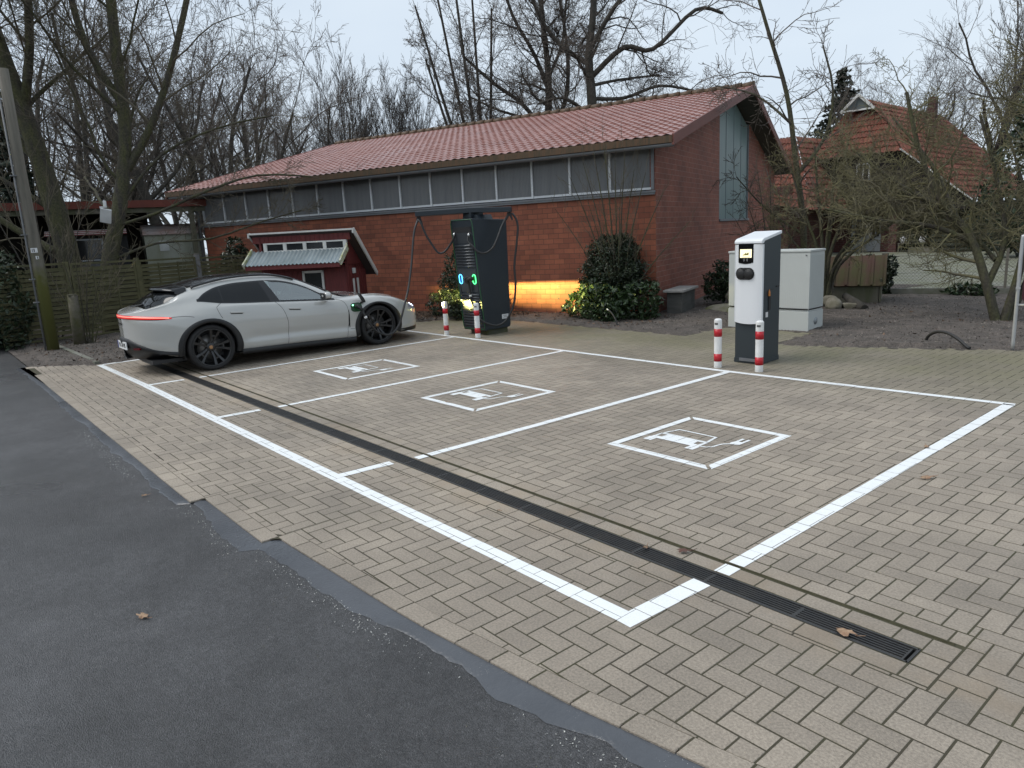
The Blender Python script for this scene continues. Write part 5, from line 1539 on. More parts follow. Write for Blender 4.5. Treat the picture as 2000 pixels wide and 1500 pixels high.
mb = MB(); mb.tube(smooth_path([(-.1, -.80, 1.015), (.05, -.76, 1.03), (.24, -.70, 1.05)], 4), .011, 6); mb.build('wiper', blk, car)
# side flanks of the spoiler meeting the body
for sgn in (-1, 1):
    mb = MB()
    ys_ = np.linspace(-.315, -.155, 9); vs = []
    for y in ys_:
        t = (y + .315) / .165; xe = .60 - .02 * (1 - t); zt_ = 1.268 + .045 * t - .05 - (.012 if t < .06 else 0)
        xb = .612
        vs += [(sgn * xe, y, zt_ + .004), (sgn * (xe + .012), y, zt_ - .02), (sgn * xb, y + .04 * (1 - t), top_z(y + .04 * (1 - t), xb) + .003)]
    mb.add(vs, [(3 * i + j, 3 * i + 3 + j, 3 * i + 4 + j, 3 * i + 1 + j) for i in range(8) for j in range(2)], smooth=True)
    mb.build('spoiler_flank', black_gloss, spo)
for sgn in (1, -1):
    mb = MB(); mb.tube(smooth_path([(sgn * .60, -.08, 1.25), (sgn * .605, 0, 1.285), (sgn * .592, .4, 1.355), (sgn * .585, .8, 1.378), (sgn * .588, 1.2, 1.357), (sgn * .61, 1.5, 1.285), (sgn * .615, 1.55, 1.255)], 5), .017, 8); mb.build('roof_rail', black_gloss, car)
# wheel-arch cladding, sills
def arch(cy, cz, a0, a1, r0, r1, topflat):
    g = []
    for i in range(41):
        a = R(a0 + (a1 - a0) * i / 40); row = []
        ca, sa = math.cos(a), math.sin(a)
        ro = r1 * (1 - topflat * max(sa, 0) ** 2)
        for (r_, o_) in ((r0, -.09), (r0, .008), (r0 + .02, .016), ((r0 + ro) / 2, .018), (ro - .008, .014), (ro, -.01)):
            y, z = cy + r_ * ca, cz + r_ * sa
            row.append((side_x(y, max(z, cZB(y) + .035)) + o_, y, z))
        g.append(row)
    return g
clad = mat('wheel_arch_black', (.008, .009, .010), .5, (.012, .012, .013), 9, .5)
one_side('wheel_arch', arch(.02, .352, -14, 190, .383, .478, .06), clad, car)
one_side('wheel_arch', arch(2.914, .352, -22, 199, .383, .472, .10), clad, car)
g = []
for i in range(31):
    y = .47 + (2.47 - .47) * i / 30; zt_ = .262 - .065 * i / 30; w_ = side_x(y, zt_)
    g.append([(w_ - .012, y, zt_ + .012), (w_ + .010, y, zt_), (w_ + .018, y, zt_ - .045), (w_ + .004, y, zt_ - .08), (w_ - .12, y, zt_ - .10)])
one_side('sill', g, clad, car)
# contours round the tail and the nose
def contour(z, end, yside, n=16, m_=10):
    ye = YS[0] if end < 0 else YS[-1]
    pts = []
    for i in range(n + 1):
        t = i / n; y = yside + (ye - yside) * (1 - (1 - t) ** 2)
        pts.append((side_x(y, z), y))
    w0 = pts[-1][0]
    for k in range(1, m_): pts.append((w0 * (1 - 2 * k / m_), ye + end * .012 * math.sin(k / m_ * math.pi)))
    pts += [(-p[0], p[1]) for p in pts[:n + 1][::-1]]
    return pts
def band(name, end, yside, zfun, offs, m, parent):
    base = contour(.6, end, yside); N = len(base); g = []
    for i in range(N):
        t = abs(2 * i / (N - 1) - 1)         # 1 at the sides, 0 in the middle
        row = []
        for (z, o_) in zfun(t, offs):
            c = contour(z, end, yside); p = c[i]; a = c[max(i - 1, 0)]; b = c[min(i + 1, N - 1)]
            tx, ty = b[0] - a[0], b[1] - a[1]; l = math.hypot(tx, ty) or 1
            nx, ny = ty / l, -tx / l
            if end < 0: nx, ny = -nx, -ny
            if nx * p[0] + ny * (p[1] - 1.5) < 0: nx, ny = -nx, -ny
            row.append((p[0] + nx * o_, p[1] + ny * o_, z))
        g.append(row)
    return patch_obj(name, g, m, parent)
kz = pchip([(0, .575), (.35, .56), (.55, .48), (.75, .385), (1, .325)])
band('rear_bumper', -1, -.36, lambda t, o: [(kz(t) + .006, -.004), (kz(t), .012), (kz(t) - .05, .018 * (1 - t) + .012), (.5 * kz(t) + .14, .02), (.29, -.005 - .03 * (1 - t)), (.245, -.10)], None, clad, car)
lamp_red = mat('tail_light', (.35, .01, .012), .2, emit=(1.0, .045, .04), est=.42)
lamp_core = mat('tail_light_core', (.9, .3, .25), .2, emit=(1.0, .30, .22), est=.85)
kl = pchip([(0, .892), (.5, .885), (.8, .868), (1, .853)])
kh = pchip([(0, .024), (.6, .022), (.9, .018), (1, .008)])
tl_ = band('tail_light', -1, -.47, lambda t, o: [(kl(t) - kh(t), -.002), (kl(t) - kh(t), .009), (kl(t) + kh(t), .009), (kl(t) + kh(t), -.002)], None, lamp_red, car)
band('light_strip', -1, -.50, lambda t, o: [(kl(t) - .006 + .3 * kh(t), .0105), (kl(t) + .006 + .3 * kh(t), .0105)], None, lamp_core, tl_)
band('tail_recess', -1, -.55, lambda t, o: [(kl(t) - kh(t) - .008, .003), (kl(t) - kh(t), .0035)], None, seam, tl_)
band('front_lip', 1, 3.36, lambda t, o: [(.265 - .03 * t, -.002), (.258 - .03 * t, .012), (.19 - .02 * t, .028), (.165, .022), (.155, -.06)], None, clad, car)
band('front_intake', 1, 3.86, lambda t, o: [(.30, .003), (.42 - .05 * t, .004)], None, blk, car)
# number plate
pz = .455
mb = MB(); mb.box((0, -1.012, pz), (.53, .012, .115)); plate = mb.build('number_plate', white_paint, car)
mb = MB(); mb.box((-.243, -1.0195, pz), (.042, .003, .112)); mb.build('plate_band', mat('plate_blue', (.01, .03, .25), .4), plate)
tx_m = mat('letter_black', (.008, .008, .008), .4)
text('plate_text', 'ML GW 85', .098, tx_m, frame((.02, -1.0195, pz - .002), (1, 0, 0), (0, 0, 1)), plate, sx=.86)
text('model_script', 'Taycan', .060, tx_m, frame((0, -.999, .785), (1, 0, 0), (0, 0, 1)), car, shear=.3, sx=1.5)
rr_ = mat('reflector_red', (.12, .005, .01), .3)
for sgn in (-1, 1):
    mb = MB(); mb.box((sgn * .50, -.925, .42), (.12, .03, .025), rz=sgn * .5); mb.build('reflector', rr_, car)
# panel gaps, handles, crease
def seam_line(pts, w=.006, n=10):
    P = smooth_path([(0, p[0], p[1]) for p in pts], n); g = []
    for i, p in enumerate(P):
        t = (P[min(i + 1, len(P) - 1)] - P[max(i - 1, 0)]).normalized(); nx, nz = -t.z, t.y
        g.append([(side_x(p.y + s_ * nx * w / 2, p.z + s_ * nz * w / 2) + .0012, p.y + s_ * nx * w / 2, p.z + s_ * nz * w / 2) for s_ in (-1, 1)])
    return g
for pts in ([(1.105, .945), (1.20, .82), (1.255, .65), (1.262, .50), (1.235, .25)], [(.27, 1.01), (.19, .965), (.168, .93), (.20, .82), (.225, .78)], [(2.13, .885), (2.27, .84), (2.335, .72), (2.345, .50), (2.315, .36), (2.295, .20)], [(-.475, .862), (-.30, .862), (-.18, .84)], [(2.36, .352), (2.44, .345)]):
    one_side('panel_gap', seam_line(pts), seam, car)
one_side('fender_vent', [[(side_x(2.35, z) + .002, 2.352 - wv, z), (side_x(2.35, z) + .004, 2.352 + wv * .3, z)] for z, wv in ((.68, .003), (.6, .014), (.5, .020), (.42, .016), (.375, .003))], seam, car)
for (y0, y1, z0, z1) in ((.345, .555, .852, .835), (1.30, 1.51, .815, .792)):
    for sgn in (1, -1):
        mb = MB(); yc, zc_ = (y0 + y1) / 2, (z0 + z1) / 2
        mb.bar((sgn * (side_x(y0, z0) + .006), y0, z0), (sgn * (side_x(y1, z1) + .006), y1, z1), .018, .024)
        h = mb.build('door_handle', paint, car, bevel=.006)
        mb = MB(); mb.bar((sgn * (side_x(y0, z0 - .02) + .0015), y0 + .01, z0 - .018), (sgn * (side_x(y1, z1 - .02) + .0015), y1 - .02, z1 - .017), .006, .012); mb.build('handle_gap', seam, h)
for sgn in (1, -1):
    mb = MB(); mb.ell((0, 0, 0), (.105, .075, .072), 18, 12); m = mb.build('mirror', paint, car); m.location = (sgn * 1.005, 1.945, .965); m.scale = (1, 1.1, .95)
    mb = MB(); mb.bar((-sgn * .13, .02, -.055), (-sgn * .02, .01, -.05), .08, .035); mb.box((0, -.066, 0), (.16, .01, .1)); mb.ell((-.0 * sgn, .005, -.045), (.085, .06, .03)); mb.build('mirror_base', blk, m)
# headlamps
for sgn in (1, -1):
    g = []
    for i in range(9):
        y = 3.57 + .22 * i / 8; zt_ = cZS(y) + .015; zl = zt_ - .115 + .03 * (i / 8)
        g.append([(sgn * (side_x(y, zl + (zt_ - zl) * k / 4) + .004), y, zl + (zt_ - zl) * k / 4) for k in range(5)])
    mb = MB(); mb.add([p for r in g for p in r], [((i * 5 + j, (i + 1) * 5 + j, (i + 1) * 5 + j + 1, i * 5 + j + 1) if sgn > 0 else (i * 5 + j, i * 5 + j + 1, (i + 1) * 5 + j + 1, (i + 1) * 5 + j)) for i in range(8) for j in range(4)], smooth=True)
    hl = mb.build('headlight', mat('lamp_glass', (.30, .32, .36), .08, coat=.6), car)
    mb = MB()
    for (y, dz) in ((3.64, .06), (3.69, .055), (3.66, .03), (3.71, .028)):
        z = cZS(y) - .045 + dz * .6
        mb.ell((sgn * (side_x(y, z) + .006), y, z), (.009, .016, .010), 8, 6)
    mb.build('led', mat('led_white', (.8, .85, 1), .2, emit=(.75, .85, 1.0), est=2.5), hl)
# charge port with open flap
g = []
for i in range(9):
    y = 2.395 + .21 * i / 8; t = abs(i / 4 - 1); c_ = .035 * t ** 4
    g.append([(side_x(y, z) + .003, y, z) for z in np.linspace(.635 + c_, .79 - c_, 6)])
mb = MB(); mb.add([p for r in g for p in r], [(i * 6 + j, (i + 1) * 6 + j, (i + 1) * 6 + j + 1, i * 6 + j + 1) for i in range(8) for j in range(5)], smooth=True)
port = mb.build('charge_port', mat('port_dark', (.006, .012, .008), .4, emit=(.0, .10, .02), est=.12), car)
mb = MB(); mb.ell((side_x(2.44, .75) + .010, 2.435, .752), (.006, .016, .014), 10, 8); mb.build('charge_light', mat('charge_green', (.2, 1, .4), .3, emit=(.25, 1.0, .45), est=3.0), port)
mb = MB(); fl = [(.0, -.075), (.022, -.055), (.03, 0), (.022, .05), (0, .08), (-.012, .05), (-.014, -.05)]
fl = [(2.60 + 1.9 * (-z * .35) + a * 1.0, .865 + z * 1.15) for a, z in fl]
n_ = len(fl)
mb.add([(side_x(2.6, .84) + .035, y, z) for y, z in fl] + [(side_x(2.6, .84) + .11, y, z) for y, z in fl], [tuple(range(n_))[::-1], tuple(range(n_, 2 * n_))] + [(i, (i + 1) % n_, n_ + (i + 1) % n_, n_ + i) for i in range(n_)])
mb.tube([(side_x(2.6, .78), 2.60, .775), (side_x(2.6, .8) + .06, 2.62, .80)], .018, 8)
mb.build('port_flap', blk, port)
# interior
inn = mat('interior_dark', (.018, .02, .021), .7, (.03, .032, .033), 4, .5)
mb = MB(); mb.box((0, 1.2, .42), (1.55, 2.6, .06)); mb.box((0, 2.12, .78), (1.45, .38, .20), bev=.05); mb.box((0, .2, .72), (1.4, .2, .62), bev=.06); mb.build('cabin', inn, car)
lite = mat('interior_grey', (.10, .11, .11), .6)
for sx_ in (-.37, .37):
    mb = MB(); mb.box((sx_, 1.32, .56), (.48, .5, .16), bev=.06); mb.bar((sx_, 1.08, .60), (sx_, .90, 1.12), .46, .13, up=(0, 1, .3)); mb.box((sx_, .88, 1.17), (.26, .10, .18), bev=.04); mb.build('seat', inn, car)
mb = MB(); sc_ = Vector((-.37, 1.80, .93)); ax = [Vector((1, 0, 0)), Vector((0, .35, .94))]
mb.tube([sc_ + ax[0] * .185 * math.cos(a) + ax[1] * .185 * math.sin(a) for a in np.linspace(0, 2 * math.pi, 25)], .016, 8)
mb.bar(sc_ - ax[0] * .18, sc_ + ax[0] * .18, .05, .03); mb.ell(tuple(sc_), (.06, .04, .06)); mb.build('steering_wheel', lite, car)
# underside, wells, wheels
mb = MB(); mb.box((0, 1.45, .215), (1.50, 4.5, .05)); mb.box((0, -.55, .30), (.9, .4, .10)); mb.build('underbody', black_matte, car)
for (yy, _) in ((.02, 0), (2.914, 0)):
    for sgn in (1, -1):
        mb = MB(); a = np.linspace(R(-20), R(200), 25)
        vs = []
        for t in a: vs += [(sgn * .55, yy + .43 * math.cos(t), .352 + .43 * math.sin(t)), (sgn * .93, yy + .41 * math.cos(t), .352 + .41 * math.sin(t))]
        mb.add(vs, [(2 * i, 2 * i + 1, 2 * i + 3, 2 * i + 2) for i in range(24)])
        mb.box((sgn * .55, yy, .45), (.02, .84, .6)); mb.build('wheel_well', black_matte, car)
tyre_m = mat('tyre', (.011, .011, .012), .75, (.017, .016, .016), 14, .6, .3, 60)
rim_m = mat('rim_black', (.008, .008, .009), .38, (.010, .010, .011), 4, .4, coat=.3)
disc_m = mat('brake_disc', (.16, .155, .15), .4, (.22, .21, .2), 20, .6, metal=.7)
crest = mat('hub_crest', (.40, .26, .10), .4, (.30, .10, .05), 60, .9)
def wheel(x, y, sgn):
    w = bpy.data.objects.new('wheel', None); w.empty_display_size = .2; lnk(w, car); w.location = (x, y, .352); w.rotation_euler = (0, R(90) * sgn, 0)
    # local z = outward axis
    mb = MB(); mb.lathe([(.282, -.13), (.305, -.14), (.335, -.135), (.350, -.11), (.352, -.05), (.352, .06), (.350, .105), (.338, .130), (.318, .139), (.300, .137), (.288, .128), (.284, .118)], 56); mb.build('tyre', tyre_m, w)
    mb = MB(); mb.lathe([(.290, .122), (.285, .131), (.273, .128), (.266, .11), (.260, .02), (.255, -.12), (.282, -.13)], 56)
    mb.lathe([(0, .062), (.05, .064), (.066, .058), (.072, .03), (.0, .02)], 28)
    for k in range(5):
        a = 2 * math.pi * k / 5 + .35
        M = Matrix.Rotation(a, 4, 'Z')
        for s_ in (-1, 1):
            # split spoke: narrow inner bar forking outward
            P = [(.05, s_ * .016 - .014), (.15, s_ * .030 - .015), (.272, s_ * .066 - .024), (.272, s_ * .066 + .020), (.15, s_ * .030 + .014), (.05, s_ * .016 + .014)]
            vs = [M @ Vector((p[0], p[1], .052 + (p[0] - .05) * .30)) for p in P] + [M @ Vector((p[0], p[1], .015 + (p[0] - .05) * .35)) for p in P]
            mb.add([tuple(v) for v in vs], [tuple(range(6)), tuple(range(6, 12))[::-1]] + [(i, 6 + i, 6 + (i + 1) % 6, (i + 1) % 6) for i in range(6)])
        P = [(.165, -.025), (.19, -.042), (.19, .042), (.165, .025)]
        vs = [M @ Vector((p[0], p[1], .088)) for p in P] + [M @ Vector((p[0], p[1], .055)) for p in P]
        mb.add([tuple(v) for v in vs], [(0, 1, 2, 3), (7, 6, 5, 4)] + [(i, 4 + i, 4 + (i + 1) % 4, (i + 1) % 4) for i in range(4)])
    mb.build('rim', rim_m, w)
    mb = MB(); mb.lathe([(0, .066), (.026, .068), (.030, .063), (.030, .06)], 20); mb.build('hub_cap', crest, w)
    mb = MB(); mb.lathe([(.06, -.03), (.19, -.03), (.19, -.01), (.06, -.01)], 40); mb.build('brake_disc', disc_m, w)
    mb = MB(); mb.lathe([(.0, -.12), (.256, -.12)], 30); mb.build('hub_shield', black_matte, w)
    return w
for (x, y, s_) in ((.815, .02, 1), (.815, 2.914, 1), (-.815, .02, -1), (-.815, 2.914, -1)): wheel(x, y, s_)
# the charger's plug in the port and the cable that hangs to it (belongs to the charger)
def cw2(p): return ci @ (Matrix.Translation((-12.405, 3.47, 0)) @ (Vector(p) * 1.016))
CABLE_PTS = [(-11.57, 7.40, 1.95), (-11.48, 7.23, 1.37), (-11.41, 7.08, .95), (-11.33, 6.92, .67), (-11.30, 6.786, .385), (-11.29, 6.664, .24), (-11.28, 6.552, .189), (-11.28, 6.446, .193), (-11.28, 6.296, .259), (-11.28, 6.185, .382), (-11.29, 6.115, .50), (-11.31, 6.075, .595)]
pr_ = [armL] + [ci @ Vector(p) for p in CABLE_PTS] + [cw2((1.06, 2.555, .66))]
mb = MB(); mb.tube(smooth_path(pr_, 8), .020, 10); mb.build('cable', cab_m, ch)
mb = MB(); mb.tube([ci @ Vector((-11.297, 6.103, .525)), ci @ Vector((-11.303, 6.09, .56))], .027, 10); mb.build('cable_clamp', lab_white, ch)
mb = MB(); mb.tube([cw2((1.06, 2.555, .66)), cw2((1.02, 2.53, .70)), cw2((.985, 2.505, .725)), cw2((.94, 2.49, .73))], [.024, .032, .036, .036], 12); mb.tube([cw2((1.07, 2.56, .64)), cw2((1.06, 2.50, .70)), cw2((1.02, 2.46, .76)), cw2((.98, 2.48, .75))], .012, 8); mb.build('plug', black_matte, ch)

# low-beam headlamps of the car shining on the hall
def beam(x, watt):
    l = bpy.data.lights.new('headlamp', 'SPOT'); l.energy = watt; l.spot_size = R(116); l.spot_blend = .7; l.shadow_soft_size = .05; l.color = (1.0, .86, .26)
    l.use_nodes = True; t = l.node_tree; n = t.nodes; L = t.links
    em = n.get('Emission'); tc = n.new('ShaderNodeTexCoord'); sp_ = n.new('ShaderNodeSeparateXYZ'); L.new(tc.outputs['Normal'], sp_.inputs[0])
    dv = n.new('ShaderNodeMath'); dv.operation = 'DIVIDE'; L.new(sp_.outputs[1], dv.inputs[0]); L.new(sp_.outputs[2], dv.inputs[1])
    ab = n.new('ShaderNodeMath'); ab.operation = 'MULTIPLY'; ab.inputs[1].default_value = -1.0; L.new(dv.outputs[0], ab.inputs[0])   # tangent of elevation
    r = n.new('ShaderNodeMapRange'); r.inputs[1].default_value = .034; r.inputs[2].default_value = .022; L.new(ab.outputs[0], r.inputs[0])
    r2 = n.new('ShaderNodeMapRange'); r2.inputs[1].default_value = -.15; r2.inputs[2].default_value = .03; r2.inputs[3].default_value = .0; r2.inputs[4].default_value = 1; L.new(ab.outputs[0], r2.inputs[0])
    m = n.new('ShaderNodeMath'); m.operation = 'MULTIPLY'; L.new(r.outputs[0], m.inputs[0]); L.new(r2.outputs[0], m.inputs[1])
    L.new(m.outputs[0], em.inputs['Strength'])
    o = bpy.data.objects.new('headlamp', l); lnk(o, car)
    o.location = (x, 3.99, .60)
    o.rotation_euler = Vector((-.24, -1, -.0)).to_track_quat('Z', 'Y').to_euler()
beam(.66, 4800); beam(-.66, 1100)
# ------------------------------------------------------------------ vegetation
class Tubes:
    def __init__(s): s.b = {}
    def add(s, pts, rad, sides):
        s.b.setdefault((len(pts), sides), []).append((pts, rad))
    def mesh(s, name, m, parent=None):
        Vs, Fs_ = [], []; off = 0
        for (n, k), L_ in s.b.items():
            P = np.array([a for a, _ in L_], float); Rd = np.array([b for _, b in L_], float)
            T = np.empty_like(P); T[:, 1:-1] = P[:, 2:] - P[:, :-2]; T[:, 0] = P[:, 1] - P[:, 0]; T[:, -1] = P[:, -1] - P[:, -2]
            T /= np.linalg.norm(T, axis=2, keepdims=True) + 1e-9
            ref = np.tile(np.array([.31, .17, .93]), (len(P), n, 1)); A = np.cross(T, ref); A /= np.linalg.norm(A, axis=2, keepdims=True) + 1e-9
            B = np.cross(T, A)
            th = np.arange(k) * 2 * np.pi / k
            V = P[:, :, None, :] + Rd[:, :, None, None] * (A[:, :, None, :] * np.cos(th)[None, None, :, None] + B[:, :, None, :] * np.sin(th)[None, None, :, None])
            nb_ = len(P)
            idx = off + np.arange(nb_ * n * k).reshape(nb_, n, k)
            a = idx[:, :-1, :]; b = np.roll(idx, -1, 2)[:, :-1, :]; c = np.roll(idx, -1, 2)[:, 1:, :]; d = idx[:, 1:, :]
            Fs_.append(np.stack([a, b, c, d], -1).reshape(-1, 4)); Vs.append(V.reshape(-1, 3)); off += nb_ * n * k
        return np_mesh(name, np.concatenate(Vs), np.concatenate(Fs_), m, parent, smooth=True)

def norm(v):
    l = math.sqrt(v[0] * v[0] + v[1] * v[1] + v[2] * v[2]) or 1e-9
    return (v[0] / l, v[1] / l, v[2] / l)
class Tree:
    """bare tree: limbs (thick) and twigs grown by repeated forking"""
    def __init__(s, seed, up=.06, wander=.20, ang=(28, 60), kids=(7, 6, 6, 5), ratio=(.62, .55, .50, .45), minr=.0035, split=2, droop=0.0, t0=(.25, .2, .15, .1), rk=.62, thin=.5, maxlev=4):
        s.r = random.Random(seed); s.up = up; s.w = wander; s.ang = ang; s.kids = kids; s.ratio = ratio; s.minr = minr; s.split = split; s.droop = droop; s.t0 = t0; s.rk = rk; s.thin = thin; s.maxlev = maxlev
        s.limb = Tubes(); s.twig = Tubes()
    def perp(s, d, a):
        r = s.r; ax = norm((r.gauss(0, 1), r.gauss(0, 1), r.gauss(0, 1)))
        c = (d[1] * ax[2] - d[2] * ax[1], d[2] * ax[0] - d[0] * ax[2], d[0] * ax[1] - d[1] * ax[0]); c = norm(c)
        ca, sa = math.cos(a), math.sin(a)
        return norm((d[0] * ca + c[0] * sa, d[1] * ca + c[1] * sa, d[2] * ca + c[2] * sa))
    def path(s, p, d, L, n, up):
        pts = [p]; r = s.r; st_ = L / n
        for i in range(n):
            d = norm((d[0] + r.gauss(0, s.w), d[1] + r.gauss(0, s.w), d[2] + r.gauss(0, s.w) + up))
            p = (p[0] + d[0] * st_, p[1] + d[1] * st_, p[2] + d[2] * st_); pts.append(p)
        return pts, d
    def grow(s, p, d, L, rad, lev, pts=None):
        r = s.r
        n = (9, 7, 6, 5, 4)[min(lev, 4)]
        if pts is None: pts, _ = s.path(p, d, L, n, s.up if lev < 3 else s.up * .6 - s.droop)
        n = len(pts) - 1
        end = (.32 if lev == 0 else s.thin) if lev < 2 else .35
        rads = [max(s.minr, rad * (1 - (1 - end) * (i / n) ** .9)) for i in range(n + 1)]
        (s.limb if lev < s.split else s.twig).add(pts, rads, (10, 7, 5, 3, 3)[min(lev, 4)])
        if lev >= s.maxlev: return
        k = s.kids[min(lev, len(s.kids) - 1)]; t0 = s.t0[min(lev, 3)]
        for i in range(k):
            t = t0 + (1 - t0) * (i + r.random()) / k
            if i == k - 1: t = 1.0
            f = t * n; j = min(int(f), n - 1); u = f - j
            a, b = pts[j], pts[j + 1]
            q = tuple(a[c] + (b[c] - a[c]) * u for c in range(3)); dd = norm(tuple(b[c] - a[c] for c in range(3)))
            rr = rads[j] * (1 - u) + rads[j + 1] * u
            an = R(r.uniform(*s.ang)) * (.45 if t == 1.0 else 1)
            nl = L * s.ratio[min(lev, 3)] * r.uniform(.7, 1.25) * (1.15 - .45 * t)
            s.grow(q, s.perp(dd, an), nl, rr * s.rk * r.uniform(.7, 1.0), lev + 1)
    def build(s, name, label, cat, loc, bm_, tm_, group=None):
        o = thing(name, label, cat, loc, 0, group)
        if s.limb.b: s.limb.mesh('trunk', bm_, o)
        if s.twig.b: s.twig.mesh('crown', tm_, o)
        return o
def pol(az, d): return (d * math.cos(R(az)), d * math.sin(R(az)), 0)
def guide(P, n=5):
    return [tuple(p) for p in smooth_path(P, n)]
def rel(P, base): return [Vector(p) - Vector(base) for p in P]
# view directions: right and depth at an azimuth, so a limb can lean left/right and back
def lr(az, side, upz, back=0.0):
    a = R(az); return (math.sin(a) * side + math.cos(a) * back, -math.cos(a) * side + math.sin(a) * back, upz)

BGG = 'bare trees behind the brick hall'
# --- two large mossy trees at the left, in front of the shed
def tree_left():
    az, d = 171.4, 20.8; t = Tree(21, up=.03, wander=.10, ang=(22, 55), kids=(9, 11, 8, 5), ratio=(.46, .58, .50, .45), minr=.0045, rk=.36)
    P = guide([lr(az, .15, -.1), lr(az, .05, 2.2), lr(az, -.2, 4.5), lr(az, -.62, 7.0), lr(az, -.85, 9.5), lr(az, -1.0, 13)], 3)
    t.grow(None, None, 6.5, .30, 0, P)
    P2 = guide([lr(az, -.12, 4.0), lr(az, -.7, 4.9, .4), lr(az, -1.3, 6.2, .5), lr(az, -1.9, 8.2, .4), lr(az, -2.4, 11.5)], 3); t.grow(None, None, 5.5, .12, 1, P2)
    P3 = guide([lr(az, -.3, 5.2), lr(az, .05, 6.6, -.4), lr(az, .25, 8.4, -.5), lr(az, .5, 11.5)], 3); t.grow(None, None, 5.0, .12, 1, P3)
    P4 = guide([lr(az, -.2, 2.0), lr(az, -1.4, 3.0, .6), lr(az, -2.8, 4.6, .8)], 3); t.grow(None, None, 3.2, .10, 1, P4)
    return t.build('bare_tree', 'big mossy bare tree leaning left behind the wooden pole', 'tree', pol(az, d), bark_moss, twig_brown, 'large mossy trees by the fence')
tree_left()
def tree_left2():
    az, d = 169.3, 19.9; t = Tree(33, up=.03, wander=.12, ang=(25, 60), kids=(9, 11, 8, 5), ratio=(.44, .58, .50, .45), minr=.0045, rk=.36)
    P = guide([lr(az, 0, -.1), lr(az, .15, 1.6), lr(az, .55, 2.9), lr(az, .92, 4.6), lr(az, 1.0, 6.6), lr(az, 1.15, 9.5), lr(az, 1.3, 13)], 3); t.grow(None, None, 6.0, .22, 0, P)
    P2 = guide([lr(az, .95, 5.3), lr(az, .4, 6.6, .3), lr(az, .2, 8.5, .5), lr(az, .0, 11.5)], 3); t.grow(None, None, 5, .10, 1, P2)
    P3 = guide([lr(az, .85, 3.8), lr(az, 1.5, 4.8, -.3), lr(az, 2.2, 6.4, -.5), lr(az, 3.0, 8.8, -.5), lr(az, 3.6, 11)], 3); t.grow(None, None, 5, .10, 1, P3)
    P4 = guide([lr(az, .4, 2.5), lr(az, 1.3, 2.75, -.5), lr(az, 2.4, 3.2, -.9), lr(az, 3.6, 3.55, -1.1), lr(az, 4.9, 3.5, -1.2)], 3); t.grow(None, None, 2.2, .042, 1, P4)
    P5 = guide([lr(az, .2, 1.7), lr(az, 1.2, 2.05, -.4), lr(az, 2.4, 2.1, -.7), lr(az, 3.6, 2.45, -.9), lr(az, 4.6, 2.7, -1.0)], 3); t.grow(None, None, 1.8, .034, 1, P5)
    P6 = guide([lr(az, .6, 3.0), lr(az, 1.6, 4.1, -.3), lr(az, 2.9, 4.7, -.6), lr(az, 4.2, 5.0, -.8)], 3); t.grow(None, None, 2.2, .04, 1, P6)
    return t.build('bare_tree', 'mossy bare tree carrying the white floodlight, its low limbs reaching the hall windows', 'tree', pol(az, d), bark_moss, twig_brown, 'large mossy trees by the fence')
tree_left2()
# floodlight on the tree
fl_ = thing('floodlight', 'white floodlight fixed to the mossy tree above the fence', 'floodlight', (pol(168.6, 19.3)[0], pol(168.6, 19.3)[1], 2.72), R(250))
mb = MB(); mb.box((0, 0, 0), (.23, .05, .34), bev=.012); fh = mb.build('housing', mat('flood_white', (.78, .79, .78), .5), fl_); fh.rotation_euler = (R(-25), R(-14), 0)
mb = MB(); mb.box((0, -.028, 0), (.18, .006, .28)); mb.build('lens', mat('flood_lens', (.25, .27, .27), .2), fh)
mb = MB(); mb.box((-.03, .08, .26), (.06, .08, .14)); mb.box((.02, .05, .19), (.14, .04, .04)); mb.build('bracket', MATS['flood_white'], fl_)

# --- background rows: a few kinds, then copies
kinds = []
def kind(seed, H, r0, spread, label, multi=1, az=150, **kw):
    t = Tree(seed, **kw); rr = random.Random(seed)
    for m in range(multi):
        a = rr.uniform(0, 6.28); lean = 0 if multi == 1 else rr.uniform(.15, .48)
        d = norm((math.cos(a) * lean, math.sin(a) * lean, 1))
        t.grow((d[0] * .15, d[1] * .15, -.2), d, H * spread * rr.uniform(.85, 1.1), r0 * (1 if multi == 1 else rr.uniform(.5, .8)), 0)
    return t
fan = dict(up=.045, wander=.14, ang=(22, 58), kids=(9, 7, 6, 5), ratio=(.50, .48, .45, .42), minr=.006, rk=.42, t0=(.22, .2, .15, .1))
big = dict(up=.045, wander=.14, ang=(25, 62), kids=(9, 7, 6, 5), ratio=(.58, .52, .48, .42), minr=.006, rk=.5, t0=(.25, .15, .12, .1))
tA = kind(41, 13, .30, .78, '', **big).build('bare_tree', 'tall bare tree with heavy limbs behind the left end of the hall roof', 'tree', pol(165.2, 33), bark, twig_dark, BGG)
tB = kind(52, 13, .26, .74, '', multi=4, **fan).build('bare_tree', 'bare tree fanning into many stems above the low end of the hall roof', 'tree', pol(161.0, 35), bark, twig_dark, BGG)
tC = kind(63, 11, .22, .72, '', multi=5, **dict(fan, up=.10, wander=.07, ang=(12, 32))).build('bare_tree', 'slender pale bare tree with upright stems in the sky gap over the hall', 'tree', pol(148.4, 48), bark, mat('pale_twig', (.085, .075, .066), .9), BGG)
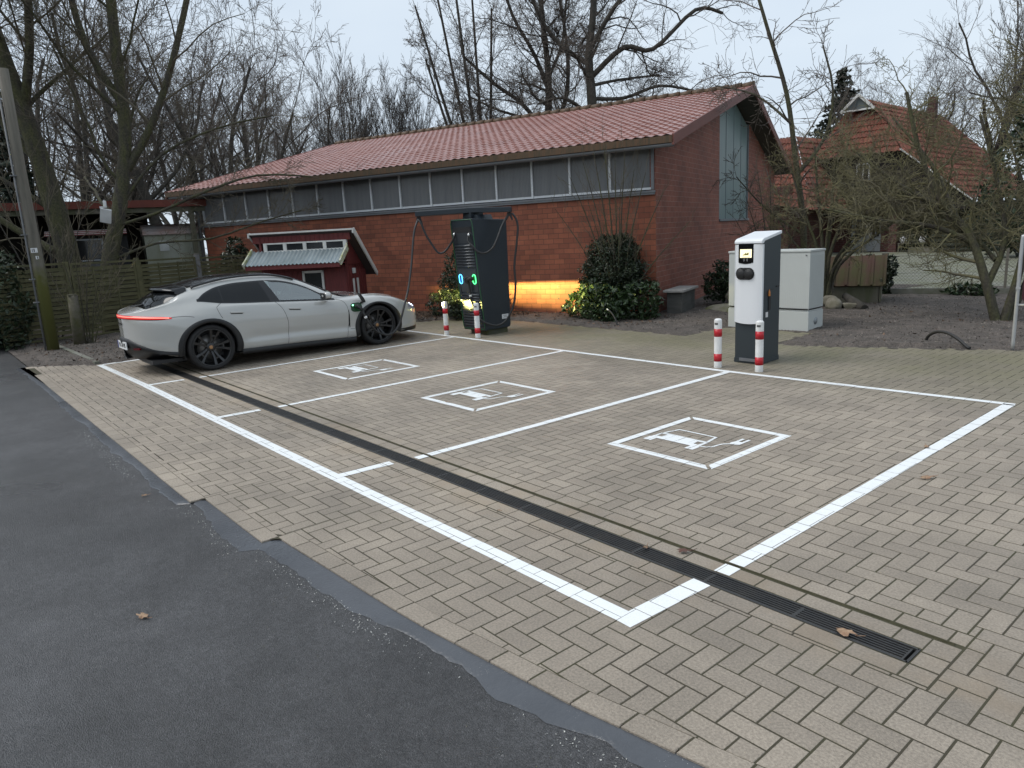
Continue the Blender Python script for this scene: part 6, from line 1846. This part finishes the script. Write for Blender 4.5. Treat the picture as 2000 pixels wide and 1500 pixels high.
SPOTS = [(tB, 173.0, 38, 1.1, 1.0, 'dim bare tree far left between the pole and the first mossy tree'), (tA, 168.5, 37, .9, 2.2, 'bare tree seen between the two big mossy trees'),
         (tB, 164.0, 44, 1.15, 3.0, 'bare tree rising behind the limbs of the floodlight tree'), (tA, 158.2, 37, .84, .7, 'bare tree over the left quarter of the hall roof'),
         (tB, 155.6, 41, .88, 1.7, 'bare tree in the falling treetop line left of the sky gap'), (tA, 153.3, 45, .72, 4.0, 'small bare tree ending the left tree row at the sky gap'),
         (tB, 151.2, 52, .80, 5.1, 'low distant bare tree at the left edge of the sky gap'), 
         (tC, 150.0, 60, .80, 4.4, 'faint distant bare tree low in the sky gap'), (tB, 143.6, 56, .70, .4, 'distant bare tree left of the tall fan-shaped tree'),
         (tA, 166.6, 50, 1.1, 5.0, 'distant bare tree deep behind the open shed'), (tA, 159.4, 41, .95, 3.6, 'bare tree with spreading limbs over the left roof slope'), (tB, 154.4, 50, .90, 2.9, 'distant bare tree just left of the sky gap'), (tB, 170.6, 34, 1.05, 1.3, 'bare tree filling the gap left of the floodlight tree'),
         (tC, 150.6, 43, 1.0, 1.9, 'slender bare tree rising at the left of the sky gap'),          (tB, 139.4, 49, 1.0, 3.3, 'fine-twigged bare tree behind the fan-shaped tree'), (tA, 135.2, 52, 1.12, .9, 'bare tree filling the background between the two oaks'), (tB, 131.2, 49, .92, 5.0, 'distant bare tree under the right oak limb'),
         (tB, 159.8, 55, 1.05, 4.1, 'distant bare tree hidden behind the left roof slope')]
for src, az, d, sc, rz, lab in SPOTS: dup(src, pol(az, d), rz, label=lab, scale=(sc, sc, sc))
# --- the fan tree and two big oaks behind the middle of the roof
def fan_tree():
    az, d = 141.6, 41; t = Tree(71, **dict(fan, minr=.007, ratio=(.42, .5, .45, .42)))
    for sx_, h, bk in ((-3.2, 13.8, 0), (-2.2, 15.5, .8), (-1.2, 16.5, -.5), (-.2, 15, .5), (.8, 13.5, 0), (-2.8, 11, -.6)):
        P = guide([lr(az, sx_ * .04, -.2), lr(az, sx_ * .22, h * .3, bk * .3), lr(az, sx_ * .6, h * .62, bk * .7), lr(az, sx_, h, bk)], 3); t.grow(None, None, 6.5, .15, 0, P)
    t.build('bare_tree', 'tall bare tree with a fan of straight stems left of the oaks', 'tree', pol(az, d), bark, twig_dark, BGG)
fan_tree()
def oak(az, d, seed, main, limbs, label, r0):
    t = Tree(seed, up=.02, wander=.20, ang=(30, 70), kids=(7, 11, 9, 6), ratio=(.45, .60, .54, .46), minr=.0075, rk=.44, t0=(.45, .15, .12, .1), split=3)
    t.grow(None, None, 6.0, r0 * .82, 0, guide(main(az), 3))
    for P, L_, rr in limbs(az): t.grow(None, None, L_, rr * .72, 1, guide(P, 4))
    t.build('oak_tree', label, 'tree', pol(az, d), bark, twig_dark, 'big bare oaks above the hall roof')
def l1(az): return [([lr(az, .05, 7.0), lr(az, -1.2, 8.6, .3), lr(az, -2.6, 9.7, .6), lr(az, -4.2, 11.2, .6)], 5.0, .19), ([lr(az, .3, 9.0), lr(az, -.4, 10.8, -.4), lr(az, -1.4, 12.6, -.8), (lr(az, -1.9, 14.5, -.9))], 4.6, .17), ([lr(az, .55, 7.2), lr(az, 1.2, 8.8, -.3), lr(az, 1.3, 10.9, -.4), lr(az, 1.0, 13.5)], 5.0, .2), ([lr(az, .4, 9.9), lr(az, 1.1, 11.6, .8), lr(az, 1.4, 13.9, 1.2)], 4.2, .14), ([lr(az, -.3, 7.6), lr(az, -2.2, 8.1, -.6), lr(az, -3.8, 8.9, -.6)], 3.6, .12)]
oak(136.9, 40, 81, lambda az: [lr(az, .6, -.2), lr(az, .5, 3.5), lr(az, .2, 7.0), lr(az, .3, 9.8), lr(az, .1, 12.5), lr(az, 0, 15)], l1, 'wide bare oak with a leaning trunk behind the middle of the roof', .36)
def l2(az): return [([lr(az, .0, 9.2), lr(az, 1.6, 10.4, -.2), lr(az, 3.0, 10.2, -.3), lr(az, 5.0, 11.8, -.2), lr(az, 6.3, 11.6)], 4.6, .20), ([lr(az, -.1, 9.8), lr(az, -1.5, 10.9, .3), lr(az, -2.6, 12.6, .5), lr(az, -3.2, 15)], 4.8, .19),
                    ([lr(az, 0, 8.2), lr(az, 1.6, 8.2, .5), lr(az, 3.4, 8.7, .8), lr(az, 5.2, 8.3, .8)], 3.8, .15), ([lr(az, 0, 10.5), lr(az, 1.2, 12.2, -.4), lr(az, 2.6, 13.6, -.5), lr(az, 3.9, 15.6)], 4.8, .18), ([lr(az, -.1, 7.4), lr(az, -1.3, 8.2, -.6), lr(az, -2.6, 8.0, -.9)], 3.0, .13), ([lr(az, 0, 8.8), lr(az, 1.4, 9.2, 1.2), lr(az, 3.4, 9.4, 1.8)], 3.6, .13)]
oak(133.3, 38, 92, lambda az: [lr(az, -.1, -.2), lr(az, 0, 4), lr(az, .0, 8.0), lr(az, -.1, 10.2), lr(az, .2, 12.5), lr(az, .1, 16)], l2, 'broad bare oak with twisting limbs reaching right over the roof ridge', .42)
# --- right background
tR = kind(102, 14, .34, .80, '', **dict(big, ang=(20, 45), up=.08)).build('bare_tree', 'tall bare tree with a straight trunk above the right end of the farmhouse roof', 'tree', pol(107.6, 50), bark, twig_dark, BGG)
dup(tB, pol(112.6, 48), 2.5, label='bare tree with leaning stems between the conifer and the tall right tree', scale=(.86, .86, .86))
dup(tA, pol(104.2, 44), 1.1, label='bare tree at the right picture edge behind the mossy tree', scale=(.95, .95, .95))
dup(tB, pol(109.6, 60), 4.2, label='distant bare tree left of the tall right tree', scale=(1.0, 1.0, 1.0))
dup(tC, pol(102.5, 40), 3.2, label='bare stems far right beyond the sign stand', scale=(1.0, 1.0, 1.0))
dup(tA, pol(101.3, 56), 5.2, label='tall bare tree beyond the right end of the log wall', scale=(1.05, 1.05, 1.05))
# --- conifers
def conifer(az, d, H, rad, seed, label, z0=.8):
    r = np.random.default_rng(seed); pts = []; t = Tubes()
    t.add([(0, 0, -.2), (0, 0, H * .5), (0, 0, H)], [.14 * H / 8, .08 * H / 8, .015], 7)
    tw = Tubes(); nb_ = int(26 * H / 6)
    for k in range(nb_):
        h = z0 + (H - z0) * (k / nb_) ** .9; L_ = rad * (1 - (h - z0) / (H - z0)) * r.uniform(.7, 1.15) + .15
        for m in range(5):
            a = r.uniform(0, 6.28); e = (math.cos(a) * L_, math.sin(a) * L_, h - .25 * L_ + r.uniform(-.1, .1))
            mid = (e[0] * .5, e[1] * .5, h + .05)
            tw.add([(0, 0, h), mid, e], [.02, .014, .006], 3)
            n_ = int(8 + L_ * 13)
            s_ = r.uniform(.15, 1, n_)[:, None]
            P = (1 - s_) ** 2 * np.array([0, 0, h]) + 2 * s_ * (1 - s_) * np.array(mid) + s_ ** 2 * np.array(e)
            pts.append(P + r.normal(0, .05 + .06 * L_, (n_, 3)) * np.array([1, 1, .6]))
    o = thing('conifer', label, 'tree', pol(az, d), 0, 'dark conifers')
    t.mesh('trunk', bark, o)
    lv = scatter_quads('crown', np.concatenate(pts), .16, needle, seed, flat=.3); lv.parent = o
    return o
conifer(115.9, 52, 10.9, 4.6, 5, 'dark conifer rising behind the farmhouse owl-hole gable', 1.5)
conifer(173.6, 30, 7.0, 2.2, 6, 'dark conifer at the far left behind the pole')
# --- leafy bushes
def bush(lobes, n, size, m, seed, inner=.55):
    """points spread through overlapping ellipsoid lobes"""
    r = np.random.default_rng(seed); P = []
    w = np.array([l[3] * l[4] * l[5] for l in lobes]) ** .7; w = w / w.sum()
    for (x, y, z, a, b, c), k in zip(lobes, (w * n).astype(int)):
        d = r.normal(size=(k, 3)); d /= np.linalg.norm(d, axis=1)[:, None]
        rad = r.uniform(inner, 1.05, k)[:, None] ** .5
        ns = 1 + .16 * np.sin(d[:, [0]] * 5 + seed) * np.sin(d[:, [1]] * 6 + 1) + .10 * np.sin(d[:, [2]] * 9 + 2)
        P.append(np.array([x, y, z]) + d * rad * ns * np.array([a, b, c]))
    P = np.concatenate(P); P = P[P[:, 2] > .01]
    return P
def leafy(name, label, cat, loc, lobes, n, size, m, seed, stems=None, group=None, flat=.25, core=True):
    o = thing(name, label, cat, loc, 0, group)
    f = scatter_quads('foliage', bush(lobes, n, size, m, seed), size, m, seed + 1, flat=flat); f.parent = o
    if core:
        t = Tubes(); r = random.Random(seed)
        for (x, y, z, a, b, c) in lobes:
            for k in range(9):
                e = (x + r.uniform(-.75, .75) * a, y + r.uniform(-.75, .75) * b, z + r.uniform(-.3, .8) * c)
                t.add([(r.uniform(-.1, .1), r.uniform(-.1, .1), 0), ((e[0]) * .5, e[1] * .5, e[2] * .6), e], [.022, .014, .005], 4)
        t.mesh('stem', bark, o)
    return o
a_ = R(20.5); ux, uy = math.cos(a_), math.sin(a_)
def at_wall(u, off): return (-9.71 + u * ux + off * uy, 12.13 + u * uy - off * ux, 0)
leafy('ivy_bush', 'dark ivy bush against the hall wall behind the tall dark charger', 'bush', at_wall(-4.35, .75), [(0, 0, .5, .75, .55, .55), (-.05, .05, 1.0, .55, .42, .55), (.05, .1, 1.45, .34, .28, .42), (.35, -.2, .3, .55, .5, .35), (-.5, -.15, .3, .5, .45, .34)], 13000, .033, leaf_ivy, 21)
leafy('ivy_bush', 'round dark ivy mound on the hall corner behind the bare stems', 'bush', (-10.35, 11.48, 0), [(0, 0, 1.05, .70, .6, .60), (.06, .05, 1.42, .48, .42, .34), (-.15, 0, .8, .6, .5, .5), (.2, .1, .75, .55, .45, .5)], 20000, .030, leaf_ivy, 31)
leafy('rhododendron', 'low broad-leaved rhododendron spreading at the foot of the ivy mound', 'bush', (-10.25, 11.05, 0), [(-.36, -.1, .26, .48, .42, .34), (.1, -.05, .35, .6, .5, .42), (.65, .35, .38, .5, .45, .42), (.3, -.3, .2, .4, .35, .24), (-.2, .1, .55, .5, .4, .35)], 5200, .055, leaf_green, 41, flat=.15)
leafy('evergreen_shrub', 'dark evergreen shrub under the glazed gable panel', 'bush', (-9.15, 14.25, 0), [(0, 0, .62, .55, .5, .45), (.4, .25, .7, .55, .5, .42), (-.35, -.1, .45, .4, .4, .35)], 5000, .045, leaf_dark, 51)
leafy('hedge', 'dark green laurel hedge along the left edge behind the pole', 'hedge', (-19.6, 1.15, 0), [(-2.4, -.3, 1.0, 1.6, .9, 1.25), (-.9, -.25, .95, 1.2, .9, 1.2), (.4, -.05, .75, .9, .7, 1.0), (.95, .35, .85, .7, .6, 1.0), (-4.2, -.3, 1.1, 1.6, 1.0, 1.3), (-1.5, -.2, 1.7, 1.4, .8, .6), (.2, .2, 1.3, .9, .7, .8)], 30000, .058, leaf_dark, 61)
leafy('ivy_bush', 'small dark conical evergreen against the wall left of the playhouse roof', 'bush', at_wall(-11.9, .8), [(0, 0, 1.0, .5, .4, .9), (.1, 0, 1.75, .28, .25, .45), (-.3, 0, 1.3, .35, .3, .5)], 2600, .06, leaf_ivy, 71)
leafy('ivy_post', 'ivy growing over the grey fence post by the hutch', 'ivy', (-7.33, 17.42, 0), [(-.15, 0, .55, .16, .16, .35), (.18, -.02, .7, .14, .14, .25), (.1, 0, .3, .12, .12, .3), (-.3, 0, .75, .12, .12, .2)], 1300, .05, leaf_ivy, 81, core=False)
leafy('evergreen_plant', 'low green plant at the foot of the chain-link fence', 'plant', (-5.62, 17.75, 0), [(0, 0, .12, .45, .3, .16)], 500, .06, leaf_green, 91)
leafy('hedge', 'dark evergreen hedge behind the bench in the farmhouse porch', 'hedge', (-14.2, 38.4, 0), [(0, 0, 1.0, 1.4, .4, .9)], 1500, .12, leaf_dark, 95, core=False)
leafy('evergreen_tree', 'bushy dark evergreen right of the farmhouse roof', 'tree', pol(104.6, 33), [(0, 0, 2.5, 1.6, 1.5, 2.2), (.4, .2, 4.6, 1.3, 1.2, 1.6), (-.8, 0, 1.4, 1.3, 1.2, 1.2)], 4200, .13, leaf_dark, 97)

# --- bare multi-stem shrub at the hall corner
LOWK = .30
def stems(loc, seed, fans, label, m, tm, cat='shrub', name='bare_shrub', group=None, **kw):
    t = Tree(seed, **kw); r = random.Random(seed)
    for (az, sx_, h, bk, rr) in fans:
        P = guide([lr(az, sx_ * .04 + r.uniform(-.06, .06), -.05, r.uniform(-.08, .08)), lr(az, sx_ * LOWK, h * .38, bk * .3), lr(az, sx_ * .65, h * .72, bk * .7), lr(az, sx_, h, bk)], 3)
        t.grow(None, None, h * .55, rr, 1, P)
    return t.build(name, label, cat, loc, m, tm, group)
whip = dict(up=.08, wander=.10, ang=(18, 42), kids=(0, 7, 4, 2), ratio=(.6, .42, .45, .4), minr=.0028, rk=.45, t0=(.3, .30, .2, .2), maxlev=3, split=2, thin=.25)
stems((-10.02, 11.25, 0), 111, [(131, x, h, b, rr) for x, h, b, rr in ((-1.25, 2.3, .2, .018), (-.9, 2.9, -.1, .022), (-.65, 3.2, .3, .024), (-.42, 3.35, .1, .026), (-.2, 3.4, -.2, .026), (.0, 3.2, .2, .024), (.2, 3.3, .0, .026), (.38, 3.0, .3, .022), (.6, 2.9, -.1, .024), (.95, 2.5, .2, .024), (1.45, 1.9, .0, .020), (-.55, 2.4, -.3, .02), (.1, 2.6, -.3, .02))],
      'bare shrub with many thin upright stems in front of the hall corner', bark_moss, twig_brown, **whip)
# --- mossy shrubs and trees on the gravel bed at the right
mossy = dict(up=.015, wander=.24, ang=(28, 72), kids=(0, 12, 9, 7), ratio=(.6, .55, .5, .5), minr=.004, rk=.5, t0=(.25, .18, .12, .1), maxlev=4, split=2, thin=.35)
LOWK = .16
stems((-7.36, 14.65, 0), 121, [(118, x, h, b, rr) for x, h, b, rr in ((-.7, 2.9, .2, .045), (-.25, 3.3, .4, .05), (.15, 3.0, -.3, .045), (.6, 2.7, .2, .05), (1.1, 2.1, -.2, .045), (1.45, 2.6, .5, .045), (-1.0, 2.0, .4, .035), (1.9, 2.3, .3, .045), (2.3, 2.9, .8, .045), (.4, 3.4, .8, .05))],
      'yellow-green mossy shrub with tangled twigs behind the cabinet and the hutch', bark_moss, twig_moss, **dict(mossy, kids=(0, 9, 7, 6), minr=.004, t0=(.25, .42, .15, .1)))
LOWK = .30
def mossy_tree():
    az = 105.9; t = Tree(131, **mossy)
    for P, L_, rr in (([lr(az, 0, -.1), lr(az, -.22, .7), lr(az, -.5, 1.45, .2), lr(az, -.95, 2.0, .4), lr(az, -1.35, 2.9, .5), lr(az, -1.6, 3.9, .5)], 2.2, .085), ([lr(az, -.45, 1.3, .2), lr(az, -1.0, 1.6, .0), lr(az, -1.8, 1.75, -.2), lr(az, -2.7, 2.0, -.3)], 1.8, .05), ([lr(az, -.2, .6), lr(az, .0, 1.3, .3), lr(az, -.15, 2.2, .5), lr(az, -.5, 3.4, .6)], 2.1, .06),
                      ([lr(az, .05, -.1), lr(az, .25, .9, .2), lr(az, .35, 2.2, .3), lr(az, .2, 3.9, .4), lr(az, .3, 5.4, .4)], 2.2, .075), ([lr(az, .1, -.1, .1), lr(az, .5, 1.1, .4), lr(az, .9, 2.6, .5), lr(az, 1.0, 4.4, .5)], 2.2, .065), ([lr(az, -.9, 1.9, .4), lr(az, -1.7, 2.4, .6), lr(az, -2.4, 3.0, .8)], 1.9, .05), ([lr(az, -.6, 1.5, .3), lr(az, -1.3, 2.1, .8), lr(az, -2.0, 2.3, 1.2), lr(az, -2.8, 2.5, 1.6)], 1.9, .05), ([lr(az, -.7, 1.7, .3), lr(az, -1.2, 2.7, 1.0), lr(az, -1.9, 3.6, 1.4)], 1.9, .05), ([lr(az, -.1, 1.0, .2), lr(az, -.6, 1.5, 1.0), lr(az, -1.4, 1.6, 1.6)], 1.5, .04)):
        t.grow(None, None, L_, rr, 1, guide(P, 3))
    t.build('mossy_tree', 'mossy spreading tree leaning left from the bed beside the sign stand', 'tree', (-3.92, 13.8, 0), bark_moss, twig_moss)
mossy_tree()
def leaning():
    az = 118.5; t = Tree(141, **dict(mossy, kids=(0, 10, 6, 4), wander=.16, minr=.005))
    P = guide([lr(az, .15, -.1), lr(az, .12, 1.6), lr(az, -.1, 3.2), lr(az, -.32, 4.6), lr(az, -.75, 6.0), lr(az, -1.15, 7.3)], 4); t.grow(None, None, 2.6, .085, 1, P)
    P = guide([lr(az, .0, 2.9), lr(az, .5, 3.6, .3), lr(az, .65, 4.6, .4), lr(az, .4, 5.6, .4)], 3); t.grow(None, None, 1.8, .05, 1, P)
    P = guide([lr(az, -.25, 4.0), lr(az, -1.0, 4.7, .3), lr(az, -1.9, 5.0, .3)], 3); t.grow(None, None, 1.5, .035, 1, P)
    P = guide([lr(az, .1, 1.5), lr(az, -.7, 2.1, .2), lr(az, -1.4, 2.9, .3)], 3); t.grow(None, None, 1.5, .035, 1, P)
    t.build('leaning_tree', 'thin curving bare tree leaning left in front of the hall gable edge', 'tree', (pol(az, 18.2)[0], pol(az, 18.2)[1], 0), bark_moss, twig_dark)
leaning()
stems(pol(120.2, 17.3), 151, [(120, x, h, b, rr) for x, h, b, rr in ((-.6, 2.4, .2, .02), (-.35, 2.9, 0, .022), (-.1, 3.1, .2, .024), (.15, 2.8, -.1, .022), (.4, 2.6, .2, .02), (.7, 2.2, 0, .02), (-.8, 1.9, 0, .018), (0, 2.3, .3, .02))],
      'brownish bare thicket behind the white charger at the gable edge', bark, twig_brown, **dict(whip, kids=(0, 10, 6, 3)))
# background thicket of the right edge
stems(pol(103.6, 21), 161, [(104, x, h, b, rr) for x, h, b, rr in ((-1.2, 4.2, .2, .05), (-.5, 5.4, .4, .06), (.1, 6.0, -.3, .06), (.7, 5.2, .2, .05), (1.4, 4.8, -.2, .05))],
      'tall mossy thicket at the right edge beyond the sign stand', bark_moss, twig_moss, cat='tree', name='mossy_tree', **dict(mossy, kids=(0, 8, 7, 5), minr=.006))
# shoots around the stump and under the left trees
stems((-17.25, 2.75, 0), 171, [(170, x, h, b, rr) for x, h, b, rr in ((-.5, 1.6, .1, .014), (-.25, 2.3, .1, .016), (.05, 2.6, 0, .018), (.35, 2.2, .1, .016), (.7, 2.0, 0, .016), (1.0, 1.8, .1, .015), (1.3, 1.9, .2, .014), (.2, 1.5, -.2, .014), (.55, 1.3, -.2, .012), (-.9, 2.0, .3, .014))],
      'young green-brown shoots growing round the stump in front of the fence', bark_moss, twig_brown, **dict(whip, minr=.004))
stems(pol(172.6, 19.2), 181, [(172, x, h, b, rr) for x, h, b, rr in ((-1.9, 3.4, .1, .02), (-1.2, 4.0, .1, .022), (-.5, 3.8, 0, .022), (.3, 3.4, .1, .02), (1.0, 3.0, 0, .02), (1.6, 2.6, .1, .018), (-2.6, 2.8, .2, .018), (0, 3.0, .3, .02), (-1.5, 2.4, -.3, .016))],
      'thin brown undergrowth stems between the pole and the mossy trees', bark, twig_brown, **dict(whip, minr=.005, kids=(0, 9, 5, 3)))

# wooded far side of the road, behind the viewpoint: unseen, added for the car and the panes to mirror
rw_ = np.random.default_rng(77)
lob = [(x, rw_.uniform(-19, -14), rw_.uniform(1.2, 2.6), rw_.uniform(2, 3.5), 2.0, rw_.uniform(1.6, 4.2)) for x in np.arange(-46, 26, 3.2)]
tag(scatter_quads('unseen_woods', bush(lob, 9000, .5, leaf_dark, 77), .42, leaf_dark, 78, flat=.2), kind='stuff')
